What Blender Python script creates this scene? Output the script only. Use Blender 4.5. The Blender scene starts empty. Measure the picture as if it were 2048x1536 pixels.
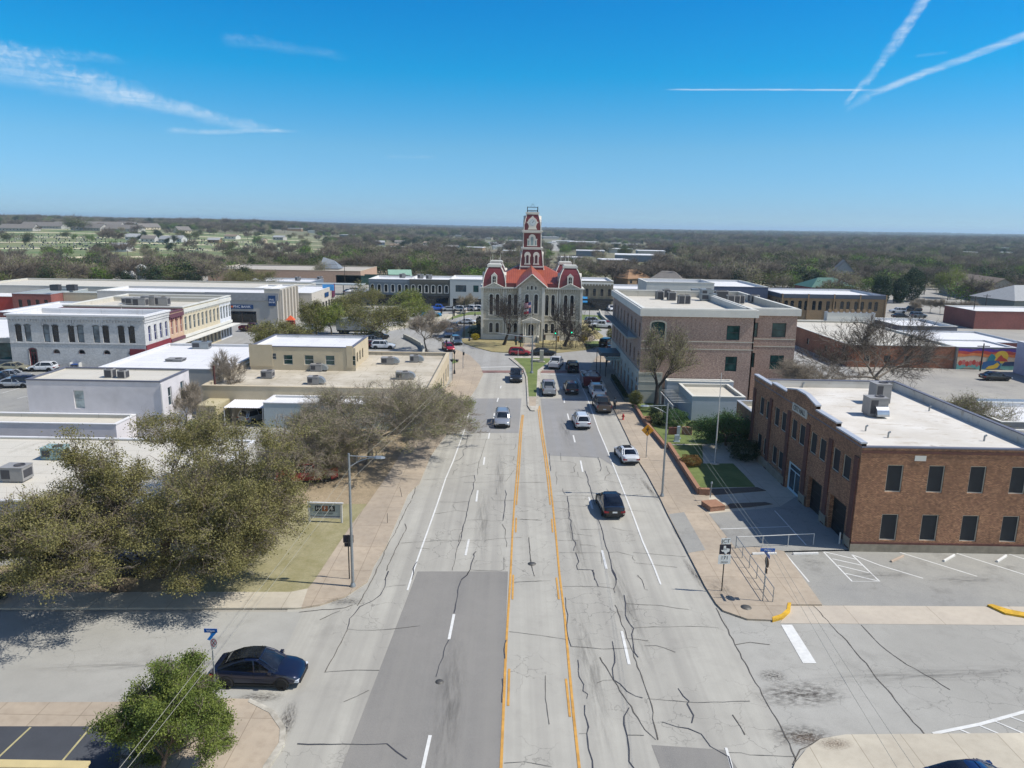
import bpy, bmesh, math, random
import numpy as np
from mathutils import Matrix, Vector, Euler
random.seed(7); RNG = np.random.default_rng(7)
R = math.radians
SC = bpy.context.scene
COL = SC.collection

# ---------------------------------------------------------------- camera
CAM_H, CAM_F, CAM_PITCH, CAM_ROLL = 24.0, 1470.0, R(12.08), 0.0165
cam_data = bpy.data.cameras.new('camera'); cam = bpy.data.objects.new('camera', cam_data); COL.objects.link(cam)
cam_data.sensor_width = 36.0; cam_data.lens = CAM_F/2048*36.0; cam_data.clip_start = 0.5; cam_data.clip_end = 60000
CM = Matrix.Rotation(math.pi/2-CAM_PITCH, 3, 'X') @ Matrix.Rotation(CAM_ROLL, 3, 'Z')
cam.matrix_world = Matrix.Translation((0, 0, CAM_H)) @ CM.to_4x4()
SC.camera = cam

def ray(x, y): return CM @ Vector(((x-1024)/CAM_F, -(y-768)/CAM_F, -1.0))
def G(x, y, z=0.0):
    """point of the plane at height z that was measured at (x, y) of the photograph"""
    d = ray(x, y); t = (z-CAM_H)/d.z
    return Vector((d.x*t, d.y*t, z))
def HT(x, y, xt, yt):
    g = G(x, y); d = ray(xt, yt); return CAM_H + d.z*math.hypot(g.x, g.y)/math.hypot(d.x, d.y)

# ---------------------------------------------------------------- light and sky
SUN_EL, SUN_AZ = R(52.5), R(-8)                 # azimuth measured from +X
SUN_V = Vector((math.cos(SUN_EL)*math.cos(SUN_AZ), math.cos(SUN_EL)*math.sin(SUN_AZ), math.sin(SUN_EL)))
sd = bpy.data.lights.new('sun', 'SUN'); sd.energy = 4.6; sd.angle = R(0.53); sd.color = (1.0, 0.955, 0.89)
so = bpy.data.objects.new('sun', sd); COL.objects.link(so); so.rotation_euler = SUN_V.to_track_quat('Z', 'Y').to_euler()
SC.view_settings.view_transform = 'Standard'; SC.view_settings.look = 'None'
SC.view_settings.exposure = 0.3; SC.view_settings.gamma = 1.0; SC.view_settings.use_curve_mapping = False
SC.cycles.max_bounces = 6; SC.cycles.diffuse_bounces = 3; SC.cycles.glossy_bounces = 3; SC.cycles.transparent_max_bounces = 8
SC.cycles.volume_bounces = 0; SC.cycles.use_denoising = True

W = bpy.data.worlds.new('World'); SC.world = W; W.use_nodes = True
def build_sky():
    nt = W.node_tree; N = nt.nodes; L = nt.links; N.clear()
    def m(op, a, b=None, c=None):
        n = N.new('ShaderNodeMath'); n.operation = op
        for i, v in enumerate((a, b, c)):
            if v is None: continue
            if isinstance(v, (int, float)): n.inputs[i].default_value = v
            else: L.new(v, n.inputs[i])
        return n.outputs[0]
    def dot(v, vec):
        n = N.new('ShaderNodeVectorMath'); n.operation = 'DOT_PRODUCT'; L.new(v, n.inputs[0]); n.inputs[1].default_value = vec
        return n.outputs['Value']
    tc = N.new('ShaderNodeTexCoord'); D = tc.outputs['Generated']
    sky = N.new('ShaderNodeTexSky'); sky.sky_type = 'NISHITA'; sky.sun_disc = False
    sky.sun_elevation = SUN_EL; sky.sun_rotation = math.pi/2 - SUN_AZ
    sky.altitude = 300; sky.air_density = 1.0; sky.dust_density = 0.1; sky.ozone_density = 1.0
    def ramp(v, a, b, c=0.0, d=1.0):
        n = N.new('ShaderNodeMapRange'); n.interpolation_type = 'SMOOTHSTEP'; L.new(v, n.inputs[0])
        for i, q in zip((1, 2, 3, 4), (a, b, c, d)): n.inputs[i].default_value = q
        return n.outputs[0]
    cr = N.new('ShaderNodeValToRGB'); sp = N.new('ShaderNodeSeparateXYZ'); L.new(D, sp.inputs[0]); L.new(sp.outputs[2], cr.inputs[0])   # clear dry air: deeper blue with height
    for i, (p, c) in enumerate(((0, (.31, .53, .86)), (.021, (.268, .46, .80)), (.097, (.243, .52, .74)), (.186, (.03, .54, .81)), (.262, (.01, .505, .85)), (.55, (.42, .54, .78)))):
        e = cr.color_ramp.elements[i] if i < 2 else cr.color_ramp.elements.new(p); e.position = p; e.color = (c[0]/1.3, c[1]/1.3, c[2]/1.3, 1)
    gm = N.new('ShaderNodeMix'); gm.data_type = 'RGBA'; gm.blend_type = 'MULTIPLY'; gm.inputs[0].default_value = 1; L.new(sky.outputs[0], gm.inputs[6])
    pale = N.new('ShaderNodeMix'); pale.data_type = 'RGBA'; L.new(ramp(dot(D, (.45, -.9, 0)), .05, .65), pale.inputs[0]); L.new(cr.outputs[0], pale.inputs[6]); pale.inputs[7].default_value = (1.02, .92, .85, 1); L.new(pale.outputs[2], gm.inputs[7])   # pale warm sky behind the camera, added to brighten walls facing it
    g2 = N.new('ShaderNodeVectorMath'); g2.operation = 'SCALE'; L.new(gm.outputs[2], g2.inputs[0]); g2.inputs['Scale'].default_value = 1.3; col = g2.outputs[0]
    # thin high cloud and aircraft trails, fixed in world direction
    def noise(scale, detail=4, stretch=(1, 1, 1), dist=0.0):
        mp = N.new('ShaderNodeMapping'); L.new(D, mp.inputs[0]); mp.inputs['Scale'].default_value = stretch
        n = N.new('ShaderNodeTexNoise'); n.inputs['Scale'].default_value = scale; n.inputs['Detail'].default_value = detail
        n.inputs['Distortion'].default_value = dist; L.new(mp.outputs[0], n.inputs[0]); return n.outputs[0]
    nw = noise(26, 5); nf = noise(120, 6, dist=0.6); ns = noise(9, 5, (1, 1, 4), 0.4); nz = noise(14, 7, (1, 1, 9), 1.2)
    total = None
    #        start px      end px     half width start/end (px)  strength, wobble, patchiness, kind
    streaks = [((-90, 105), (330, 205), 58, 34, .50, .010, .45), ((150, 165), (560, 268), 30, 13, .40, .006, .4), ((330, 262), (600, 263), 9, 5, .42, .003, .3),
               ((-60, 95), (260, 120), 26, 10, .30, .006, .6),
               ((440, 75), (700, 115), 20, 14, .13, .006, .5), ((1868, -30), (1760, 130), 14, 17, .62, .006, .35), ((1775, 110), (1688, 215), 17, 5, .50, .006, .4),
               ((2100, 52), (1720, 196), 12, 10, .52, .002, .15), ((1330, 179), (1770, 180), 2.6, 3.2, .62, .0006, .12), ((770, 314), (880, 314), 6, 5, .10, .002, .3),
               ((1740, 190), (1690, 225), 14, 8, .2, .004, .4), ((1830, 112), (1900, 104), 5, 4, .18, .001, .3)]
    for a, b, w0, w1, st, wob, pat in streaks:
        da, db = ray(*a).normalized(), ray(*b).normalized()
        n = da.cross(db).normalized(); t = (db-da).normalized(); ta, tb = da.dot(t), db.dot(t)
        off = m('MULTIPLY', m('SUBTRACT', nw, 0.5), wob*2)
        off = m('ADD', off, m('MULTIPLY', m('SUBTRACT', nf, 0.5), wob*1.2))
        dist = m('ABSOLUTE', m('ADD', dot(D, n), off))
        s = N.new('ShaderNodeMapRange'); L.new(dot(D, t), s.inputs[0]); s.inputs[1].default_value = ta; s.inputs[2].default_value = tb
        s.clamp = False
        sv = s.outputs[0]
        width = m('ADD', m('MULTIPLY', sv, (w1-w0)/CAM_F*.6), w0/CAM_F*.6)
        q = m('DIVIDE', dist, m('MAXIMUM', width, 0.0004))
        body = ramp(q, 0.15, 1.25, 1.0, 0.0)
        ends = m('MULTIPLY', ramp(sv, -0.02, 0.10), ramp(sv, 0.80, 1.03, 1.0, 0.0))
        pa = m('ADD', m('MULTIPLY', ramp(ns, .3, .7), pat), 1-pat)
        pa = m('MULTIPLY', pa, m('ADD', m('MULTIPLY', ramp(nf, .35, .65), pat), 1-pat)); pa = m('MULTIPLY', pa, m('ADD', m('MULTIPLY', ramp(nz, .35, .68), .55), .5))
        v = m('MULTIPLY', m('MULTIPLY', m('MULTIPLY', body, ends), pa), st)
        total = v if total is None else m('ADD', total, m('MULTIPLY', v, m('SUBTRACT', 1.0, total)))
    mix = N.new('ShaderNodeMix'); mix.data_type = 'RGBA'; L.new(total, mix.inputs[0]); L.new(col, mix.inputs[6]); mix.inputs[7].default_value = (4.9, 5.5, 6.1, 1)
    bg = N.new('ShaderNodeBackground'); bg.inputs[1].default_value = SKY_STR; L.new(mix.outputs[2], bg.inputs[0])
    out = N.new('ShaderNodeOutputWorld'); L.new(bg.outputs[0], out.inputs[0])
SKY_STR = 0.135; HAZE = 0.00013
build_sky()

# ---------------------------------------------------------------- mesh helpers
class MB:
    """collects faces; build() links them as one mesh object"""
    def __init__(s): s.v = []; s.f = []; s.m = []; s.sm = []
    def add(s, vs, fs, mi=0, smooth=False):
        o = len(s.v); s.v += [tuple(p) for p in vs]; s.f += [tuple(i+o for i in f) for f in fs]; s.m += [mi]*len(fs); s.sm += [smooth]*len(fs); return s
    def quad(s, a, b, c, d, mi=0): return s.add([a, b, c, d], [(0, 1, 2, 3)], mi)
    def poly(s, pts, mi=0): return s.add(pts, [tuple(range(len(pts)))], mi)
    def box(s, x0, x1, y0, y1, z0, z1, mi=0):
        vs = [(x0, y0, z0), (x1, y0, z0), (x1, y1, z0), (x0, y1, z0), (x0, y0, z1), (x1, y0, z1), (x1, y1, z1), (x0, y1, z1)]
        return s.add(vs, [(3, 2, 1, 0), (4, 5, 6, 7), (0, 1, 5, 4), (1, 2, 6, 5), (2, 3, 7, 6), (3, 0, 4, 7)], mi)
    def obox(s, c, sx, sy, sz, rz=0, mi=0, rx=0):
        M = Matrix.Translation(c) @ Matrix.Rotation(rz, 4, 'Z') @ Matrix.Rotation(rx, 4, 'X')
        vs = [M @ Vector((a*sx/2, b*sy/2, e*sz/2)) for e in (-1, 1) for a, b in ((-1, -1), (1, -1), (1, 1), (-1, 1))]
        return s.add(vs, [(3, 2, 1, 0), (4, 5, 6, 7), (0, 1, 5, 4), (1, 2, 6, 5), (2, 3, 7, 6), (3, 0, 4, 7)], mi)
    def prism(s, pts, z0, z1, mi=0, top=True, bottom=False):
        n = len(pts); vs = [(p[0], p[1], z0) for p in pts]+[(p[0], p[1], z1) for p in pts]
        fs = [(i, (i+1) % n, n+(i+1) % n, n+i) for i in range(n)]
        if top: fs.append(tuple(range(n, 2*n)))
        if bottom: fs.append(tuple(range(n-1, -1, -1)))
        return s.add(vs, fs, mi)
    def tube(s, p0, p1, r0, r1=None, n=6, mi=0, caps=True, smooth=True):
        r1 = r0 if r1 is None else r1
        p0, p1 = Vector(p0), Vector(p1); d = (p1-p0)
        if d.length < 1e-6: return s
        q = d.to_track_quat('Z', 'Y'); vs = []
        for p, r in ((p0, r0), (p1, r1)):
            for i in range(n):
                a = 2*math.pi*i/n; vs.append(p+q @ Vector((math.cos(a)*r, math.sin(a)*r, 0)))
        s.add(vs, [(i, (i+1) % n, n+(i+1) % n, n+i) for i in range(n)], mi, smooth)
        if caps: s.add(vs, [tuple(range(n-1, -1, -1)), tuple(range(n, 2*n))], mi)
        return s
    def path(s, pts, r, n=5, mi=0):
        for a, b in zip(pts[:-1], pts[1:]): s.tube(a, b, r, r, n, mi, caps=False)
        return s
    def lathe(s, prof, c=(0, 0, 0), n=12, mi=0, smooth=True):
        vs = []
        for r, z in prof:
            for i in range(n): a = 2*math.pi*i/n; vs.append((c[0]+r*math.cos(a), c[1]+r*math.sin(a), c[2]+z))
        fs = [(j*n+i, j*n+(i+1) % n, (j+1)*n+(i+1) % n, (j+1)*n+i) for j in range(len(prof)-1) for i in range(n)]
        return s.add(vs, fs, mi, smooth)
    def loft(s, rings, mi=0, smooth=True, cap=True):
        n = len(rings[0]); vs = [p for r in rings for p in r]
        fs = [(j*n+i, j*n+(i+1) % n, (j+1)*n+(i+1) % n, (j+1)*n+i) for j in range(len(rings)-1) for i in range(n)]
        s.add(vs, fs, mi, smooth)
        if cap: s.add(vs, [tuple(range(n-1, -1, -1)), tuple(range((len(rings)-1)*n, len(rings)*n))], mi)
        return s
    def mesh(s, name, mats):
        me = bpy.data.meshes.new(name); me.from_pydata(s.v, [], s.f)
        for mt in (mats if isinstance(mats, (list, tuple)) else [mats]): me.materials.append(mt)
        if any(s.m): me.polygons.foreach_set('material_index', s.m)
        if any(s.sm):
            me.polygons.foreach_set('use_smooth', s.sm)
        me.update(); return me
    def build(s, name, mats, parent=None, loc=None, angle=None):
        me = s.mesh(name, mats)
        if angle is not None:
            me.polygons.foreach_set('use_smooth', [True]*len(me.polygons)); me.set_sharp_from_angle(angle=R(angle))
        o = bpy.data.objects.new(name, me); COL.objects.link(o)
        if parent is not None: o.parent = parent
        if loc is not None: o.location = loc
        return o

def tag(o, label=None, cat=None, group=None, kind=None):
    if label: o['label'] = label
    if cat: o['category'] = cat
    if group: o['group'] = group
    if kind: o['kind'] = kind
    return o
def thing(name, label, cat, loc=(0, 0, 0), rz=0.0, group=None):
    o = bpy.data.objects.new(name, None); COL.objects.link(o); o.location = loc; o.rotation_euler = (0, 0, rz); o.empty_display_size = .3
    return tag(o, label, cat, group)
def copy_tree(o, parent=None):
    c = o.copy(); COL.objects.link(c); c.parent = parent
    for ch in list(o.children): copy_tree(ch, c)
    return c
def struct(o): o['kind'] = 'structure'; return o
def text(name, s, mat, parent, loc, size, rot=(R(90), 0, 0), ext=.01, align='CENTER', sx=1.0):
    cu = bpy.data.curves.new(name, 'FONT'); cu.body = s; cu.size = size; cu.extrude = ext; cu.align_x = align; cu.align_y = 'CENTER'
    cu.materials.append(mat); cu.resolution_u = 3
    tmp = bpy.data.objects.new(name, cu); me = bpy.data.meshes.new_from_object(tmp); bpy.data.objects.remove(tmp); me.materials.clear(); me.materials.append(mat)
    o = bpy.data.objects.new(name, me); COL.objects.link(o); o.parent = parent; o.location = loc; o.rotation_euler = rot; o.scale = (sx, 1, 1)
    return o

# ---------------------------------------------------------------- materials
def srgb(c):
    if isinstance(c, str): c = [int(c[i:i+2], 16)/255 for i in (1, 3, 5)]; c = [x/12.92 if x < .04045 else ((x+.055)/1.055)**2.4 for x in c]
    return tuple(c[:3])+(1,)
MATS = {}
class NT:
    def __init__(s, name):
        s.mat = bpy.data.materials.new(name); s.mat.use_nodes = True; s.nt = s.mat.node_tree; s.N = s.nt.nodes; s.L = s.nt.links
        s.bsdf = s.N['Principled BSDF']; s.tc = s.N.new('ShaderNodeTexCoord')
    def obj(s): return s.tc.outputs['Object']
    def mapping(s, src, scale=(1, 1, 1), rot=(0, 0, 0), loc=(0, 0, 0)):
        n = s.N.new('ShaderNodeMapping'); s.L.new(src, n.inputs[0]); n.inputs['Scale'].default_value = scale; n.inputs['Rotation'].default_value = rot
        n.inputs['Location'].default_value = loc; return n.outputs[0]
    def noise(s, scale, detail=4, rough=.55, src=None, dist=0):
        n = s.N.new('ShaderNodeTexNoise'); n.inputs['Scale'].default_value = scale; n.inputs['Detail'].default_value = detail; n.inputs['Roughness'].default_value = rough
        n.inputs['Distortion'].default_value = dist; s.L.new(src if src is not None else s.obj(), n.inputs[0]); return n.outputs[0]
    def ramp(s, v, a, b, c=0., d=1.):
        n = s.N.new('ShaderNodeMapRange'); s.L.new(v, n.inputs[0])
        for i, q in zip((1, 2, 3, 4), (a, b, c, d)): n.inputs[i].default_value = q
        return n.outputs[0]
    def mix(s, f, a, b, mode='MIX'):
        n = s.N.new('ShaderNodeMix'); n.data_type = 'RGBA'; n.blend_type = mode
        for i, v in ((0, f), (6, a), (7, b)):
            if hasattr(v, 'links'): s.L.new(v, n.inputs[i])
            else: n.inputs[i].default_value = v
        return n.outputs[2]
    def math(s, op, a, b=None):
        n = s.N.new('ShaderNodeMath'); n.operation = op
        for i, v in enumerate((a, b)):
            if v is None: continue
            if hasattr(v, 'links'): s.L.new(v, n.inputs[i])
            else: n.inputs[i].default_value = v
        return n.outputs[0]
    def col(s, v): s.L.new(v, s.bsdf.inputs['Base Color']) if hasattr(v, 'links') else setattr(s.bsdf.inputs['Base Color'], 'default_value', v)
    def rough(s, v): s.bsdf.inputs['Roughness'].default_value = v
    def bump(s, h, strength=.3, dist=.02):
        b = s.N.new('ShaderNodeBump'); b.inputs['Strength'].default_value = strength; b.inputs['Distance'].default_value = dist; s.L.new(h, b.inputs['Height']); s.L.new(b.outputs[0], s.bsdf.inputs['Normal'])
def mat(name, c, rough=.8, var=.12, scale=1.5, metal=0., bump=0., spec=None, stain=0.0, coat=0.):
    """plain painted / rendered surface with mottling and streaky dirt"""
    if name in MATS: return MATS[name]
    t = NT(name); c = srgb(c)
    n1 = t.noise(scale, 5); k = t.ramp(n1, .25, .75, 1-var, 1+var)
    colr = t.mix(1.0, c, t.mix(0.0, (1, 1, 1, 1), (1, 1, 1, 1)), 'MULTIPLY')
    cc = t.N.new('ShaderNodeVectorMath'); cc.operation = 'SCALE'; t.L.new(colr, cc.inputs[0]); t.L.new(k, cc.inputs['Scale'])
    out = cc.outputs[0]
    if stain:
        ms = t.ramp(t.noise(.35, 6, .65), .48, .72, 0, stain)
        out = t.mix(ms, out, (c[0]*.45, c[1]*.41, c[2]*.36, 1))
    t.col(out); t.rough(rough); t.bsdf.inputs['Metallic'].default_value = metal
    if spec is not None: t.bsdf.inputs['Specular IOR Level'].default_value = spec
    if coat: t.bsdf.inputs['Coat Weight'].default_value = coat; t.bsdf.inputs['Coat Roughness'].default_value = .05
    if bump: t.bump(t.noise(scale*14, 3), bump, .01)
    MATS[name] = t.mat; return t.mat
def brick(name, c1, c2, mortar, sx=1.0, msize=.012, var=.25, soot=0., bw=.22, bh=.075, dark=None):
    """coursed brick or block on walls that run along local x or y"""
    if name in MATS: return MATS[name]
    t = NT(name); sep = t.N.new('ShaderNodeSeparateXYZ'); t.L.new(t.obj(), sep.inputs[0])
    cmb = t.N.new('ShaderNodeCombineXYZ'); t.L.new(t.math('ADD', sep.outputs[0], sep.outputs[1]), cmb.inputs[0]); t.L.new(sep.outputs[2], cmb.inputs[1])
    b = t.N.new('ShaderNodeTexBrick'); t.L.new(cmb.outputs[0], b.inputs[0])
    b.inputs['Color1'].default_value = srgb(c1); b.inputs['Color2'].default_value = srgb(c2); b.inputs['Mortar'].default_value = srgb(mortar)
    b.inputs['Scale'].default_value = 1.0; b.inputs['Brick Width'].default_value = bw*sx; b.inputs['Row Height'].default_value = bh*sx; b.inputs['Mortar Size'].default_value = msize*sx
    b.inputs['Bias'].default_value = -.1
    v = t.ramp(t.noise(3.0, 4), .3, .7, 1-var*.5, 1+var*.5)
    v2 = t.ramp(t.noise(.22, 5), .3, .7, 1-var*.5, 1+var*.5)
    cc = t.N.new('ShaderNodeVectorMath'); cc.operation = 'SCALE'; t.L.new(b.outputs[0], cc.inputs[0]); t.L.new(t.math('MULTIPLY', v, v2), cc.inputs['Scale'])
    out = cc.outputs[0]
    if dark:
        msk = t.ramp(t.noise(9., 2, src=t.mapping(t.obj(), (.45, .45, 1.6))), .52, .62, 0, .75)
        out = t.mix(msk, out, srgb(dark))
    t.col(out); t.rough(.88); t.bump(b.outputs['Fac'], -.25, .012)
    MATS[name] = t.mat; return t.mat
def glass(name, c='#10181c', rough=.06, lines=None):
    if name in MATS: return MATS[name]
    t = NT(name); n = t.noise(.6, 3); c = srgb(c)
    t.col(t.mix(t.ramp(n, .4, .62, 0, 1), c, (c[0]*2.4+.01, c[1]*2.4+.012, c[2]*2.4+.014, 1))); t.rough(rough); t.bsdf.inputs['Specular IOR Level'].default_value = .6
    MATS[name] = t.mat; return t.mat
def paint(name, c, metal=.0, rough=.28):
    if name in MATS: return MATS[name]
    t = NT(name); c = srgb(c); t.col(t.mix(t.ramp(t.noise(2.2, 4), .35, .75, 0, .35), c, (c[0]*.8+.006, c[1]*.8+.006, c[2]*.8+.006, 1))); t.rough(rough)
    t.bsdf.inputs['Metallic'].default_value = metal; t.bsdf.inputs['Coat Weight'].default_value = .8; t.bsdf.inputs['Coat Roughness'].default_value = .04
    MATS[name] = t.mat; return t.mat
def emit(name, c, s):
    t = NT(name); t.col(srgb(c)); t.bsdf.inputs['Emission Color'].default_value = srgb(c); t.bsdf.inputs['Emission Strength'].default_value = s; return t.mat
# ================================================================ GROUND
def sstep(a, b, x):
    t = np.clip((x-a)/(b-a), 0, 1); return t*t*(3-2*t)
def terrain(x, y):
    """height of the land: flat town, a hill rising on the far left, low ridges at the horizon"""
    x = np.asarray(x, float); y = np.asarray(y, float)
    az = x/np.maximum(np.abs(y), 1)
    far = sstep(330, 520, y)
    h = 13*sstep(420, 1250, y)*sstep(-.06, -.42, az)
    h = h - 3.0*sstep(270, 380, y)*sstep(-.25, -.45, az)*sstep(560, 430, y)
    h = h + far*(2.6*np.sin(x/173.+1.3)*np.sin(y/231.) + 1.2*np.sin(x/71.+y/97.))
    h = h + sstep(1500, 6500, y)*(9+7*np.sin(x/900.+.6)*np.sin(y/1900.+1.)+4*np.sin(x/331.+y/700.))
    h = h + sstep(7500, 12000, y)*(6*np.sin(x/2100.)+4)
    return h
def GT(px, py, dz=0.0):
    """where the line of sight of (px, py) meets the land"""
    d = ray(px, py); t = 200.0
    for _ in range(4000):
        x, y, z = d.x*t, d.y*t, CAM_H+d.z*t
        if z <= float(terrain(x, y))+dz or t > 14000: break
        t *= 1.006
    return Vector((x, y, float(terrain(x, y))))

def mat_land():
    t = NT('dry_land'); o = t.obj()
    n1 = t.noise(.012, 6, .6); n2 = t.noise(.12, 5, .6); n3 = t.noise(1.1, 4)
    c = t.mix(t.ramp(n1, .38, .62), srgb('#6d6450'), srgb('#5e6a40'))
    c = t.mix(t.ramp(n2, .4, .7), c, srgb('#8a7f68'))
    c = t.mix(t.ramp(n3, .3, .8, 0, .4), c, srgb('#4a4636'))
    # mown cemetery slope and tracks on the left hill
    sep = t.N.new('ShaderNodeSeparateXYZ'); t.L.new(o, sep.inputs[0]); X, Y = sep.outputs[0], sep.outputs[1]
    az = t.math('DIVIDE', X, Y)
    def band(v, a, b, c_, d): return t.math('MULTIPLY', t.ramp(v, a, b), t.ramp(v, c_, d, 1, 0))
    wob = t.math('MULTIPLY', t.math('SUBTRACT', t.noise(.006, 3), .5), 190)
    yy = t.math('ADD', Y, wob)
    m = t.math('MULTIPLY', band(yy, 390, 430, 950, 1030), band(az, -.80, -.72, -.30, -.22))
    c = t.mix(m, c, t.mix(t.ramp(t.noise(.03, 5), .35, .65), srgb('#56693a'), srgb('#7b7a54')))
    tr = t.N.new('ShaderNodeTexWave'); tr.wave_type = 'BANDS'; tr.bands_direction = 'Y'; tr.inputs['Scale'].default_value = .0035; tr.inputs['Distortion'].default_value = 5.0; tr.inputs['Detail'].default_value = 1.0; tr.inputs['Detail Scale'].default_value = .35
    t.L.new(o, tr.inputs[0])
    c = t.mix(t.math('MULTIPLY', t.ramp(tr.outputs['Fac'], .965, .985), m), c, srgb('#cfc3a4'))
    t.col(c); t.rough(.95); return t.mat
def build_land():
    ys = np.concatenate([np.linspace(-60, 300, 10), np.linspace(320, 1400, 70), np.geomspace(1430, 26000, 70)])
    us = np.linspace(-1.25, 1.25, 121)
    V = []
    for y in ys:
        w = max(y, 240.)
        for u in us: V.append((u*w, y))
    V = np.array(V); z = terrain(V[:, 0], V[:, 1])-.06
    nu = len(us); F = [(j*nu+i, j*nu+i+1, (j+1)*nu+i+1, (j+1)*nu+i) for j in range(len(ys)-1) for i in range(nu-1)]
    b = MB(); b.add(np.column_stack([V, z]).tolist(), F, 0, True)
    return struct(b.build('land', mat_land()))
build_land()

def mat_asphalt(name, base, lighter, crack=.5, agg=.25, stain=0.0, track=0.0, patch=.5, cscale=.55):
    t = NT(name)
    n1 = t.noise(.09, 6, .62); n2 = t.noise(.8, 5, .6); n3 = t.noise(42., 2)
    c = t.mix(t.ramp(n1, .36, .66), srgb(base), srgb(lighter))
    c = t.mix(t.ramp(n2, .35, .75, 0, .35*patch*2), c, t.mix(1.0, srgb(base), (.8, .8, .8, 1), 'MULTIPLY'))
    k = t.ramp(n3, .25, .75, 1-agg, 1+agg)
    s = t.N.new('ShaderNodeVectorMath'); s.operation = 'SCALE'; t.L.new(c, s.inputs[0]); t.L.new(k, s.inputs['Scale']); c = s.outputs[0]
    if track:   # polished wheel tracks run with the road (y)
        w = t.noise(1.0, 3, .6, t.mapping(t.obj(), (.85, .012, 1))); c = t.mix(t.ramp(w, .40, .68, 0, track*1.4), c, srgb('#817e77'))
    if crack:
        v = t.N.new('ShaderNodeTexVoronoi'); v.feature = 'DISTANCE_TO_EDGE'; v.inputs['Scale'].default_value = cscale
        wp = t.N.new('ShaderNodeVectorMath'); wp.operation = 'ADD'; t.L.new(t.obj(), wp.inputs[0])
        nn = t.N.new('ShaderNodeTexNoise'); nn.inputs['Scale'].default_value = 1.7; nn.inputs['Detail'].default_value = 5; t.L.new(t.obj(), nn.inputs[0])
        sc = t.N.new('ShaderNodeVectorMath'); sc.operation = 'SCALE'; t.L.new(nn.outputs[1], sc.inputs[0]); sc.inputs['Scale'].default_value = .9; t.L.new(sc.outputs[0], wp.inputs[1])
        t.L.new(wp.outputs[0], v.inputs[0])
        line = t.ramp(v.outputs[0], .004, .014, 1, 0); where = t.ramp(t.noise(.13, 4), .47, .60)
        c = t.mix(t.math('MULTIPLY', t.math('MULTIPLY', line, where), crack), c, srgb('#3d3b38'))
    if stain:
        c = t.mix(t.ramp(t.noise(.33, 6, .7), .55, .78, 0, stain), c, srgb('#4e4a44'))
    t.col(c); t.rough(.9); t.bump(n3, .12, .006); return t.mat
M_ROAD = mat_asphalt('road_concrete', '#9b988e', '#a9a69b', .5, .16, .22, .4)
M_ROAD_R = mat_asphalt('road_worn', '#91908b', '#9d9c97', .6, .18, .35, .35)
M_DARK = mat_asphalt('asphalt_patch', '#75736e', '#807d77', .1, .28, .1, .5)
M_MID = mat_asphalt('asphalt_mid', '#7f7f7d', '#8b8a88', .15, .25, .15, .5)
M_SIDE = mat_asphalt('side_street', '#918f87', '#9e9c94', .35, .2, .3, .0)
M_LOT = mat_asphalt('parking_asphalt', '#85847f', '#949289', .3, .25, .6, 0)
M_BLACKLOT = mat_asphalt('sealed_lot', '#3a3d42', '#4c4f54', .1, .3, .3, 0)
M_TOWN = mat_asphalt('town_paving', '#8a8780', '#9d998e', .2, .2, .4, 0)
def mat_walk(name, a, b, joint=1.5, st=.5):
    t = NT(name); n = t.noise(.22, 6, .65); n2 = t.noise(2.2, 5)
    c = t.mix(t.ramp(n, .38, .64), srgb(a), srgb(b)); c = t.mix(t.ramp(n2, .45, .8, 0, st*.6), c, srgb('#6d5c49'))
    br = t.N.new('ShaderNodeTexBrick'); t.L.new(t.obj(), br.inputs[0]); br.offset = 0; br.inputs['Scale'].default_value = 1; br.inputs['Brick Width'].default_value = joint; br.inputs['Row Height'].default_value = joint*1.9
    br.inputs['Mortar Size'].default_value = .02; br.inputs['Color1'].default_value = (1, 1, 1, 1); br.inputs['Color2'].default_value = (.93, .93, .93, 1); br.inputs['Mortar'].default_value = (.62, .6, .57, 1)
    c = t.mix(1.0, c, br.outputs[0], 'MULTIPLY'); k = t.ramp(t.noise(60, 2), .3, .7, .93, 1.07)
    s = t.N.new('ShaderNodeVectorMath'); s.operation = 'SCALE'; t.L.new(c, s.inputs[0]); t.L.new(k, s.inputs['Scale'])
    t.col(s.outputs[0]); t.rough(.92); return t.mat
M_WALK = mat_walk('tan_sidewalk', '#998d7c', '#aa9c88', 2.1)
M_WALKL = mat_walk('pale_concrete', '#aaa291', '#bab29f', 2.4, .3)
M_APRON = mat_walk('driveway_concrete', '#aba192', '#b5ab9a', 5.5, .25)
M_CURB = mat('curb_concrete', '#a8a396', .9, .3, 2.5, stain=.9)
M_WHITE = mat('road_white', '#c9c9c4', .8, .12, 3., stain=.25)
M_YEL = mat('road_yellow', '#b88a40', .8, .2, 2.5, stain=.5)
M_CYEL = mat('curb_yellow', '#c39a26', .8, .3, 3., stain=.9)
M_TAR = mat('crack_sealant', '#393a40', .75, .2, 6.)
M_DUST = mat('crack_dirt', '#55514a', .95, .3, 5.)
def mat_grass(name, a, b, c3, f=.5):
    t = NT(name); c = t.mix(t.ramp(t.noise(.45, 6, .7), .36, .64), srgb(a), srgb(b)); c = t.mix(t.ramp(t.noise(7., 4, .7), .42, .7, 0, f), c, srgb(c3))
    t.col(c); t.rough(.95); t.bump(t.noise(30, 4), .6, .04); return t.mat
M_GRASS = mat_grass('green_grass', '#56652f', '#6f7a42', '#48542c')
M_GRASSD = mat_grass('drying_grass', '#827b55', '#989070', '#6a6c49')
M_SOIL = mat_grass('bare_soil', '#8c7d63', '#a08f74', '#6b5f4a', .6)
M_MULCH = mat_grass('mulch', '#5e5144', '#6c5e4e', '#473b30', .6)
M_LAWNB = mat_grass('dormant_lawn', '#8a7b58', '#958b62', '#6b6a3c', .6)

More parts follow.
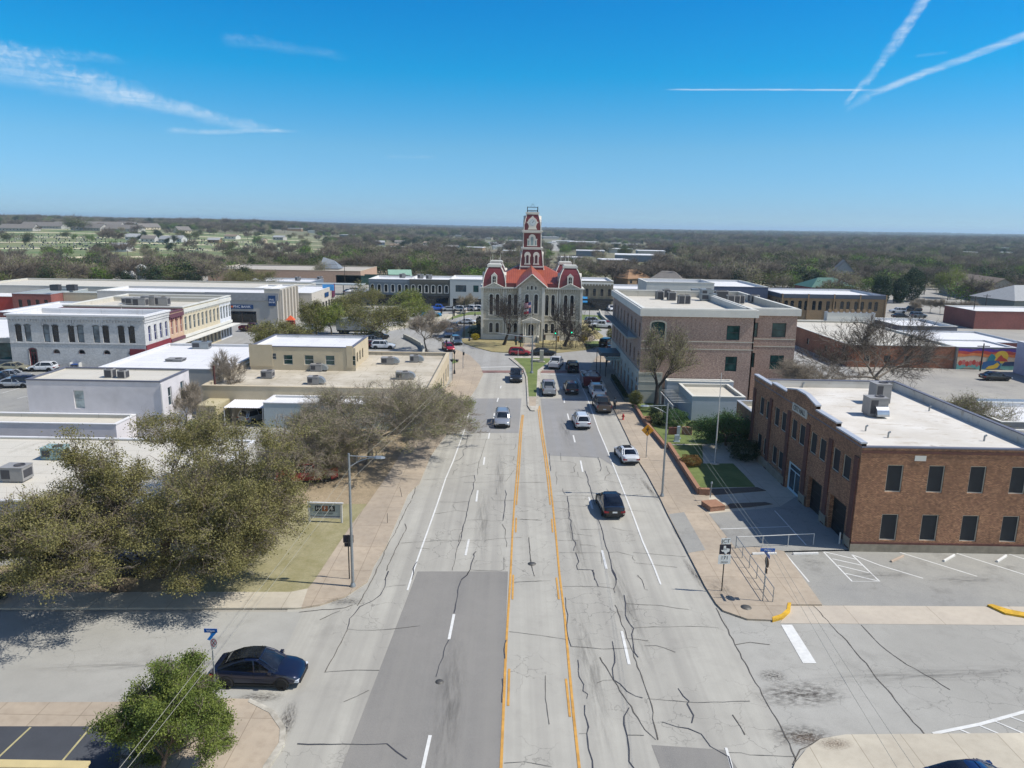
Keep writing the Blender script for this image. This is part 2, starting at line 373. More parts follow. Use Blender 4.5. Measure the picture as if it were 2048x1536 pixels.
def sheet(name, px, z, m, world=False):
    pts = px if world else [G(x, y)[:2] for x, y in px]
    b = MB(); b.poly([(p[0], p[1], z) for p in pts]); o = b.build(name, m)
    bm = bmesh.new(); bm.from_mesh(o.data); bmesh.ops.triangulate(bm, faces=bm.faces[:]); 
    for f in bm.faces:
        if f.normal.z < 0: f.normal_flip()
    bm.to_mesh(o.data); bm.free(); return struct(o)
def slab(name, px, h, m, world=False, z0=0.0, curb=None, cw=.16):
    """raised sheet with vertical edge: pavements, islands"""
    pts = [Vector((p[0], p[1])) for p in (px if world else [G(x, y)[:2] for x, y in px])]
    area = sum(a.x*b.y-b.x*a.y for a, b in zip(pts, pts[1:]+pts[:1]))
    if area < 0: pts.reverse()
    b = MB(); b.prism([tuple(p) for p in pts], z0, h); o = b.build(name, [m])
    bm = bmesh.new(); bm.from_mesh(o.data); bmesh.ops.triangulate(bm, faces=[f for f in bm.faces if len(f.verts) > 4]); bm.to_mesh(o.data); bm.free()
    return struct(o)
def ribbon(b, pts, w, z, jitter=0., taper=False):
    """flat band along world points"""
    P = [Vector((p[0], p[1], 0)) for p in pts]
    if jitter:
        Q = [P[0]]
        for a, c in zip(P[:-1], P[1:]):
            n = max(1, int((c-a).length/.45)); d = (c-a); pr = Vector((-d.y, d.x, 0)).normalized() if d.length > 0 else Vector()
            for i in range(1, n+1):
                q = a+d*i/n
                if i < n: q = q+pr*random.gauss(0, jitter)
                Q.append(q)
        P = Q
    n = len(P); vs = []
    for i, p in enumerate(P):
        d = (P[min(i+1, n-1)]-P[max(i-1, 0)]).normalized(); pr = Vector((-d.y, d.x, 0))
        ww = w*(random.uniform(.55, 1.35) if jitter else 1)
        if taper: ww *= min(1, .35+2.2*min(i, n-1-i)/max(n, 1))
        vs += [p-pr*ww/2+Vector((0, 0, z)), p+pr*ww/2+Vector((0, 0, z))]
    b.add(vs, [(2*i, 2*i+1, 2*i+3, 2*i+2)[::-1] for i in range(n-1)])
def line(name, groups, w, m, z=.022, jitter=0.):
    b = MB()
    for g in groups: ribbon(b, [G(x, y)[:2] for x, y in g], w, z, jitter)
    return struct(b.build(name, m))

sheet('town_ground', [(-260, 8), (260, 8), (300, 335), (-330, 335)], -.03, M_TOWN, True)
sheet('main_road', [(-14, 14), (22, 14), (22, 140), (-14, 140)], .000, M_ROAD, True)
sheet('side_street_east', [(1440, 1222), (1470, 1290), (1505, 1355), (1530, 1400), (1560, 1450), (1590, 1510), (1600, 1540), (1600, 1600), (2400, 1600), (2400, 1246), (1490, 1241)], .004, M_SIDE)
sheet('side_street_west', [(-300, 1224), (606, 1224), (560, 1320), (505, 1400), (430, 1404), (-300, 1414)], .004, M_SIDE)
sheet('square_road', [(-60, 122), (60, 122), (70, 218), (-75, 218)], .004, M_ROAD_R, True)
sheet('asphalt_patch', [(835, 1143), (1016, 1143), (1002, 1540), (996, 1700), (620, 1700), (683, 1536)], .008, M_DARK)
sheet('asphalt_patch.001', [(946, 797), (1043, 797), (1037, 866), (931, 866)], .008, M_MID)
sheet('asphalt_patch.002', [(1081, 797), (1096, 911), (1200, 916), (1226, 932), (1197, 860), (1170, 797)], .008, M_MID)
sheet('asphalt_patch.003', [(1303, 1490), (1450, 1500), (1490, 1560), (1330, 1560)], .008, M_DARK)
sheet('sealed_lot', [(-200, 1457), (250, 1457), (215, 1700), (-260, 1700)], .124, M_BLACKLOT)
slab('sidewalk_west', [(603, 1218), (640, 1212), (690, 1195), (735, 1165), (748, 1132), (771, 1096), (816, 989), (839, 967), (862, 911), (900, 860), (925, 820), (955, 772), (966, 748), (960, 732), (940, 712), (912, 700),
     (905, 706), (905, 762), (876, 795), (820, 880), (770, 960), (735, 1010), (702, 1053), (630, 1162), (616, 1180)], .12, M_WALK)
slab('sidewalk_west_side', [(-300, 1190), (345, 1187), (581, 1187), (616, 1180), (603, 1218), (590, 1219), (-300, 1220)], .121, M_WALKL)
slab('sidewalk_southwest', [(-300, 1409), (230, 1408), (430, 1400), (500, 1402), (545, 1425), (568, 1460), (565, 1490), (535, 1536), (490, 1640), (460, 1750), (-400, 1750)], .12, M_WALK)
slab('curb_southwest', [(500, 1401), (547, 1423), (572, 1460), (569, 1492), (540, 1536), (495, 1640), (484, 1640), (527, 1536), (558, 1490), (560, 1462), (538, 1430), (496, 1408)], .14, M_CURB)
CURB_E = [(1203, 770), (1228, 820), (1250, 865), (1279, 927), (1294, 950), (1322, 1002), (1333, 1026)]
slab('sidewalk_east', CURB_E+[(1376, 1109), (1390, 1136), (1410, 1175), (1432, 1210), (1446, 1224), (1495, 1241), (1544, 1243), (1566, 1236), (1580, 1222), (1582, 1212), (1644, 1212), (1566, 1103), (1512, 1092), (1471, 1092), (1440, 1060), (1417, 1030), (1418, 993), (1397, 992), (1334, 895), (1287, 846), (1270, 819), (1262, 806), (1228, 722), (1226, 700), (1192, 715), (1176, 745)], .12, M_WALK)
sheet('driveway_patch', [(1337, 1031), (1368, 1027), (1411, 1103), (1376, 1109)], .128, M_LOT)
slab('curb_yellow', [(1544, 1238), (1562, 1232), (1573, 1222), (1575, 1209), (1582, 1209), (1580, 1226), (1566, 1239), (1545, 1245)], .15, M_CYEL)
slab('curb_yellow.001', [(1974, 1213), (2010, 1230), (2080, 1242), (2200, 1246), (2200, 1240), (2080, 1235), (2015, 1222), (1984, 1212)], .15, M_CYEL)
sheet('driveway_strip', [(1582, 1211), (2500, 1216), (2500, 1254), (1560, 1247)], .016, M_APRON)
sheet('city_hall_lot', [(1569, 1105), (1640, 1211), (2500, 1217), (2500, 1085), (1700, 1102)], .012, M_LOT)
sheet('garage_forecourt', [(1417, 1030), (1471, 1099), (1512, 1096), (1569, 1105), (1702, 1102), (1625, 1018), (1600, 990), (1560, 1016)], .126, M_LOT)
slab('sidewalk_southeast', [(1578, 1560), (1590, 1530), (1612, 1502), (1640, 1482), (1690, 1473), (2500, 1466), (2500, 1750), (1540, 1750)], .12, M_WALKL)
slab('city_hall_walk', [(1334, 895), (1397, 992), (1418, 993), (1417, 1030), (1560, 1018), (1600, 990), (1520, 895), (1470, 850), (1390, 850)], .118, M_WALKL)
slab('lawn_upper', [(1300, 850), (1334, 890), (1412, 890), (1480, 884), (1470, 840), (1420, 835), (1330, 830)], .16, M_GRASS)
slab('lawn_lower', [(1343, 893), (1393, 978), (1510, 976), (1488, 952), (1466, 930), (1406, 930), (1404, 892)], .17, M_GRASS)
slab('planting_bed', [(1395, 982), (1412, 994), (1532, 984), (1514, 977)], .15, M_MULCH)
slab('planting_bed.001', [(1441, 1021), (1500, 1017), (1545, 1011), (1530, 1007), (1460, 1010)], .15, M_MULCH)
slab('planting_bed.002', [(1262, 812), (1290, 846), (1330, 842), (1310, 806)], .15, M_GRASS)
slab('lawn_west', [(330, 1188), (581, 1188), (616, 1180), (630, 1162), (702, 1053), (735, 1010), (640, 1010), (520, 1010), (440, 1090), (400, 1140)], .10, M_GRASSD)
slab('soil_strip', [(735, 1010), (770, 960), (820, 880), (876, 800), (800, 800), (600, 870), (520, 960), (520, 1010)], .095, M_SOIL)
slab('soil_strip.001', [(-300, 1188), (400, 1188), (420, 1120), (330, 1100), (-300, 1165)], .09, M_SOIL)
sheet('front_walk', [(345, 1187), (372, 1187), (470, 1060), (445, 1060)], .115, M_WALKL)
sheet('west_parking', [(-300, 1165), (330, 1100), (420, 1100), (520, 960), (700, 860), (520, 830), (380, 850), (300, 1000), (-300, 1060)], .088, M_LOT)
sheet('west_lot', [(-140, 88), (-52, 88), (-60, 119), (-140, 119)], .006, M_LOT, True)
# traffic island with lawn
slab('island_curb', [(1018, 717), (1046, 740), (1052, 756), (1055, 813), (1061, 822), (1069, 823), (1076, 820), (1077.5, 795), (1080, 745), (1104, 725), (1107, 717), (1090, 714), (1040, 714)], .15, M_CURB)
sheet('island_grass', [(1027, 717.5), (1049, 738), (1055, 756), (1057.5, 795), (1072.5, 795), (1075, 742), (1098, 725), (1102, 718)], .156, M_GRASS)
sheet('island_paving', [(1057.7, 796), (1059, 814), (1071.5, 814), (1072.5, 796)], .156, M_WALK)
# courthouse grounds
slab('courthouse_lawn', [(921, 682), (930, 688), (950, 695), (984, 704), (1045, 708), (1075, 708), (1121, 705.5), (1172, 700), (1203, 692), (1206, 682), (1206, 672), (1165, 640), (960, 640), (925, 664)], .12, M_LAWNB)
sheet('lawn_green', [(1172, 699), (1202, 691.5), (1204, 683), (1170, 684)], .128, M_GRASS)
sheet('courthouse_path', [(918, 678.5), (1204, 683.5), (1204, 679.5), (920, 674.8)], .128, M_WALKL)
sheet('courthouse_path.001', [(1042, 707), (1073, 707), (1069, 683), (1050, 683)], .132, M_WALK)
sheet('courthouse_path.002', [(1158, 683), (1185, 684), (1190, 676), (1172, 660), (1158, 662)], .13, M_WALK)
slab('square_island', [(897, 640), (935, 630), (962, 629.5), (962, 624), (940, 624.5), (926, 627), (905, 634)], .12, M_GRASS)
slab('square_island.001', [(1172, 652), (1185, 660), (1203, 662), (1193, 652)], .12, M_GRASS)
slab('square_island.002', [(1160, 640), (1205, 642), (1200, 632), (1164, 630)], .12, M_GRASS)
slab('square_island.003', [(905, 718), (918, 725), (905, 729)], .125, M_GRASS)
slab('square_walk', [(780, 662), (880, 643), (925, 628), (935, 622), (920, 621), (860, 636), (770, 655)], .11, M_WALKL)
slab('corner_walk_east', [(1192, 715), (1176, 745), (1203, 770), (1226, 758), (1226, 700)], .119, M_WALKL)
sheet('brick_crosswalk', [(962, 741), (1047, 741), (1048, 745), (965, 746)], .010, mat('crosswalk_brick', '#7c6058', .9, .2, 2))
sheet('brick_crosswalk.001', [(1082, 741), (1176, 741), (1180, 746), (1081, 746)], .010, MATS['crosswalk_brick'])
# markings
line('edge_line', [[(945, 800), (929, 860), (906.5, 922), (891, 958), (877, 1000.6), (867.5, 1028), (850, 1077), (834, 1122), (828, 1139), (815, 1181)],
     [(1155, 756), (1174, 795), (1186, 828.5), (1197, 860), (1211.9, 895), (1225.5, 928), (1245, 977), (1266.6, 1032), (1286, 1084.6), (1307.6, 1133.4), (1321.6, 1169.6)], [(1452, 1496), (1462, 1530), (1475, 1600)]], .13, M_WHITE)
line('lane_dashes', [[(979, 866), (977, 877.6)], [(969, 914.7), (967, 930)], [(955.4, 981), (952.5, 1003.5)], [(937.8, 1078.8), (931, 1111)], [(908, 1229), (898, 1279)], [(860.3, 1471), (846, 1536), (842, 1560)],
     [(1002, 772), (1001, 777)], [(996.6, 796), (994.3, 804)], [(989, 826.6), (987, 837)], [(1121.6, 773), (1122.6, 778.7)], [(1127.5, 797), (1129, 806)], [(1135, 827.5), (1138, 840)],
     [(1146.4, 870.7), (1150, 885)], [(1161, 921.5), (1165.4, 944)], [(1177.7, 994.8), (1185, 1018)], [(1204, 1101), (1212.9, 1138)], [(1243.5, 1262.5), (1258.4, 1329.5)]], .17, M_WHITE)
line('yellow_line', [[(1044.5, 830), (1040.4, 860), (1034.5, 938), (1028.6, 1008.4), (1024.7, 1075), (1020.8, 1159), (1013.7, 1269), (1010, 1346), (1007, 1423), (1002, 1540), (1000, 1600)],
     [(1079, 812), (1084.5, 860), (1090.8, 899), (1099.6, 957.7), (1105.4, 1008.4), (1110.3, 1055), (1119, 1149), (1129.5, 1232.8), (1137, 1320.5), (1147.6, 1434), (1159, 1540), (1166, 1600)]], .135, M_YEL)
line('yellow_inner_line', [[(1047, 830), (1043.6, 860), (1038.5, 938), (1033, 1010)], [(1075.5, 812), (1081, 860), (1087, 899), (1095, 957), (1100.6, 1010)], [(1032.5, 1035.8), (1031.6, 1065)], [(1026.6, 1150), (1025, 1199)], [(1018.6, 1338), (1016.4, 1412)],
     [(1103.5, 1038), (1105.4, 1065)], [(1112.8, 1155.5), (1118, 1199)], [(1132, 1358), (1140, 1434)]], .12, M_YEL)
line('stop_line', [[(957, 735), (1042, 733)], [(1082, 748), (1152, 751)]], .35, M_WHITE)
sheet('stop_line.001', [(1562, 1250), (1584, 1250), (1633, 1327), (1606, 1327)], .022, M_WHITE)
line('parking_stripes', [[(1570, 1107), (1618, 1164)], [(1647, 1104), (1704, 1163), (1759, 1163), (1704, 1110)], [(1649, 1104), (1712, 1119)], [(1665, 1118), (1724, 1131)], [(1676, 1131), (1738, 1146)], [(1691, 1147), (1755, 1162)],
     [(1704, 1109.6), (1760, 1131), (1846, 1157)], [(1799.5, 1105), (1954, 1153)], [(1903, 1103.6), (2060, 1153)], [(2003, 1103.6), (2060, 1122)]], .11, M_WHITE, .018)
line('parking_stripes.001', [[(1440, 1061), (1580, 1056)], [(1549, 1024), (1612, 1093)]], .10, M_WHITE, .134)
line('street_hatching', [[(1918, 1459), (1952, 1473)], [(1955, 1450), (2012, 1474)], [(1990, 1443), (2060, 1473)], [(2020, 1434), (2070, 1452)]], .10, M_WHITE)
line('street_hatching.001', [[(1866, 1468), (1960, 1449), (2060, 1421)]], .2, M_WHITE, .026)
line('parking_stripes.002', [[(-20, 1536), (62, 1459)], [(110, 1545), (182, 1459)]], .1, mat('faded_yellow', '#a39a70', .8, .2, 2), .13)
line('lot_stripes', [[(-30, 778), (5, 770)], [(5, 786), (45, 775)], [(35, 797), (70, 789)], [(-30, 760), (-5, 754)]], .12, M_WHITE, .02)

# cracks and their sealant, traced joint by joint
def zs(x0, y0, s, lst): return [[(x0+a/s, y0+b/s) for a, b in l] for l in lst]
cr_thick = zs(680, 860, 5.12, [[(1375, 465), (1385, 520), (1365, 545), (1370, 600), (1335, 680), (1320, 740), (1305, 830), (1285, 920), (1255, 1030), (1240, 1120), (1200, 1210)], [(1395, 1245), (1370, 1270), (1375, 1300), (1345, 1370), (1335, 1430), (1300, 1490), (1245, 1536)],
   [(790, 1350), (750, 1420), (755, 1470), (735, 1536)], [(1690, 615), (1705, 660), (1690, 720), (1690, 780), (1680, 850), (1670, 930)], [(500, 1450), (460, 1536)], [(1310, 50), (1298, 120), (1290, 160), (1305, 180), (1260, 205), (1265, 260), (1225, 305), (1170, 325)]])
cr_thick += zs(560, 1140, 3.879, [[(840, 10), (820, 60), (815, 130), (780, 195), (720, 240), (620, 285), (580, 340), (540, 380), (522, 460)], [(1475, 0), (1450, 40), (1410, 70), (1395, 110), (1380, 190), (1370, 240), (1350, 335)], [(1310, 545), (1280, 600), (1265, 680), (1235, 740), (1210, 830)],
   [(135, 1350), (400, 1355), (650, 1357), (830, 1350), (900, 1410), (985, 1470)], [(1755, 545), (1738, 620), (1745, 690)], [(1725, 845), (1730, 900), (1720, 980), (1722, 1030)]])
cr_thick += zs(1040, 860, 5.12, [[(485, 678), (490, 730), (500, 790), (505, 850), (500, 905), (525, 930), (520, 975), (535, 1040), (540, 1120), (570, 1155), (550, 1240)], [(570, 1258), (590, 1310), (603, 1350), (580, 1390), (590, 1430), (735, 1435), (760, 1470), (765, 1536)],
   [(805, 925), (830, 990), (850, 1060), (875, 1180), (905, 1250), (930, 1340), (940, 1420), (975, 1480), (990, 1536)], [(665, 420), (690, 480), (700, 550), (720, 590), (735, 660), (770, 770)], [(300, 240), (305, 320), (315, 420)], [(800, 280), (820, 340), (830, 400), (820, 425)]])
cr_thick += zs(980, 1140, 3.879, [[(585, 215), (590, 300), (605, 350), (595, 430), (605, 520), (630, 595)], [(735, 1050), (735, 1120), (765, 1220), (752, 1270), (765, 1390), (795, 1480), (790, 1600)], [(1080, 1070), (1040, 1140), (1040, 1200), (1065, 1290), (1080, 1400), (1080, 1490), (1125, 1550)],
   [(1335, 1180), (1450, 1218), (1540, 1232), (1640, 1275), (1710, 1370), (1850, 1450), (1890, 1600)], [(950, 555), (965, 640), (968, 720), (950, 765), (960, 855), (1010, 885), (1065, 945), (1130, 980), (1185, 995)], [(682, 700), (692, 830), (728, 890), (722, 940), (760, 965), (750, 1000)],
   [(1040, 195), (1052, 262), (1050, 350), (1085, 420), (1115, 455), (1100, 500), (1110, 560), (1120, 640), (1150, 680)], [(1460, 920), (1500, 980), (1545, 1020), (1530, 1040), (1580, 1130), (1565, 1190)], [(800, 0), (810, 60), (840, 130)], [(945, 0), (970, 50), (980, 100), (960, 150)]])
cr_thin = zs(680, 860, 5.12, [[(1500, 95), (1470, 190), (1440, 290), (1425, 325), (1350, 355), (1270, 362)], [(1425, 325), (1410, 400), (1410, 460)], [(1200, 1210), (1175, 1350), (1150, 1440)], [(1255, 1030), (1225, 1080), (1215, 1150)], [(850, 510), (1100, 500), (1190, 500), (1270, 480), (1380, 465)],
   [(1270, 540), (1380, 537), (1520, 535), (1610, 520), (1700, 525), (1750, 460), (1780, 415)], [(1480, 455), (1640, 458), (1750, 455)], [(1020, 738), (1200, 742), (1320, 735)], [(1170, 755), (1155, 775), (1190, 825), (1080, 845), (965, 860)], [(1190, 825), (1300, 838)], [(1670, 930), (1540, 935), (1450, 920), (1300, 925)],
   [(1550, 690), (1570, 720), (1660, 725), (1780, 722)], [(1605, 600), (1600, 665)], [(1660, 965), (1695, 1020), (1690, 1100), (1710, 1160), (1705, 1200)], [(1480, 1150), (1490, 1130), (1600, 1115), (1700, 1110), (1860, 1102)], [(625, 1160), (780, 1148), (900, 1145), (1010, 1132), (1230, 1130), (1450, 1132)],
   [(780, 1210), (870, 1215), (920, 1222)], [(1680, 1310), (1680, 1430), (1640, 1445), (1480, 1440), (1340, 1435)], [(1640, 60), (1655, 95), (1580, 100)], [(1580, 152), (1800, 145), (1800, 175), (1780, 200), (1720, 205)], [(1690, 262), (1785, 270), (1770, 315), (1650, 325), (1710, 350)],
   [(1310, 190), (1490, 180)], [(1310, 105), (1500, 95)], [(1210, 395), (1165, 425), (1155, 460)], [(1800, 540), (2048, 535)], [(1800, 915), (2048, 925)], [(1935, 1100), (1960, 1370), (1990, 1500)]])
cr_thin += zs(560, 1140, 3.879, [[(522, 460), (600, 468), (720, 470), (860, 460), (960, 450), (1085, 435)], [(820, 135), (900, 122), (980, 118)], [(345, 795), (480, 785), (590, 778), (770, 780)], [(495, 1025), (600, 980), (690, 935)], [(1820, 95), (1950, 90), (2100, 85)]])
cr_thin += zs(1040, 860, 5.12, [[(415, 235), (420, 310)], [(310, 318), (500, 325), (575, 345), (570, 365), (550, 380), (560, 430), (510, 442)], [(370, 430), (368, 470), (380, 500), (375, 560)], [(390, 470), (590, 475), (650, 500)], [(590, 430), (597, 475)], [(600, 240), (625, 268), (780, 282)],
   [(885, 370), (900, 420), (920, 450), (880, 475), (870, 515), (750, 530)], [(870, 515), (960, 535), (1070, 550)], [(920, 450), (1240, 460)], [(885, 600), (925, 660), (925, 685)], [(340, 628), (570, 622)], [(437, 600), (440, 630), (465, 665)], [(375, 672), (490, 678), (740, 675), (930, 680), (1120, 678), (1200, 662), (1260, 662)],
   [(340, 735), (460, 735)], [(360, 812), (420, 805), (560, 828)], [(355, 905), (500, 908)], [(400, 1045), (500, 1045), (560, 1065), (740, 1088)], [(395, 1130), (480, 1135), (605, 1130)], [(610, 1178), (700, 1180), (790, 1195)], [(405, 1258), (830, 1260), (840, 1370)],
   [(910, 1255), (1000, 1250), (1160, 1290), (1150, 1310), (1180, 1345)], [(1160, 1255), (1400, 1275), (1700, 1300)], [(1165, 1360), (1400, 1385), (1610, 1408)], [(945, 1002), (1060, 1030), (1160, 1038)], [(1090, 1145), (1185, 1130)], [(615, 1020), (820, 1022)], [(490, 705), (700, 712)], [(530, 778), (705, 785)],
   [(1195, 1495), (1250, 1536)], [(1100, 820), (1290, 838)], [(90, 1100), (110, 1370), (150, 1500)], [(0, 915), (230, 925)], [(0, 538), (260, 540)]])
cr_thin += zs(980, 1140, 3.879, [[(840, 130), (920, 138), (960, 148), (970, 180)], [(565, 128), (700, 128), (840, 132)], [(630, 595), (740, 602), (880, 615), (1110, 607)], [(1055, 263), (1200, 272), (1330, 277), (1450, 298), (1545, 308)], [(1115, 452), (1270, 442), (1400, 443), (1500, 438), (1640, 440), (1780, 452)],
   [(1145, 40), (1180, 80), (1200, 150), (1225, 158)], [(1200, 590), (1290, 588), (1350, 605), (1440, 640)], [(1045, 532), (1130, 538), (1230, 552)], [(830, 880), (880, 858), (960, 855)], [(690, 1273), (750, 1270)], [(1065, 1283), (1130, 1283), (1195, 1285)], [(1850, 1418), (1950, 1420), (2017, 1437), (2380, 1450)],
   [(190, 97), (400, 85)], [(150, 480), (400, 510), (590, 540)], [(430, 820), (430, 1000), (460, 1200)], [(110, 1500), (270, 1490), (480, 1530)], [(1220, 1000), (1600, 1030), (2017, 1020)]])
cr_dirt = zs(680, 860, 5.12, [[(730, 720), (690, 790), (640, 890), (600, 980), (570, 1050), (520, 1120), (470, 1220), (430, 1330), (390, 1400), (330, 1536), (180, 1800)], [(665, 960), (680, 1010), (640, 1090), (600, 1170), (560, 1240), (530, 1310), (490, 1390), (480, 1440)], [(940, 250), (860, 360), (800, 500), (770, 600), (735, 710)]])
cr_dirt += [[(695, 1260), (672, 1305), (650, 1345)], [(1432, 1216), (1450, 1250), (1470, 1290), (1505, 1355), (1530, 1400), (1560, 1450), (1590, 1515), (1600, 1560)], [(1490, 1470), (1465, 1430)], [(1640, 1478), (1600, 1500), (1585, 1530)], [(1470, 1290), (1500, 1285), (1540, 1290)],
   [(1150+50, 1315), (1290, 1460), (1312, 1480)], [(598, 1225), (690, 1216), (705, 1210)], [(640, 1240), (680, 1222)], [(1230, 1210), (1262, 1295), (1300, 1400), (1316, 1480)], [(1722, 1250), (1760, 1290), (1800, 1320), (1900, 1380)], [(1620, 1205), (1700, 1290), (1790, 1400), (1850, 1470)]]
for nm, grp, w, j, m_ in (('sealed_cracks', cr_thick, .055, .02, M_TAR), ('fine_cracks', cr_thin, .028, .012, M_DUST), ('dirt_cracks', cr_dirt, .05, .03, M_DUST)):
    line(nm, grp, w, m_, .026 if nm != 'dirt_cracks' else .024, j)
b = MB()
for x, y, r in ((1064, 1128, .3), (879, 1364, .22), (690, 978, .3), (1285, 1150, .0), (571, 1461, .12), (1492, 1218, .35)):
    if r:
        g = G(x, y); b.lathe([(0, .03), (r, .03), (r, .02)], (g.x, g.y, .1 if x in (571, 1492) else 0), 14)
struct(b.build('manhole_covers', mat('iron_cover', '#5c5a55', .6, .2, 5, metal=.4)))

# oil, tyre dirt and leaf litter lying on the paving
def mat_stain(name, c, k, sc):
    t = NT(name); n = t.noise(sc, 6, .7); ln = t.N.new('ShaderNodeVectorMath'); ln.operation = 'LENGTH'; t.L.new(t.obj(), ln.inputs[0])
    a = t.math('MULTIPLY', t.math('MULTIPLY', t.ramp(ln.outputs['Value'], .15, 1.0, 1, 0), t.ramp(n, .42, .66)), k); t.L.new(a, t.bsdf.inputs['Alpha']); t.col(srgb(c)); t.rough(.9); return t.mat
ST_OIL, ST_DIRT, ST_LEAF = mat_stain('oil_stain', '#4a4845', .38, 3.), mat_stain('dirt_stain', '#4d4842', 1., 5.), mat_stain('leaf_litter', '#5c4632', 1., 9.)
for i, (px, py, rx, ry, m_) in enumerate(((1545, 1352, .9, .7, ST_DIRT), (1600, 1388, 2.8, 1.3, ST_DIRT), (1600, 1470, 1.8, .9, ST_DIRT), (1612, 1478, 1.1, .6, ST_LEAF), (1668, 1492, 1.0, .5, ST_LEAF), (575, 1440, .5, 1.6, ST_DIRT), (520, 1395, 1.4, .5, ST_DIRT), (965, 1040, .7, 9, ST_OIL), (900, 1400, .9, 7, ST_OIL), (1180, 1330, .8, 9, ST_OIL), (1150, 1080, .7, 10, ST_OIL),
      (1250, 1200, .8, 9, ST_OIL), (1760, 1150, 3, .8, ST_OIL), (1930, 1160, 3, .9, ST_OIL), (1630, 1125, 1.2, .7, ST_OIL), (300, 1330, 7, .7, ST_OIL), (1850, 1350, 8, .8, ST_OIL), (1000, 950, .6, 10, ST_OIL), (1130, 860, .8, 9, ST_OIL), (700, 1130, .8, 2.5, ST_OIL), (1440, 1180, 1.0, 2, ST_OIL), (690, 1205, 1.5, .5, ST_DIRT), (1360, 1075, .25, 2.5, ST_DIRT), (1390, 1150, .3, 3, ST_DIRT), (1300, 980, .3, 4, ST_DIRT))):
    g = G(px, py); up = .131 if (px, py) in ((1668, 1492), (1440, 1180), (690, 1205)) else .014+.0005*i; b = MB(); b.poly([(math.cos(a), math.sin(a), 0) for a in np.linspace(0, 2*math.pi, 25)[:-1]]); o = b.build('paving_stain', m_); struct(o); o.location = (g.x, g.y, up); o.scale = (rx, ry, 1); o.rotation_euler = (0, 0, .02 if ry > 4 else .1)
# ================================================================ BUILDINGS
MW = lambda n, c, **k: mat(n, c, **k)
M_WHITEW = brick('white_brick', '#b3b2b0', '#c3c2bf', '#a3a3a2', 1.3, var=.28)
M_LILAC = mat('lilac_render', '#c3bfc0', .9, .08, .8, bump=.1, stain=.22)
M_BEIGE = mat('beige_stucco', '#b5a88e', .92, .07, .6, stain=.15, bump=.1)
M_GREYST = mat('grey_stucco', '#a09e98', .92, .06, .5, stain=.15)
M_CREAM = mat('cream_stone', '#b9ae95', .9, .1, 1.2)
M_PNC = mat('pale_panel', '#b3aca0', .9, .06, .6, stain=.1)
def roofmat(name, c, gap, st, stc='#8f8877'):
    t = NT(name); c = srgb(c); k = t.mix(t.ramp(t.noise(.3, 5, .65), .35, .7, 0, .25), c, (c[0]*.8, c[1]*.78, c[2]*.74, 1)); k = t.mix(t.ramp(t.noise(.5, 6, .72, t.mapping(t.obj(), (1, .45, 1))), .56, .72, 0, st), k, srgb(stc))
    br = t.N.new('ShaderNodeTexBrick'); t.L.new(t.obj(), br.inputs[0]); br.inputs['Scale'].default_value = 1; br.inputs['Brick Width'].default_value = gap*4; br.inputs['Row Height'].default_value = gap; br.inputs['Mortar Size'].default_value = .035
    br.inputs['Color1'].default_value = (1, 1, 1, 1); br.inputs['Color2'].default_value = (.95, .95, .95, 1); br.inputs['Mortar'].default_value = (.74, .73, .72, 1); t.col(t.mix(1., k, br.outputs[0], 'MULTIPLY')); t.rough(.8); MATS[name] = t.mat; return t.mat
M_WROOF = roofmat('white_membrane', '#cfcfcf', 1.8, .3); M_WROOF2 = roofmat('white_membrane_dusty', '#bdb8ab', 2.1, .5)
def roof_stained():
    t = NT('stained_roof'); n = t.mapping(t.obj(), (.5, 1.6, 1), (0, 0, R(18)))
    c = t.mix(t.ramp(t.noise(.25, 5), .35, .65), srgb('#b8b2a6'), srgb('#c9c5bc')); c = t.mix(t.ramp(t.noise(.9, 6, .7, n), .56, .68, 0, .65), c, srgb('#93836a'))
    c = t.mix(t.ramp(t.noise(.5, 4, .6), .66, .74, 0, .5), c, srgb('#6a5a49')); t.col(c); t.rough(.85); return t.mat
M_STROOF = roof_stained()
def roof_beige():
    t = NT('gravel_roof'); c = t.mix(t.ramp(t.noise(.22, 6, .65), .36, .62), srgb('#a39a87'), srgb('#bbb3a2')); c = t.mix(t.ramp(t.noise(.8, 6, .7), .54, .72, 0, .7), c, srgb('#8a7f6c'))
    c = t.mix(t.ramp(t.noise(.35, 5, .7), .62, .72, 0, .6), c, srgb('#6d5f4e'))
    br = t.N.new('ShaderNodeTexBrick'); t.L.new(t.obj(), br.inputs[0]); br.inputs['Scale'].default_value = 1; br.inputs['Brick Width'].default_value = 7.; br.inputs['Row Height'].default_value = 2.2; br.inputs['Mortar Size'].default_value = .05
    br.inputs['Color1'].default_value = (1, 1, 1, 1); br.inputs['Color2'].default_value = (.92, .92, .92, 1); br.inputs['Mortar'].default_value = (.7, .68, .64, 1)
    t.col(t.mix(1., c, br.outputs[0], 'MULTIPLY')); t.rough(.95); return t.mat
M_GRAVEL = roof_beige()
M_CHBRICK = brick('city_hall_brick', '#b58863', '#8a6047', '#6b5140', 1., .016, .5, dark='#674936')
M_CHDARK = brick('dark_brick', '#6d4136', '#57342c', '#4b3a33', 1., .014, .25)
M_RBRICK = brick('mottled_brick', '#7c5c4b', '#957568', '#94857c', 1., .018, .35, dark='#b7a596')
M_OBRICK = brick('orange_brick', '#93563a', '#6f402c', '#86654f', 1., .014, .4)
M_REDBR = brick('red_brick', '#8a4a41', '#75392f', '#7b5b55', 1., .012, .3)
M_TANBR = brick('tan_brick', '#8f7758', '#7e674b', '#77664f', 1., .012, .25)
M_LIME = brick('limestone_block', '#aca797', '#bdb8a8', '#9c988a', 1., .02, .3, bw=.55, bh=.28)
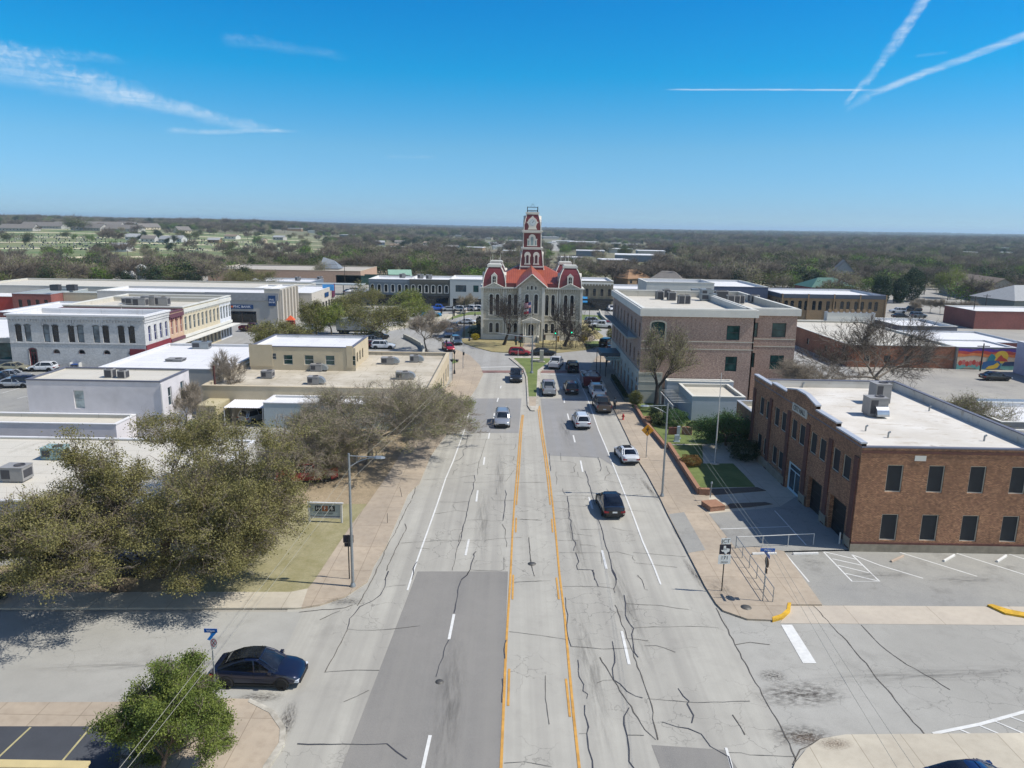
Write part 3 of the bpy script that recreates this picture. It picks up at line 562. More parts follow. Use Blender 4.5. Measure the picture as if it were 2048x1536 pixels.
M_STONE = mat('trim_stone', '#a8a598', .85, .1, 1.2)
M_STONEB = mat('base_stone', '#8d8473', .9, .22, 1.8, stain=.5)
M_COPING = mat('metal_coping', '#a9adb3', .5, .08, 1., metal=.2)
M_COPD = mat('dark_coping', '#5c5e69', .6, .08, 1.)
M_BANDW = mat('pale_cornice', '#c3c2ba', .8, .06, .6, stain=.15)
M_GREENRF = mat('red_metal', '#7d2f2b', .55, .12, .7)
M_FRAMEW = mat('white_frame', '#b8b8b4', .6, .05)
M_FRAMED = mat('dark_frame', '#25282b', .5, .05)
M_STEEL = mat('galvanised', '#8f9598', .45, .12, 2., metal=.55)
M_DKSTEEL = mat('black_metal', '#15171a', .5, .1)
M_UNIT = mat('unit_grey', '#878684', .6, .12, 1.6, stain=.3)
M_UNITD = mat('unit_coil', '#3b3b3f', .7, .2, 6.)
G_DARK = glass('dark_glass', '#0b0d10'); G_GREEN = glass('green_glass', '#16302d'); G_SCREEN = mat('sun_screen', '#14191f', .7, .25, 3.)
G_BLUE = glass('blue_glass', '#1f3038'); G_PALE = glass('pale_glass', '#4a5358'); G_BLIND = glass('blind_glass', '#7f8684', .2)

SIDES = {'S': (lambda W_, D_: ((0, 0), (1, 0), W_, (0, -1))), 'E': (lambda W_, D_: ((W_, 0), (0, 1), D_, (1, 0))), 'N': (lambda W_, D_: ((0, D_), (1, 0), W_, (0, 1))), 'W': (lambda W_, D_: ((0, 0), (0, 1), D_, (-1, 0)))}
def arc(uc, hw, vs, rise, n=8, a0=math.pi, a1=0.):
    return [(uc+hw*math.cos(a0+(a1-a0)*i/n), vs+rise*math.sin(a0+(a1-a0)*i/n)) for i in range(n+1)]
def wall_side(b, P, L_, z0, z1, ops, rev=.18, mi=0):
    us = sorted({0., L_, *[o['u0'] for o in ops], *[o['u1'] for o in ops]}); vs = sorted({z0, z1, *[o['v0'] for o in ops], *[o['v1'] for o in ops]})
    for a, c in zip(us[:-1], us[1:]):
        run = None
        for d, e in zip(vs[:-1], vs[1:]):
            mu, mv = (a+c)/2, (d+e)/2
            if any(o['u0'] < mu < o['u1'] and o['v0'] < mv < o['v1'] for o in ops):
                if run: b.quad(P(a, run[0], 0), P(c, run[0], 0), P(c, run[1], 0), P(a, run[1], 0), mi); run = None
            else: run = (run[0], e) if run else (d, e)
        if run: b.quad(P(a, run[0], 0), P(c, run[0], 0), P(c, run[1], 0), P(a, run[1], 0), mi)
    for o in ops:
        u0, u1, v0, v1, ar = o['u0'], o['u1'], o['v0'], o['v1'], o.get('arch', 0); r = o.get('rev', rev)
        b.quad(P(u0, v0, 0), P(u0, v1-ar, 0), P(u0, v1-ar, -r), P(u0, v0, -r), mi); b.quad(P(u1, v0, 0), P(u1, v1-ar, 0), P(u1, v1-ar, -r), P(u1, v0, -r), mi)
        b.quad(P(u0, v0, 0), P(u1, v0, 0), P(u1, v0, -r), P(u0, v0, -r), mi)
        if ar:
            uc = (u0+u1)/2; A = arc(uc, (u1-u0)/2, v1-ar, ar)
            for (p, q), (s_, t_) in zip(A[:-1], A[1:]): b.quad(P(p, q, 0), P(s_, t_, 0), P(s_, t_, -r), P(p, q, -r), mi)
            h = len(A)//2
            b.poly([P(u0, v1, 0)]+[P(*p, 0) for p in A[:h+1]], mi); b.poly([P(u1, v1, 0)]+[P(*p, 0) for p in reversed(A[h:])], mi)
        else: b.quad(P(u0, v1, 0), P(u1, v1, 0), P(u1, v1, -r), P(u0, v1, -r), mi)
def fit_window(P, o, parent, rev=.18):
    u0, u1, v0, v1, ar = o['u0'], o['u1'], o['v0'], o['v1'], o.get('arch', 0); r = o.get('rev', rev); fw = o.get('fw', .07); st = o.get('style', 'sash')
    fm = o.get('frame', M_FRAMED); nm = o.get('name', 'window')
    b = MB()
    def bar(a, c, d, e, d0=-r+.005, d1=-r+.06):
        q = [P(a, d, d1), P(c, d, d1), P(c, e, d1), P(a, e, d1), P(a, d, d0), P(c, d, d0), P(c, e, d0), P(a, e, d0)]
        b.add(q, [(0, 1, 2, 3), (0, 1, 5, 4), (1, 2, 6, 5), (2, 3, 7, 6), (3, 0, 4, 7)])
    bar(u0, u0+fw, v0, v1); bar(u1-fw, u1, v0, v1); bar(u0+fw, u1-fw, v0, v0+fw); bar(u0+fw, u1-fw, v1-fw, v1)
    if st in ('sash', 'cross'): bar(u0+fw, u1-fw, (v0+v1)/2-.03, (v0+v1)/2+.03)
    if st in ('vert', 'cross'): bar((u0+u1)/2-.03, (u0+u1)/2+.03, v0+fw, v1-fw, -r+.007, -r+.055)
    if st == 'door': bar((u0+u1)/2-.04, (u0+u1)/2+.04, v0+fw, v0+(v1-v0)*.72, -r+.007, -r+.055); bar(u0+fw, u1-fw, v0+(v1-v0)*.72, v0+(v1-v0)*.72+.09)
    if st == 'panels':
        for k in range(1, 5): bar(u0+fw, u1-fw, v0+(v1-v0)*k/5-.02, v0+(v1-v0)*k/5+.02, -r+.007, -r+.04)
    sw = o.get('sur', 0)
    if sw:   # projecting surround / hood
        pr = o.get('proud', .06); S = lambda q: P(q[0], q[1], pr)
        if ar:
            Ai = arc((u0+u1)/2, (u1-u0)/2, v1-ar, ar); Ao = arc((u0+u1)/2, (u1-u0)/2+sw, v1-ar, ar+sw)
            Ai = [(u0, v0)]+Ai+[(u1, v0)]; Ao = [(u0-sw, v0)]+Ao+[(u1+sw, v0)]
        else: Ai = [(u0, v0), (u0, v1), (u1, v1), (u1, v0)]; Ao = [(u0-sw, v0), (u0-sw, v1+sw), (u1+sw, v1+sw), (u1+sw, v0)]
        if o.get('hood'): k = 1; Ai = Ai[1:-1]; Ao = Ao[1:-1]
        for (p, q), (s_, t_) in zip(zip(Ai[:-1], Ai[1:]), zip(Ao[:-1], Ao[1:])):
            b.quad(S(p), S(q), S(t_), S(s_), 1); b.quad(S(s_), S(t_), P(*t_, -.01), P(*s_, -.01), 1); b.quad(S(p), S(q), P(*q, 0), P(*p, 0), 1)
        if not o.get('nosill'):
            for d0, d1, a, c, e, f in ((-.01, pr+.05, u0-sw-.04, u1+sw+.04, v0-.16, v0),):
                q = [P(a, e, d1), P(c, e, d1), P(c, f, d1), P(a, f, d1), P(a, e, d0), P(c, e, d0), P(c, f, d0), P(a, f, d0)]
                b.add(q, [(0, 1, 2, 3), (0, 1, 5, 4), (1, 2, 6, 5), (2, 3, 7, 6), (3, 0, 4, 7)], 1)
    w = b.build(nm, [fm, o.get('surmat', M_STONE)], parent)
    g = MB(); g.quad(P(u0, v0, -r+.02), P(u1, v0, -r+.02), P(u1, v1, -r+.02), P(u0, v1, -r+.02)); g.build('pane' if nm == 'window' else 'panel', o.get('glass', G_DARK), w)
    return w
def row(u0, step, n, w, v0, v1, **k): return [dict(u0=u0+i*step, u1=u0+i*step+w, v0=v0, v1=v1, **k) for i in range(n)]
def bld(name, label, cat, x0, x1, y0, y1, h, wm, rm=None, par=.55, pt=.28, cop=None, ops={}, base=None, group=None, rot=0., cornice=None, copw=.06, coph=.1, sides='SEWN', skip=''):
    W_, D_ = x1-x0, y1-y0
    t = thing(name, label, cat, (x0, y0, 0), rot, group)
    b = MB(); Ps = {}
    for s in sides:
        (ox, oy), (ux, uy), L_, (nx, ny) = SIDES[s](W_, D_)
        P = (lambda u, v, d, ox=ox, oy=oy, ux=ux, uy=uy, nx=nx, ny=ny: (ox+ux*u+nx*d, oy+uy*u+ny*d, v)); Ps[s] = (P, L_)
        wall_side(b, P, L_, 0, h, ops.get(s, []))
    b.build('wall', wm, t)
    for s, lst in ops.items():
        for o in lst: fit_window(Ps[s][0], o, t)
    rm = rm or M_WROOF
    b = MB(); b.quad((pt, pt, h-par), (W_-pt, pt, h-par), (W_-pt, D_-pt, h-par), (pt, D_-pt, h-par))
    for s_, a, c in (('S', (pt, pt), (W_-pt, pt)), ('E', (W_-pt, pt), (W_-pt, D_-pt)), ('N', (W_-pt, D_-pt), (pt, D_-pt)), ('W', (pt, D_-pt), (pt, pt))):
        if s_ in skip:
            x0_ = 0 if s_ == 'W' else W_-pt; b.quad((x0_, pt, h-par-.004), (x0_+pt, pt, h-par-.004), (x0_+pt, D_-pt, h-par-.004), (x0_, D_-pt, h-par-.004)); continue
        b.quad((*a, h-par), (*c, h-par), (*c, h+.01), (*a, h+.01))
    b.build('roof', rm, t)
    cm = cop or M_COPING; e = copw; i_ = pt+.03
    b = MB(); b.box(-e, W_+e, -e, i_, h+.002, h+coph); b.box(-e, W_+e, D_-i_, D_+e, h+.002, h+coph); 'W' in skip or b.box(-e, i_, i_, D_-i_, h+.002, h+coph); 'E' in skip or b.box(W_-i_, W_+e, i_, D_-i_, h+.002, h+coph)
    b.build('coping', cm, t)
    if cornice:   # (z0, z1, depth, material)
        z0, z1, dp, m_ = cornice; b = MB(); b.box(-dp, W_+dp, -dp, -.003, z0, z1); b.box(-dp, -.003, -.003, D_+dp, z0, z1); b.box(W_+.003, W_+dp, -.003, D_+dp, z0, z1); b.build('cornice', m_, t)
    if base:
        hb, m_, sd_ = base; b = MB(); dp = .07
        if 'S' in sd_: b.box(-dp, W_+dp, -dp, -.003, 0, hb)
        if 'W' in sd_: b.box(-dp, -.003, -.003, D_, 0, hb)
        if 'E' in sd_: b.box(W_+.003, W_+dp, -.003, D_, 0, hb)
        b.build('plinth', m_, t)
    t['P'] = 0; del t['P']
    return t, Ps
def O(u0, u1, v0, v1, **k): return dict(u0=u0, u1=u1, v0=v0, v1=v1, **k)

# ---- City Hall
cx0, cx1, cy0, cy1, ch = 26.2, 41.3, 52.7, 77.8, 8.85
scr = dict(glass=G_SCREEN, frame=M_STONE, style='none', fw=.07, rev=.14)
Sop = row(2.08, 3.11, 4, 1.22, 4.85, 7.0, **scr)+row(2.12, 3.07, 4, 1.28, .95, 3.08, **scr)
Wop = [O(u-1.35, u, 5.12, 7.0, **scr) for u in (22.9, 21.0, 18.4, 16.5, 13.8, 11.9, 9.3, 7.4, 4.7, 2.8)]+[O(u-1.3, u, 1.3, 3.1, **scr) for u in (22.7, 20.8, 18.1, 16.4)]
Wop += [O(1.35, 4.3, .02, 3.1, name='garage_door', style='panels', glass=mat('garage_black', '#0d0e10', .6, .1), rev=.4, fw=.05), O(6.0, 8.8, .02, 3.1, name='garage_door', style='panels', glass=MATS['garage_black'], rev=.4, fw=.05),
        O(10.7, 13.9, .02, 2.95, name='entrance_door', style='door', frame=mat('pale_blue_door', '#b4c9cf', .5, .05), glass=G_BLUE, rev=.25, fw=.3)]
CH, chP = bld('city_hall', 'two-storey brown brick city hall with dark screened windows and a white flat roof', 'city hall', cx0, cx1, cy0, cy1, ch-.55, M_CHBRICK, M_STROOF, par=.75, cop=M_COPD, ops={'S': Sop, 'W': Wop}, base=(.62, M_STONEB, 'S'))
P = chP['W'][0]
# stepped parapet with a raised gable over the entrance
prof = [(0, 0), (0, .02), (6.2, .02), (6.2, .62), (9.7, .62), (9.7, 1.02), (10.4, 1.02), (12.9, 2.1), (15.4, 1.02), (16.1, 1.02), (16.1, .62), (19.9, .62), (19.9, .3), (25.1, .3), (25.1, 0)]
prof = [(0, 0), (0, .2), (4.4, .2), (4.4, .58), (8.6, .58), (8.6, .95), (11.0, 1.38), (13.1, 1.38), (15.5, .95), (15.5, .66), (19.6, .66), (19.6, .4), (25.1, .4), (25.1, 0)]
zt = ch-.55+.1
b = MB(); b.poly([P(u, zt+v, .06) for u, v in prof]); b.poly([P(u, zt+v, -.30) for u, v in prof])
b.build('stepped_parapet', M_CHBRICK, CH)
b = MB(); top = prof[1:-1]
for (u, v), (s_, w_) in zip(top[:-1], top[1:]):
    if u == s_: continue
    dn = .12
    q = [P(u, zt+v, .12), P(s_, zt+w_, .12), P(s_, zt+w_, -.36), P(u, zt+v, -.36), P(u, zt+v+dn, .12), P(s_, zt+w_+dn, .12), P(s_, zt+w_+dn, -.36), P(u, zt+v+dn, -.36)]
    b.add(q, [(3, 2, 1, 0), (4, 5, 6, 7), (0, 1, 5, 4), (1, 2, 6, 5), (2, 3, 7, 6), (3, 0, 4, 7)])
b.build('parapet_coping', M_COPING, CH)
for i, yc in enumerate((.5, 5.15, 9.85, 14.45, 19.45, 24.6)): b = MB(); b.add([P(yc-.35, z, d) for d in (.10, .0) for z in (0, 7.45)]+[P(yc+.35, z, d) for d in (.10, .0) for z in (0, 7.45)], [(0, 1, 5, 4), (0, 1, 3, 2), (4, 5, 7, 6), (1, 3, 7, 5)]); b.build('pier', M_CHDARK, CH)
for a, c in ((14.2, 25.1), (9.0, 10.5), (4.5, 5.8), (0, 1.15)): b = MB(); b.add([P(a, 0, .09), P(c, 0, .09), P(c, 1.0, .13), P(a, 1.0, .13), P(a, 1.0, 0), P(c, 1.0, 0)], [(0, 1, 2, 3), (3, 2, 5, 4)]); b.build('stone_base', M_STONEB, CH)
b = MB(); q = [P(10.4, 7.75, .1), P(13.8, 7.75, .1), P(13.8, 8.5, .1), P(10.4, 8.5, .1)]; b.poly(q)
for i in range(4): a, c = q[i], q[(i+1) % 4]; b.quad(a, c, (c[0]+.1, c[1], c[2]), (a[0]+.1, a[1], a[2]))
pl = b.build('name_plaque', mat('plaque_stone', '#b7b3a6', .8, .05), CH)
text('lettering', 'CITY HALL', M_DKSTEEL, pl, P(12.1, 8.12, .115), .66, (R(90), 0, R(-90)), .01, sx=.86)
b = MB(); b.box(4.0, 4.85, -.05, -.003, 7.35, 7.75); b.build('wall_panel', M_BANDW, CH)
b = MB(); b.box(0, 15.1, -.05, -.003, .64, .80); b.box(0, 15.1, -.04, -.003, 7.9, 8.12); b.build('soldier_course', M_CHDARK, CH)
bld('brick_annex', 'low one-storey brown brick annex on the far side of the city hall', 'building', 26.5, 34, 77.9, 84.2, 4.4, M_CHBRICK, M_WROOF2, cop=M_COPING, ops={'W': [O(1.2, 2.3, 1.0, 3.1, **scr), O(3.6, 4.7, 1.0, 3.1, **scr)]})
bld('low_building', 'low dark brown flat-roofed building right behind the city hall', 'building', 44.5, 66, 66, 76, 3.6, M_CHDARK, M_STROOF, cop=M_BANDW, par=.5)
bld('low_building.001', 'small white flat-roofed building past the back corner of the city hall', 'building', 55, 75, 80, 90, 3.4, M_GREYST, M_WROOF, cop=M_BANDW)

# ---- restaurant block
rx0, rx1, ry0, ry1, rh = 17.7, 33.2, 100.4, 130.5, 13.7
gr = dict(glass=G_GREEN, frame=M_FRAMED, style='sash')
Sop = [O(1.3, 3.2, 9.05, 11.6, arch=.3, sur=.22, surmat=M_LIME, proud=.03, nosill=True, style='vert', glass=G_GREEN), O(11.7, 13.5, 9.2, 11.2, **gr), O(11.8, 13.45, 4.8, 6.9, **gr)]
Wop = []
for i in range(8): u = 1.1+i*3.65; Wop += [O(u, u+1.1, 9.2, 11.35, arch=.4, glass=G_DARK, style='sash'), O(u, u+1.1, 5.2, 7.2, glass=G_DARK, style='sash'), O(u+.1, u+1.0, 2.8, 3.4, glass=G_DARK, style='none')]
for i in range(8): u = .8+i*3.65; Wop += [O(u, u+1.7, .25, 2.25, glass=G_DARK, style='vert', frame=M_FRAMEW, rev=.3)]
RB, rP = bld('restaurant_building', 'three-storey mottled brown brick building with a pale cornice and arched windows beside the main road', 'building', rx0, rx1, ry0, ry1, rh-.35, M_RBRICK, M_WROOF2, par=1.0, pt=.4, cop=M_BANDW, ops={'S': Sop, 'W': Wop}, cornice=(rh-1.35, rh-.36, .35, M_BANDW), copw=.1, sides='SWN', skip='E')
b = MB(); b.box(15.3, 15.5, 0, 3.5, 0, rh-.35); b.build('side_wall', M_RBRICK, RB); b = MB(); b.box(15.1, 15.6, .43, 3.9, rh-.348, rh-.25); b.build('side_coping', M_BANDW, RB)
P = rP['W'][0]
b = MB(); W_, D_ = rx1-rx0, ry1-ry0
for k in range(len(Wop)): pass
def band(b, s, z0, z1, d0, d1, u0=None, u1=None):
    P_, L_ = s; a = 0 if u0 is None else u0; c = L_ if u1 is None else u1
    q = [P_(a, z0, d1), P_(c, z0, d1), P_(c, z1, d1), P_(a, z1, d1), P_(a, z0, d0), P_(c, z0, d0), P_(c, z1, d0), P_(a, z1, d0)]
    b.add(q, [(0, 1, 2, 3), (0, 1, 5, 4), (1, 2, 6, 5), (2, 3, 7, 6), (3, 0, 4, 7)])
# pale stone ground storey: piers, bands and spandrels standing proud of the brick
for i in range(9):
    u = 0 if i == 0 else 2.55+(i-1)*3.65; e = .75 if i == 0 else min(u+1.85, D_)
    band(b, rP['W'], 0, 2.4, 0, .10, u, e)
band(b, rP['W'], 2.4, 2.65, 0, .16); band(b, rP['W'], 3.5, 4.7, 0, .12)
for i in range(9):
    u = 0 if i == 0 else 2.12+(i-1)*3.65; e = 1.18 if i == 0 else min(u+2.7, D_)
    band(b, rP['W'], 2.65, 3.5, 0, .08, u, e)
band(b, rP['S'], 0, 4.2, 0, .08, -.08, 3.2); band(b, rP['S'], 4.2, 4.5, 0, .12, -.1, 3.2); band(b, rP['S'], 3.1, 3.22, .08, .12, -.1, 3.2); band(b, rP['S'], 2.0, 2.08, .08, .11, -.1, 3.2)
b.build('stone_storey', mat('pale_limestone', '#aaa99e', .85, .08, .8, stain=.2), RB)
b = MB(); band(b, rP['S'], 7.8, 7.92, 0, .04, 0, W_); band(b, rP['S'], 8.85, 8.97, 0, .04, 0, W_); b.build('string_course', M_STONE, RB)
b = MB()
b.box(-1.5, -.12, 3, D_-.2, 8.75, 8.93)
b.build('balcony', mat('balcony_slab', '#8b9390', .7), RB)
b = MB()
for i in range(40): y = 3.1+i*(D_-3.5)/39; b.box(-1.47, -1.44, y, y+.03, 8.93, 9.9)
b.box(-1.48, -1.43, 3, D_-.2, 9.9, 9.95); b.build('balcony_railing', M_DKSTEEL, RB)
# canopy with sign over the pavement
cy = thing('entrance_canopy', 'dark flat metal canopy on slim posts with a restaurant sign, beside the brick building', 'canopy', (14.3, 118.2, 0))
b = MB(); b.add([(0, 0, 3.6), (3.4, 0, 3.6), (3.4, 5.6, 3.6), (0, 5.6, 3.6), (.2, .2, 4.1), (3.3, .2, 4.1), (3.3, 5.4, 4.1), (.2, 5.4, 4.1)], [(3, 2, 1, 0), (4, 5, 6, 7), (0, 1, 5, 4), (1, 2, 6, 5), (2, 3, 7, 6), (3, 0, 4, 7)]); b.build('canopy_roof', mat('canopy_grey', '#3d4850', .5, .1), cy)
for x, y in ((.1, .1), (.1, 5.5), (1.0, .1)): b = MB(); b.tube((x, y, .1), (x, y, 3.6), .06, n=6); b.build('post', M_DKSTEEL, cy)
b = MB(); b.box(1.0, 3.3, .0, .08, 2.95, 3.5); sg = b.build('sign_board', mat('sign_teal', '#8fa7ab', .6), cy)
text('lettering', 'RESTAURANT', M_DKSTEEL, sg, (2.15, -.012, 3.22), .36, (R(90), 0, 0), .006, sx=.95)
wg, wP = bld('brick_wing', 'set-back east wing of the mottled brick building with square green windows', 'building', rx1+.02, 40.3, 103.9, 132, rh-.45, M_RBRICK, M_WROOF2, par=1.0, pt=.4, cop=M_BANDW, ops={'S': [O(.75, 1.6, 9.2, 11.25, **gr), O(3.6, 5.6, 9.2, 11.25, **gr), O(.75, 1.5, 4.8, 6.9, **gr), O(3.7, 5.7, 4.5, 6.6, **gr)]}, cornice=(rh-1.4, rh-.46, .35, M_BANDW), sides='SEN', skip='W')
b = MB(); band(b, wP['S'], 7.8, 7.92, 0, .04); band(b, wP['S'], 8.85, 8.97, 0, .04); b.build('string_course', M_STONE, wg)
bld('white_penthouse', 'plain white upper storey standing behind the mottled brick building', 'building', 25.5, 38.5, 142, 152, 14.0, M_BANDW, M_WROOF, cop=M_BANDW)
bld('low_building.002', 'low white-roofed building between the mottled brick block and the square', 'building', 20.5, 26, 133, 141, 4.0, M_GREYST, M_WROOF)

# small white house-like office
SW, sP = bld('white_office', 'small white painted one-storey office with a slatted awning next to the city hall garden', 'building', 22.9, 29.6, 90.8, 98.6, 3.3, mat('white_block', '#a3abb2', .9, .06, 1., bump=.15), M_WROOF2, par=.35, cop=M_BANDW)
b = MB()
for i in range(9): b.obox((-1.15, .4+i*.9, 2.45), 2.5, .09, .05, 0)
b.box(-2.45, -2.35, 0, 8, 2.0, 2.15); b.build('awning_slats', M_FRAMEW, SW, angle=None)
for i in range(4): b = MB(); b.box(-2.45, -2.35, .1+i*2.5, .2+i*2.5, 0, 2.05); b.build('awning_post', M_FRAMEW, SW)
bld('white_office_wing', 'rear wing of the small white office with a pale roof below the brick tower block', 'building', 21.3, 30.4, 98.8, 100.2, 3.6, MATS['white_block'], M_WROOF, par=.2, cop=M_BANDW)

# ---- beige commercial building
BB, bP = bld('beige_building', 'wide low beige building with a stained flat roof crowded with air conditioners', 'building', -38.3, -10.1, 88.6, 115.5, 4.15, M_BEIGE, M_GRAVEL, par=.45, pt=.4, cop=M_BEIGE, ops={'E': [O(2.4+i*3.6, 4.2+i*3.6, .5, 2.7, glass=G_DARK, frame=M_FRAMEW) for i in range(7)]})
gb, gP = bld('beige_upper_block', 'beige upper block with a bright white roof rising from the low beige building', 'building', -36.9, -22.5, 101.7, 113.2, 7.0, M_BEIGE, M_WROOF, par=.35, pt=.3, cop=M_COPD,
   ops={'S': [O(.9, 1.9, 5.2, 6.1, style='cross', frame=M_FRAMEW, glass=G_PALE), O(2.6, 3.7, 5.2, 6.1, style='cross', frame=M_FRAMEW, glass=G_PALE)]+row(4.7, 2.95, 4, 1.3, 4.5, 5.9, glass=G_GREEN, frame=M_FRAMEW), 'E': row(1.0, 1.9, 4, .9, 4.4, 5.9, arch=.4, glass=G_DARK)})
b = MB(); b.box(-.06, 3.2, -.07, -.003, 4.2, 7.3); b.box(13.6, 14.46, -.07, -.003, 4.2, 7.3); b.build('raised_corner', M_BEIGE, gb)
bld('white_roof_building', 'long low building with a brilliant white flat roof west of the beige one', 'building', -55.8, -38.5, 97.2, 118, 4.5, M_GREYST, M_WROOF, par=.3, cop=M_WROOF)
bld('low_white_building', 'low pale blue-white building under the bare trees in front of the beige one', 'building', -29.4, -9.4, 84.5, 88.5, 3.1, mat('pale_blue_wall', '#a3adae', .9, .05), M_WROOF, par=.15, cop=M_WROOF, ops={'E': [O(.8, 2.2, .2, 2.3, glass=G_DARK)]})
# container and carport
cn = thing('shipping_container', 'cream shipping container with double doors beside the carport', 'container', (-37.6, 84.9, 0), R(-2))
b = MB(); b.box(0, 2.45, 0, 4.6, .1, 2.6)
for i in range(15): b.box(-.03, -.001, .15+i*.3, .28+i*.3, .2, 2.5); b.box(2.451, 2.48, .15+i*.3, .28+i*.3, .2, 2.5)
b.build('shell', mat('cream_steel', '#b3a988', .6, .08, 1., stain=.2), cn)
for k in (0, 1): b = MB(); b.box(.08+k*1.17, 1.2+k*1.17, -.04, -.002, .2, 2.5); d = b.build('door', mat('worn_cream', '#a59d84', .7, .2, 3., stain=.5), cn); b = MB(); b.tube((.45+k*1.4, -.07, .2), (.45+k*1.4, -.07, 2.5), .02); b.build('lock_bar', M_STEEL, d)
cp = thing('carport', 'white corrugated metal carport over a parked silver wagon', 'carport', (-34.4, 84.9, 0))
b = MB(); n = 18
for i in range(n): x = i*4.9/n; b.add([(x, 0, 2.35), (x+.14, 0, 2.41), (x+.14, 4.2, 2.56), (x, 4.2, 2.5), (x+.272, 0, 2.35), (x+.272, 4.2, 2.5)], [(0, 1, 2, 3), (1, 4, 5, 2)])
b.build('roof', M_WROOF, cp)
for x, y in ((.1, .1), (4.7, .1), (.1, 4.1), (4.7, 4.1)): b = MB(); b.box(x-.05, x+.05, y-.05, y+.05, 0, 2.4); b.build('post', M_FRAMEW, cp)

# ---- lilac box, annex and the long white-roofed building
LB, lP = bld('lilac_building', 'two-storey plain lilac-white building with a dark roof edge and one window facing the road', 'building', -52.5, -38, 77.5, 84.6, 6.95, M_LILAC, M_WROOF2, par=.12, pt=.2, cop=M_COPD,
   ops={'S': [O(5.0, 6.1, 3.9, 5.9, glass=G_BLIND, frame=M_FRAMEW)], 'E': [O(1.6, 2.5, 3.9, 6.0, glass=G_BLUE, frame=M_FRAMEW), O(4.7, 5.6, 3.9, 6.0, glass=G_BLUE, frame=M_FRAMEW)]}, coph=.14)
b = MB(); b.tube((14.62, -.08, 0), (14.62, -.08, 6.8), .06); b.build('downpipe', M_FRAMEW, LB)
bld('lilac_annex', 'low lilac-white annex with a dusty flat roof in front of the lilac building', 'building', -70, -40.9, 73.3, 77.42, 3.3, M_LILAC, M_WROOF2, par=.35, cop=M_WROOF)
bld('long_white_building', 'long low building with a wide dusty white roof mostly hidden behind the oaks', 'building', -90, -23.5, 49, 64.7, 4.4, M_GREYST, M_WROOF2, par=.12, pt=.2, cop=M_WROOF)
bld('corner_roof', 'cream parapet roof corner at the bottom edge below the sealed parking lot', 'building', -32, -14.9, 12, 22.75, 5.0, M_CREAM, M_WROOF, par=.3, cop=mat('cream_edge', '#b8a778', .7, .1))

# ---- white brick corner block and its neighbours down the side street
def wb_ops():
    o = []
    xs = [1.7, 3.5, 7.0, 8.8, 11.9, 13.7, 16.7, 18.5, 21.6-.2, 23.2-.2]
    x = lambda px: -82.6+(px-22)/(283-22)*22.1+82.6
    for k, px in enumerate((37, 55, 91, 108.5, 139, 157, 187.5, 206, 236, 256)):
        u = x(px)-.2; u = min(u, 20.9)
        o.append(O(u, u+1.05, 4.25, 7.1, arch=.25, glass=G_PALE if k in (1, 2, 5, 6) else G_DARK, style='sash', frame=M_FRAMED, sur=.12, surmat=mat('window_trim_grey', '#6c6e70', .8), hood=True, proud=.05, nosill=True))
    for px in (108, 157, 206, 255): u = min(x(px)-.3, 20.5); o.append(O(u, u+1.0, 2.35, 3.0, arch=.45, glass=G_DARK, frame=M_REDBR, style='none', sur=.1, surmat=MATS['window_trim_grey'], proud=.03, nosill=True))
    o.append(O(2.9, 4.2, .1, 3.2, arch=.3, name='door', style='door', frame=mat('dark_red_paint', '#6d1f29', .6), glass=G_DARK, fw=.22, sur=.12, surmat=MATS['window_trim_grey'], nosill=True, proud=.03))
    return o
wE = row(1.2, 2.0, 4, .95, 4.3, 7.0, arch=.25, glass=glass('violet_glass', '#2a2c4a'), frame=M_FRAMEW)
WB, wP_ = bld('white_brick_block', 'two-storey white painted brick corner building with ten tall arched windows and a red door', 'building', -82.6, -60.3, 119.3, 128.1, 8.55, M_WHITEW, M_WROOF, par=.6, pt=.4, cop=M_WROOF, ops={'S': wb_ops(), 'E': wE}, copw=.3, coph=.28)
b = MB(); band(b, wP_['S'], 6.55+.02, 6.72, 0, .02, 0, .9); band(b, wP_['S'], 3.98, 4.12, 0, .07); band(b, wP_['S'], 8.0, 8.5, 0, .16)
for i in range(46): band(b, wP_['S'], 7.62, 7.98, 0, .14, .2+i*.48, .4+i*.48)
for u in (5.2, 10.2, 14.9, 19.4): band(b, wP_['S'], 7.0, 8.0, 0, .1, u, u+.28); band(b, wP_['S'], 7.0, 8.0, 0, .1, u+.4, u+.6)
band(b, wP_['E'], 8.0, 8.5, 0, .18); band(b, wP_['E'], 7.6, 7.9, 0, .1); b.build('cornice', M_WHITEW, WB)
b = MB(); band(b, wP_['E'], 2.9, 3.9, 0, .15); b.build('shop_fascia', MATS['dark_red_paint'], WB)
b = MB(); b.box(19.6, 22.2, -.08, -.003, 1.8, 3.3); b.build('shop_panel', MATS['dark_red_paint'], WB)
b = MB(); b.box(22.31, 24.8, -.8, 8.6, 2.55, 2.7); b.build('awning', M_BANDW, WB)
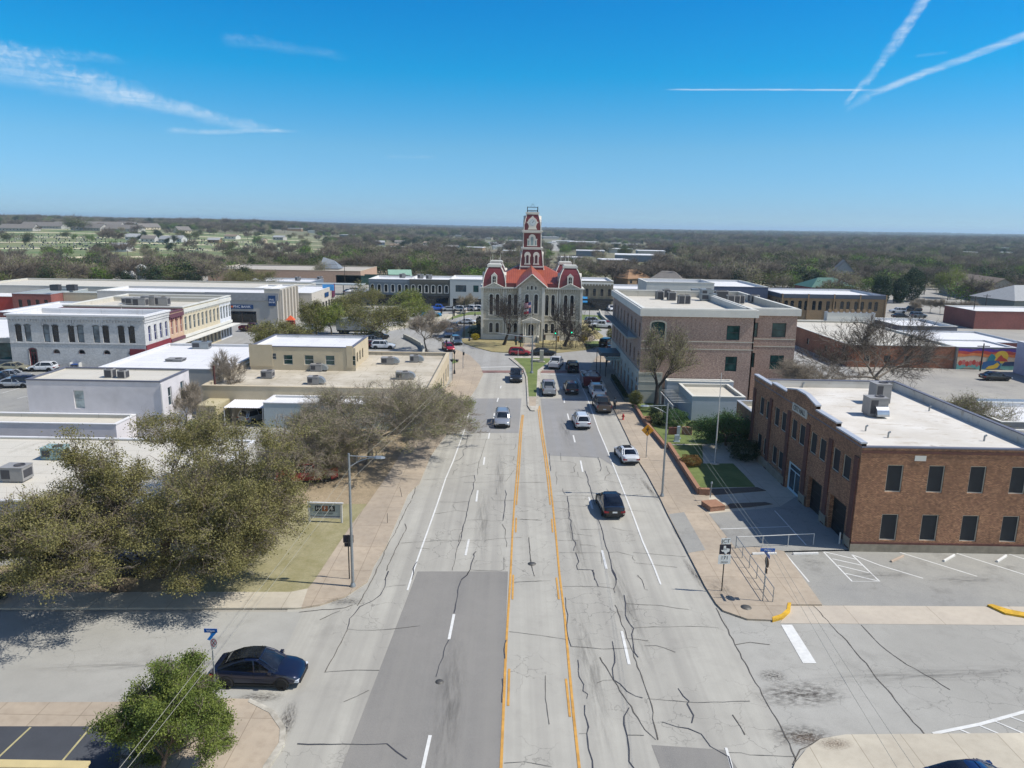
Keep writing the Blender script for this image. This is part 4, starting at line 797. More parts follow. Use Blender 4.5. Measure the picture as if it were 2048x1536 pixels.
def shop(name, label, y0, y1, h, wm, wincol, n, x1=-60.3, bot=M_FRAMEW, topc=M_BANDW, surm=M_STONE):
    L_ = y1-y0; st = L_/n
    o = [O(.35*st+i*st-.1, .35*st+i*st+.8, 4.3, 6.9, arch=.2, glass=wincol, frame=M_FRAMEW, sur=.1, surmat=surm, nosill=True, hood=True) for i in range(n)]
    o += [O(.2*st+i*st, .85*st+i*st, .4, 2.6, glass=G_DARK, frame=bot, style='vert') for i in range(n)]
    t, Q = bld(name, label, 'building', -82, x1, y0, y1, h, wm, M_WROOF2, par=.7, pt=.4, cop=topc, ops={'E': o}, copw=.14, coph=.2, sides='SEN')
    b = MB(); band(b, Q['E'], h-.9, h-.25, 0, .25); band(b, Q['E'], 3.1, 3.6, 0, .25); 
    for i in range(int(L_/.7)): band(b, Q['E'], h-1.2, h-.9, 0, .2, .1+i*.7, .35+i*.7)
    b.build('cornice', topc, t); b = MB(); band(b, Q['E'], 2.75, 2.9, .0, 1.9); b.build('awning', M_BANDW, t)
    return t
shop('peach_shop', 'narrow peach shopfront with three red-brown arched windows beside the white corner block', 128.15, 133.6, 8.2, mat('peach_paint', '#b79a80', .85), mat('rust_shutter', '#7d4a41', .7), 3, topc=mat('plum_cornice', '#5e3a44', .7), surm=MATS['dark_red_paint'])
shop('cream_shops', 'long cream shop row with narrow hooded upper windows down the side street', 133.65, 150.5, 8.6, M_CREAM, G_BLUE, 9)
shop('white_shop', 'white shopfront with tall glazed bays at the end of the cream shop row', 150.55, 156.5, 8.6, mat('white_paint', '#c2c5c9', .8), G_BLUE, 4)

# ---- bank
PB, pP = bld('bank_building', 'grey-fronted bank with a blue sign over its brown double entrance', 'bank', -100, -56.8, 176.8, 191.5, 7.35, M_GREYST, M_WROOF, par=.5, cop=M_BANDW, ops={'S': [O(43.2-12.2, 43.2-5.2, .2, 3.0, style='vert', glass=G_DARK, frame=mat('bronze_frame', '#5a3a2c', .5))], 'E': [O(2+i*2.6, 3.6+i*2.6, .3, 3.2, glass=G_DARK) for i in range(5)]})
b = MB(); b.box(26, 43.6, -.2, -.003, 4.6+1.0, 7.5); b.build('upper_band', mat('band_grey', '#8b8c8d', .85), PB)
b = MB(); b.box(31.6, 37.4, -.12, -.003, 3.6, 4.6); s1 = b.build('sign_board', mat('sign_blue', '#123a66', .5), PB)
text('lettering', 'PNC BANK', mat('letter_white', '#d8dadd', .6), s1, (34.7, -.135, 4.1), .85, (R(90), 0, 0), .006); b = MB(); b.box(32.05, 32.55, -.16, -.125, 3.9, 4.35); b.build('logo', mat('letter_orange', '#cf6a2a', .6), s1)
b = MB(); b.box(41.2, 42.9, -.34, -.22, 4.4, 6.9); s2 = b.build('sign_board', MATS['sign_blue'], PB); text('lettering', 'PNC\nBANK', MATS['letter_white'], s2, (42.05, -.355, 5.6), .6, (R(90), 0, 0), .006)
bP2, q2 = bld('bank_side_block', 'taller cream side block of the bank with pilasters facing the square', 'bank', -60.0, -56.2, 177.4, 191.0, 8.4, M_PNC, M_WROOF, par=.3, cop=M_BANDW, sides='SEWN')
b = MB(); [b.box(3.81, 4.3, .1+i*2.6, .5+i*2.6, 0, 8.2) for i in range(6)]; b.build('pilaster', M_PNC, bP2)
wn, q3 = bld('bank_wing', 'lower cream wing behind the bank with a row of shopfront openings', 'building', -72, -52.5, 191.6, 216, 6.2, M_PNC, M_WROOF, par=.3, cop=M_BANDW, ops={'E': [O(1+i*3.2, 3.2+i*3.2, .3, 2.8, glass=G_DARK) for i in range(7)]})
b = MB(); b.box(19.6, 19.75, 21, 24.3, 3.2, 6.9); b.build('maroon_panel', mat('maroon', '#5c2540', .6), wn)
b = MB(); b.box(19.6, 19.72, 13, 17, 4.0, 5.2); s3 = b.build('sign_board', MATS['sign_blue'], wn)
bld('long_flat_building', 'long flat-roofed grey building behind the bank with a paler roof', 'building', -150, -61, 203, 228, 6.0, M_GREYST, M_WROOF2, par=.4, cop=M_BANDW)
bld('red_brick_building', 'small red brick building with four arched windows at the far left', 'building', -127.5, -117.6, 187, 203, 5.3, M_REDBR, mat('grey_roof', '#8f9696', .8), cop=M_COPING, ops={'S': row(1.4, 2.2, 4, 1.0, 1.2, 3.9, arch=.2, glass=G_DARK)})
bld('tan_wall_building', 'long low building with a tan block wall beside the red brick one', 'building', -117.5, -90, 192, 215, 5.3, M_CREAM, MATS['grey_roof'], cop=M_BANDW)
bld('red_store', 'bright red flat-roofed store at the left edge', 'building', -160, -127.8, 188, 205, 4.4, mat('bright_red', '#8f2b1f', .7), M_WROOF, cop=M_BANDW)
bld('white_flat_building', 'low building with a white roof just left of the white brick block', 'building', -125, -83.6, 124, 150, 4.0, M_GREYST, M_WROOF, par=.3, cop=M_WROOF, ops={'S': [O(34, 40, .3, 3.2, glass=G_GREEN, style='cross')]})
bld('store_row_roof', 'low white-roofed buildings behind the white brick block', 'building', -110, -84, 155, 178, 4.5, M_REDBR, M_WROOF, par=.3)

# ---- square: far side shop row
def front(name, label, x0, x1, y0, h, wm, n, wc, sur, D_=16, roofm=M_WROOF, botm=M_DKSTEEL, low=None, topc=None):
    st = (x1-x0)/n
    o = [O(i*st+st*.3, i*st+st*.3+.9, 4.2, 6.4, arch=.35, glass=wc, frame=M_FRAMED, sur=.2, surmat=sur, proud=.06) for i in range(n)] if n else []
    o += [O(.5, x1-x0-.5, .2, 2.7, glass=G_DARK, style='vert', frame=M_DKSTEEL, rev=.5)]
    t, Q = bld(name, label, 'building', x0, x1, y0, y0+D_, h, wm, roofm, par=.5, cop=topc or M_BANDW, ops={'S': o}, copw=.1)
    if n:
        b = MB(); band(b, Q['S'], h-.9, h-.35, 0, .2)
        for i in range(int((x1-x0)/.9)): band(b, Q['S'], h-1.3, h-.9, 0, .18, .2+i*.9, .45+i*.9)
        b.build('cornice', low or wm, t)
    b = MB(); band(b, Q['S'], 2.8, 3.4, 0, .9); b.build('awning', botm, t)
    return t
front('grey_shopfront', 'grey-blue two-storey shop row with six white-hooded windows behind the square trees', -43.6, -31.3, 222.5, 7.9, mat('grey_blue_paint', '#6d7780', .85), 6, G_DARK, M_BANDW)
front('taupe_shopfront', 'dark taupe two-storey shop row with white-hooded windows left of the modern white building', -31.2, -19.2, 221.8, 8.1, mat('taupe_paint', '#57564f', .85), 6, G_DARK, M_BANDW)
t, Q = bld('modern_white_building', 'modern white building with a strip of square windows left of the courthouse', 'building', -19.1, -5, 221.5, 240, 8.3, mat('white_panel', '#9ea4a4', .7, .04), M_WROOF, par=.4, cop=M_BANDW, ops={'S': [O(1.7, 4.9, 4.6, 6.6, glass=G_BLUE, style='none'), O(7.0, 8.6, 4.6, 6.6, glass=G_GREEN, style='none'), O(9.9, 11.6, 4.6, 6.6, glass=G_DARK, style='none'), O(.9, 6.2, .2, 2.6, glass=G_DARK, rev=.6), O(7.4, 13, .2, 2.6, glass=G_DARK, rev=.6)]})
front('stone_shopfront', 'grey-brown stone two-storey shop with four narrow windows right of the courthouse', 18.5, 29.6, 219.5, 8.6, mat('brown_stone', '#77705f', .9, .15, 1.5), 5, G_DARK, MATS['brown_stone'], low=M_BANDW)
aw = thing('blue_awning', 'bright blue awning on the shop right of the courthouse', 'awning', (17.8, 218.4, 2.6)); b = MB(); b.add([(0, 0, 0), (4.2, 0, 0), (4.2, 1.1, 1.5), (0, 1.1, 1.5), (0, 0, -.35), (4.2, 0, -.35)], [(0, 1, 2, 3), (4, 5, 1, 0)]); b.add([(0, 0, -.35), (0, 0, 0), (0, 1.1, 1.5), (4.2, 0, -.35), (4.2, 0, 0), (4.2, 1.1, 1.5)], [(0, 1, 2), (3, 4, 5)]); b.build('fabric', mat('awning_blue', '#1f7fb4', .7), aw)
bld('low_building.003', 'low white-roofed building right of the stone shop beyond the square', 'building', 29.8, 46, 222, 240, 6.2, M_GREYST, M_WROOF)
# tan brick row with dark cornice
o = []
for i in range(7): o += [O(.9+i*3.9, 1.9+i*3.9, 2.6, 5.2, arch=.3, glass=G_DARK, frame=M_FRAMED), O(2.6+i*3.9, 3.6+i*3.9, 2.6, 5.2, arch=.3, glass=G_DARK, frame=M_FRAMED)]
TR, tq = bld('tan_brick_row', 'long tan brick row with paired arched windows and a dark blue-grey cornice', 'building', 74.5, 103.4, 205, 226, 6.9, M_TANBR, M_WROOF, cop=M_COPD, ops={'S': o, 'W': [O(1+i*2.6, 2.1+i*2.6, 2.6, 5.2, arch=.3, glass=G_DARK) for i in range(8)]}, copw=.25)
b = MB(); band(b, tq['S'], 5.9, 6.9, 0, .35); band(b, tq['W'], 5.9, 6.9, 0, .35); b.build('cornice', mat('slate_cornice', '#3d4654', .7), TR)
b = MB(); [band(b, tq['S'], 0, 7.1, 0, .4, i*7.2, i*7.2+.35) for i in range(5)]; b.build('pilaster', M_TANBR, TR)
bld('dark_cornice_building', 'long flat white-roofed building with dark blue parapet behind the mottled brick block', 'building', 52, 73, 212, 240, 8.2, mat('slate_wall', '#3f4960', .8), M_WROOF, cop=M_BANDW)
OB, oq = bld('orange_brick_building', 'broad orange brick building with a white roof behind the big bare tree', 'building', 61, 80.3, 132, 168, 4.0, M_OBRICK, M_WROOF2, par=.3, cop=M_BANDW, ops={'W': [O(18, 19.2, 1.2, 2.4, glass=G_DARK), O(9, 10.2, 1.2, 2.4, glass=G_DARK)], 'S': [O(3+i*3.6, 4.2+i*3.6, 1.0, 2.2, glass=G_DARK) for i in range(4)]})
st, sq = bld('parapet_block', 'white stepped parapet block with brick merlons on the roof of the orange brick building', 'parapet', 72, 83, 168.3, 170, 5.9, M_BANDW, M_WROOF, par=.2, pt=.1)
b = MB(); [b.box(.2+i*1.3, .9+i*1.3, -.1, .4, 6.02, 6.7) for i in range(8)]; b.build('merlons', M_TANBR, st)
bld('mural_building', 'white-roofed building whose front wall carries the coloured mural', 'building', 80.4, 91.2, 131.6, 141, 4.0, mat('mural_wall', '#8b8a85', .9), M_WROOF, par=.2, cop=M_WROOF)
MU = thing('wall_mural', 'painted mural of a red and orange sky, a yellow sun and teal rolling shapes', 'mural', (80.6, 131.45, .05))
MM = {k: mat('mural_'+k, c, .8, .12, 2.) for k, c in dict(purple='#5b3a86', red='#b4463a', orange='#cf7a45', cream='#c9b49a', teal='#2f7f86', yellow='#d5b13c', blue='#2d5d8c', rose='#c06a62', green='#6ba09a', navy='#23395e').items()}
def wavy(z0, z1, a, mk, seed, d):
    b = MB(); n = 30; top = [(10.4*i/n, 0, z1+a*math.sin(i*.5+seed)+a*.5*math.sin(i*1.1+seed*2)) for i in range(n+1)]; bot = [(p[0], 0, z0+a*math.sin(i*.45+seed+1)) for i, p in enumerate(top)]
    for i in range(n): b.quad((bot[i][0], -d, bot[i][2]), (bot[i+1][0], -d, bot[i+1][2]), (top[i+1][0], -d, top[i+1][2]), (top[i][0], -d, top[i][2]))
    b.build('painted_band', MM[mk], MU)
wavy(.1, 3.7, .0, 'cream', 0, .004); wavy(3.2, 3.75, .06, 'purple', 1, .010); wavy(2.7, 3.3, .10, 'red', 2, .016); wavy(2.35, 2.85, .12, 'orange', 3, .022); wavy(.1, 1.0, .25, 'green', 4, .028)
for i in range(7): b = MB(); b.prism([(.6+i*.62+.36*math.cos(a), 1.1+.5*math.sin(i*2.1)*.3+.5*math.sin(a)) for a in np.linspace(0, 2*math.pi, 9)[:-1]], .03, .034); ob = b.build('painted_shape', MM['rose' if i % 2 else 'red'], MU); ob.rotation_euler = (R(90), 0, 0); 
def blob(pts, mk, d): b = MB(); b.poly([(x, -d, z) for x, z in pts]); b.build('painted_shape', MM[mk], MU)
blob([(7.9+1.25*math.cos(a), 2.3+1.15*math.sin(a)) for a in np.linspace(0, 2*math.pi, 25)[:-1]], 'yellow', .042)
blob([(6.9, 1.5), (7.3, 2.2), (7.8, 2.7), (8.3, 2.2), (8.9, 1.9), (9.2, 1.5)], 'red', .046)
blob([(5.4, 1.5), (5.6, 2.3), (6.0, 2.9), (6.5, 2.7), (6.9, 2.2), (6.6, 1.5)], 'teal', .05)
blob([(4.6, .1), (4.7, 1.3), (6.0, 1.65), (7.6, 1.55), (8.0, .9), (7.9, .1)], 'blue', .054)
blob([(5.3, .1), (5.8, .6), (6.6, .8), (7.3, 1.3), (7.8, .9), (7.4, .3), (6.6, .1)], 'yellow', .058)
blob([(8.1, .7), (10.4, .7), (10.4, 1.5), (8.6, 1.4)], 'navy', .05)
bld('pale_wall_building', 'pale lavender-walled building at the right edge beside the mural', 'building', 89.3, 110, 112, 129, 5.6, mat('lavender_wall', '#aeb0c0', .85, .12, 1.), M_WROOF, cop=M_WROOF)
bld('brick_edge_building', 'red brick building with a white roof at the right edge beyond the mural', 'building', 119.5, 150, 190, 204, 4.6, M_REDBR, M_WROOF, par=.3, cop=M_BANDW)
bld('grey_flat_building', 'small grey flat-roofed building in the lot behind the bare tree', 'building', 86, 99, 163, 178, 3.8, mat('grey_wall', '#6f6d70', .9, .1), M_WROOF, cop=M_BANDW)
bld('low_building.004', 'low white flat roofs between the orange brick building and the mural', 'building', 81, 100, 142, 158, 3.4, M_REDBR, M_WROOF, par=.25)
# metal shed and pipe right of city hall
ms = thing('metal_shed', 'corrugated metal wall with a white tank on it behind the city hall', 'shed', (59.5, 90.2, 0))
b = MB()
for i in range(32): x = i*.36; b.add([(x, 0, 1.2), (x+.18, -.06, 1.2), (x+.36, 0, 1.2), (x, 0, 3.2), (x+.18, -.06, 3.2), (x+.36, 0, 3.2)], [(0, 1, 4, 3), (1, 2, 5, 4)])
b.box(0, 11.5, .05, 3.0, 3.0, 3.15); b.build('corrugated_wall', M_STEEL, ms)
b = MB(); b.tube((1, -.5, 2.0), (10, -.5, 2.0), .32, n=14); b.build('tank', M_FRAMEW, ms)
for x in (.2, 5.5, 11): b = MB(); b.box(x, x+.15, -.1, .1, 0, 3.1); b.build('post', M_FRAMEW, ms)

# ---- mid-distance buildings beyond the square
bld('beige_school', 'long low beige building with a flat tan roof beyond the bank', 'building', -124, -62, 300, 336, 5.4, mat('peach_beige', '#a98d78', .9), mat('tan_roof', '#a39c90', .95, .1, .3), par=.4, cop=M_CREAM)
sp = thing('tent_roof', 'grey tent-shaped roof lantern on the long beige building', 'roof lantern', (-83, 314, 5.4)); b = MB(); b.add([(0, 0, 0), (9, 0, 0), (9, 9, 0), (0, 9, 0), (1.5, 4.5, 4.6), (6.2, 4.5, 3.2)], [(0, 1, 5, 4), (1, 2, 5), (2, 3, 4, 5), (3, 0, 4)]); b.build('roof', mat('lead_roof', '#6d7378', .6), sp)
bld('grey_store', 'grey one-storey store with a white roof and dark windows behind the bank', 'building', -96, -72, 262, 280, 3.6, mat('blue_grey_wall', '#5f6b78', .85), M_WROOF, ops={'S': row(10, 3.4, 4, 2.4, .6, 2.2, glass=G_DARK)})
cpn = thing('drive_canopy', 'flat grey canopy roof on posts beside the small car lot', 'canopy', (-76, 254, 0)); b = MB(); b.box(0, 24, 0, 6, 3.4, 3.7); b.build('roof', MATS['grey_roof'], cpn)
for i in range(5): b = MB(); b.box(1+i*5.4, 1.2+i*5.4, .5, .7, 0, 3.4); b.build('post', M_FRAMED, cpn)
bld('green_long_building', 'long dark green low building beyond the car lot', 'building', -72, -43, 300, 308, 3.6, mat('dark_green_wall', '#2c4a41', .8), mat('dark_green_roof', '#31493f', .8), cop=MATS['dark_green_wall'])
bld('kiosk_building', 'low cream kiosk beside the parked cars behind the square trees', 'building', -53, -43.5, 232, 240, 3.2, M_PNC, M_WROOF)

def house(name, label, x, y, w, d, h, rise, wm, rm, rz=0, group=None, z=None, hip=False, cat='house'):
    z = float(terrain(x, y)) if z is None else z
    t = thing(name, label, cat, (x, y, z), rz, group)
    b = MB(); b.box(-w/2, w/2, -d/2, d/2, -1, h); 
    if not hip: b.add([(-w/2, -d/2, h), (-w/2, d/2, h), (-w/2, 0, h+rise), (w/2, -d/2, h), (w/2, d/2, h), (w/2, 0, h+rise)], [(0, 1, 2), (3, 4, 5)])
    b.build('wall', wm, t)
    e = .5; b = MB()
    if hip: b.add([(-w/2-e, -d/2-e, h), (w/2+e, -d/2-e, h), (w/2+e, d/2+e, h), (-w/2-e, d/2+e, h), (-w/2+d*.45, 0, h+rise), (w/2-d*.45, 0, h+rise)], [(0, 1, 5, 4), (1, 2, 5), (2, 3, 4, 5), (3, 0, 4)])
    else:
        k = rise/(d/2)*e
        b.add([(-w/2-e, -d/2-e, h-k), (w/2+e, -d/2-e, h-k), (w/2+e, 0, h+rise+.05), (-w/2-e, 0, h+rise+.05), (w/2+e, d/2+e, h-k), (-w/2-e, d/2+e, h-k)], [(0, 1, 2, 3), (3, 2, 4, 5)])
        b.add([(-w/2-e, -d/2-e, h-k-.15), (w/2+e, -d/2-e, h-k-.15), (w/2+e, 0, h+rise-.1), (-w/2-e, 0, h+rise-.1), (w/2+e, d/2+e, h-k-.15), (-w/2-e, d/2+e, h-k-.15)], [(0, 1, 2, 3), (3, 2, 4, 5)])
    b.build('roof', rm, t)
    if w > 9:
        for i in range(int(w/4)): b = MB(); b.box(-w/2+1.2+i*4, -w/2+2.4+i*4, -d/2-.04, -d/2-.01, 1., 2.3); b.build('window', G_DARK, t)
    return t
M_GRF = mat('green_metal_roof', '#3c5f50', .5, .1); M_SHING = mat('grey_shingle', '#6d6862', .9, .12, .6); M_SHINGB = mat('brown_shingle', '#77695a', .9, .12, .6)
house('green_roof_house', 'brick house with a wide green metal hipped roof right of the tan brick row', 116, 276, 17, 12, 4.2, 3.2, M_REDBR, M_GRF, R(8), hip=True, z=0)
house('small_green_roof', 'small green-roofed pavilion behind the tan brick row', 84, 268, 9, 8, 3.6, 2.4, M_GREYST, M_GRF, R(5), hip=True, z=0)
house('gabled_house', 'grey steep-gabled house with a pointed turret among the right-hand trees', 146, 330, 14, 11, 6, 6, mat('grey_siding', '#8d8f90', .8), M_SHING, R(70), z=0)
house('shingle_office', 'long tan office with a shingled gable roof beyond the green verge on the right', 181, 287, 34, 16, 4.2, 4.2, mat('stone_siding', '#9c988c', .9), M_SHINGB, R(82), z=0)
house('pavilion', 'open garage pavilion with a pale hipped roof at the right edge', 158, 228, 24, 16, 5.0, 4.0, mat('garage_wall', '#6f746f', .9), mat('pale_shingle', '#8f9191', .9), R(12), z=0, hip=True)
house('green_barn', 'small pale green gambrel-roofed barn beyond the square', -49, 318, 9, 7, 2.2, 3, MATS['dark_green_wall'], mat('pale_green_roof', '#7a9a88', .7), R(15), z=0)
house('brown_hip_house', 'small brown hipped roof among bare trees right of the courthouse', 52, 325, 13, 10, 3, 3.6, M_TANBR, mat('orange_shingle', '#8a6c50', .9), R(30), z=0, hip=True)
house('grey_hip_house', 'grey roofed house beside the brown hipped roof', 66, 318, 14, 10, 3, 3.6, M_GREYST, M_SHING, R(-20), z=0, hip=True)
# silos left
for i, (px, py, r_, hh) in enumerate(((253, 573, 1.7, 4.4), (266, 573, 1.7, 4.3), (286, 572, 2.2, 6.6), (274, 570, 1.8, 4.6))):
    g = G(px, py); lab = ('white silo with a domed top, leftmost of four beyond the white roofs', 'white silo with a domed top, in front of the rusty one', 'tallest silver silo of the four beyond the white roofs', 'silo with a rusty orange top behind the white ones')[i]
    t = thing('silo', lab, 'silo', (g.x, g.y, 0), group='silos beyond the white roofs')
    b = MB(); b.lathe([(r_, 0), (r_, hh)], n=18); b.build('tank', M_FRAMEW if i != 2 else M_STEEL, t)
    b = MB(); b.lathe([(r_+.1, hh), (r_*.55, hh+1.0), (.3, hh+1.5), (0, hh+1.5)], n=18); b.build('lid', mat('rusty_top', '#a5714c', .8) if i == 3 else M_FRAMEW, t)
# ================================================================ COURTHOUSE
M_REDROOF = mat('red_standing_seam', '#611f24', .45, .12, .8)
def seam():
    t = NT('orange_seam_roof'); sep = t.N.new('ShaderNodeSeparateXYZ'); t.L.new(t.obj(), sep.inputs[0])
    w = t.N.new('ShaderNodeTexWave'); w.inputs['Scale'].default_value = .75; w.inputs['Distortion'].default_value = 0; w.bands_direction = 'X'; t.L.new(t.obj(), w.inputs[0])
    c = t.mix(t.ramp(t.noise(.8, 4), .3, .7), srgb('#85402a'), srgb('#974d33')); c = t.mix(t.ramp(w.outputs['Fac'], .88, .97, 0, .6), c, srgb('#5e1f1c'))
    t.col(c); t.rough(.5); t.bump(w.outputs['Fac'], .4, .04); return t.mat
M_SEAM = seam(); M_TRIM = mat('grey_trim', '#cbc8bc', .8, .08, 1.); M_TRIMW = mat('white_trim', '#c4c3ba', .7, .05)
CHS = thing('courthouse', 'grey limestone courthouse with red mansard roofs and a tall red clock tower', 'courthouse', (3.95, 157.8, .1))
def pt_side(o, ux, uy, nx, ny): return lambda u, v, d: (o[0]+ux*u+nx*d, o[1]+uy*u+ny*d, v)
b = MB(); HW, DP, EV = 10.6, 21.0, 11.1
tall = dict(arch=.33, sur=.2, surmat=M_TRIM, proud=.07, style='cross', frame=M_FRAMED, glass=G_DARK, rev=.22)
Sx = [-8.7, -7.35, -4.75, -3.45, 3.25, 4.55, 7.25, 8.6]
Sop = [O(x-.36+HW, x+.36+HW, 5.3, 9.75, **tall) for x in Sx]+[O(x-.36+HW, x+.36+HW, 1.5, 3.6, **tall) for x in Sx]
Ep = [O(1.5+i*2.3, 2.3+i*2.3, 5.3, 9.75, **tall) for i in range(8)]+[O(1.5+i*2.3, 2.3+i*2.3, 1.5, 3.6, **tall) for i in range(8)]
PS = pt_side((-HW, 0), 1, 0, 0, -1); PE = pt_side((HW, 0), 0, 1, 1, 0); PW = pt_side((-HW, 0), 0, 1, -1, 0); PN = pt_side((-HW, DP), 1, 0, 0, 1)
wall_side(b, PS, 2*HW, 0, EV, Sop); wall_side(b, PE, DP, 0, EV, Ep); wall_side(b, PW, DP, 0, EV, Ep); wall_side(b, PN, 2*HW, 0, EV, [])
b.build('wall', M_LIME, CHS)
for P_, ops in ((PS, Sop), (PE, Ep), (PW, Ep)):
    for o in ops: fit_window(P_, o, CHS)
b = MB(); e = .55
for (x0, x1, y0, y1) in ((-HW-e, HW+e, -e, 0), (-HW-e, HW+e, DP, DP+e), (-HW-e, -HW, 0, DP), (HW, HW+e, 0, DP)): b.box(x0, x1, y0, y1, EV-.12, EV+.16)
b.build('eaves', M_TRIMW, CHS)
b = MB()
for x in (-10.62, -5.95, -5.6, 5.55, 5.9, 10.62): b.box(x-.25, x+.25, -.14, -.003, 0, EV-.13)
b.box(-HW-.12, HW+.12, -.18, -.003, 0, 1.0); b.box(-HW-.08, HW+.08, -.10, -.0031, 4.2, 4.45)
for i in range(44): x = -HW+.2+i*.48; b.box(x, x+.12, -.42, -.003, EV-.75, EV-.13)
b.build('quoins', M_TRIM, CHS)
# corner pavilions with bell-curved mansards
prof = [(2.45, 0), (2.42, .8), (2.3, 1.7), (2.05, 2.7), (1.65, 3.6), (1.28, 4.2)]
def sq(cx, cy, h, z): return [(cx-h, cy-h, z), (cx+h, cy-h, z), (cx+h, cy+h, z), (cx-h, cy+h, z)]
for cx, cy in ((-8.1, 2.4), (8.1, 2.4), (-8.1, DP-2.4), (8.1, DP-2.4)):
    b = MB(); b.loft([sq(cx, cy, h, EV+.17+z) for h, z in prof], smooth=False); mr = b.build('mansard_roof', M_REDROOF, CHS)
    for s_, t_ in ((-1, -1), (1, -1), (1, 1), (-1, 1)):
        b = MB()
        for (h0, z0), (h1, z1) in zip(prof[:-1], prof[1:]): b.tube((cx+s_*h0, cy+t_*h0, EV+.17+z0), (cx+s_*h1, cy+t_*h1, EV+.17+z1), .11, n=5)
        b.build('hip_ridge', M_TRIMW, mr)
    b = MB(); b.box(cx-1.55, cx+1.55, cy-1.55, cy+1.55, EV+4.3, EV+4.75); b.box(cx-1.35, cx+1.35, cy-1.35, cy+1.35, EV+4.75, EV+4.95); b.build('roof_cap', M_TRIMW, mr)
    for dx, dy in ((0, -1), (1, 0), (-1, 0), (0, 1)):
        if (dy == 1 and cy < 5) or (dy == -1 and cy > 5): continue
        D0 = 2.5; Pd = (lambda u, v, d, dx=dx, dy=dy, cx=cx, cy=cy: (cx+dx*(D0+d)+(-dy)*u, cy+dy*(D0+d)+dx*u, EV+.17+v))
        b = MB(); out = [(-.75, .35), (.75, .35), (.62, .9), (.66, 2.4), (0, 3.05), (-.66, 2.4), (-.62, .9)]
        b.poly([Pd(u, v, .06) for u, v in out])
        for (u, v), (s_, w_) in zip(out, out[1:]+out[:1]): b.quad(Pd(u, v, .06), Pd(s_, w_, .06), Pd(s_, w_, -1.3), Pd(u, v, -1.3))
        dm = b.build('dormer', M_TRIM, CHS)
        b = MB(); A = [(-.33, .75)]+arc(0, .33, 2.0, .33)+[(.33, .75)]; b.poly([Pd(u, v, .08) for u, v in A]); b.build('pane', G_DARK, dm)
        b = MB(); b.quad(Pd(-.03, .75, .1), Pd(.03, .75, .1), Pd(.03, 2.3, .1), Pd(-.03, 2.3, .1)); b.quad(Pd(-.33, 1.5, .1), Pd(.33, 1.5, .1), Pd(.33, 1.56, .1), Pd(-.33, 1.56, .1)); b.build('glazing_bar', M_TRIM, dm)
    if cy < 5:
        b = MB(); b.add([(cx-1.9, -.6, EV+.16), (cx, -.6, EV+1.05), (cx+1.9, -.6, EV+.16), (cx-1.9, 0, EV+.16), (cx, 0, EV+1.05), (cx+1.9, 0, EV+.16)], [(0, 2, 1), (0, 1, 4, 3), (1, 2, 5, 4)])
        b.build('small_gable', M_LIME, CHS)
        b = MB(); b.tube((cx-2.1, -.62, EV+.12), (cx, -.62, EV+1.13), .09); b.tube((cx+2.1, -.62, EV+.12), (cx, -.62, EV+1.13), .09); b.build('gable_moulding', M_TRIMW, CHS)
    for ex in (-2.3, 2.3): b = MB(); b.tube((cx+ex*.4, cy+1, EV+4.9), (cx+ex*.4, cy+1, EV+6.3), .04); b.build('finial', M_TRIMW, mr)
# main hipped roof and front gable
b = MB(); b.box(-5.6, 5.6, .25, .6, EV+.17, EV+1.0); b.build('eaves_band', M_REDROOF, CHS)
b = MB(); z0, z1 = EV+.95, 14.9
b.add([(-10.2, .3, z0), (10.2, .3, z0), (10.2, DP-.3, z0), (-10.2, DP-.3, z0), (-7.0, 4.4, 13.3), (7.0, 4.4, 13.3), (7.0, 16.4, 13.3), (-7.0, 16.4, 13.3), (-3.2, 9.5, 15.3), (3.2, 9.5, 15.3), (3.2, 11.5, 15.3), (-3.2, 11.5, 15.3)], [(0, 1, 5, 4), (1, 2, 6, 5), (2, 3, 7, 6), (3, 0, 4, 7), (4, 5, 9, 8), (5, 6, 10, 9), (6, 7, 11, 10), (7, 4, 8, 11), (8, 9, 10, 11)])
b.build('hipped_roof', M_SEAM, CHS)
px0, px1, pf = -2.9, 2.7, -1.9; pc = (px0+px1)/2; PE_ = 11.9; AP = 14.0
b = MB(); Pp = pt_side((px0, pf), 1, 0, 0, -1); pw = px1-px0
pops = [O(pc-px0-1.0-.38, pc-px0-1.0+.38, 5.9, 10.0, **tall), O(pc-px0+.95-.38, pc-px0+.95+.38, 5.9, 10.0, **tall), O(pc-px0-.55, pc-px0+.55, 1.2, 3.7, arch=.5, name='entrance_door', style='door', frame=mat('brown_door', '#2f1d18', .5), glass=G_DARK, rev=.3, sur=.15, surmat=M_TRIM),
        O(pc-px0-.2, pc-px0+.2, 10.95, 12.2-.35, arch=.2, style='none', sur=.1, surmat=M_TRIM, proud=.04), O(pc-px0-1.0, pc-px0-.68, 10.95, 11.7, arch=.15, style='none', sur=.1, surmat=M_TRIM, proud=.04), O(pc-px0+.68, pc-px0+1.0, 10.95, 11.7, arch=.15, style='none', sur=.1, surmat=M_TRIM, proud=.04)]
wall_side(b, Pp, pw, 0, PE_, pops); b.poly([Pp(0, PE_, 0), Pp(pw, PE_, 0), Pp(pw/2, AP, 0)])
for x in (px0, px1): b.quad((x, pf, 0), (x, 0, 0), (x, 0, PE_), (x, pf, PE_))
b.build('portal', M_LIME, CHS)
for o in pops: fit_window(Pp, o, CHS)
b = MB(); rz = AP+.45; ez = PE_-.35
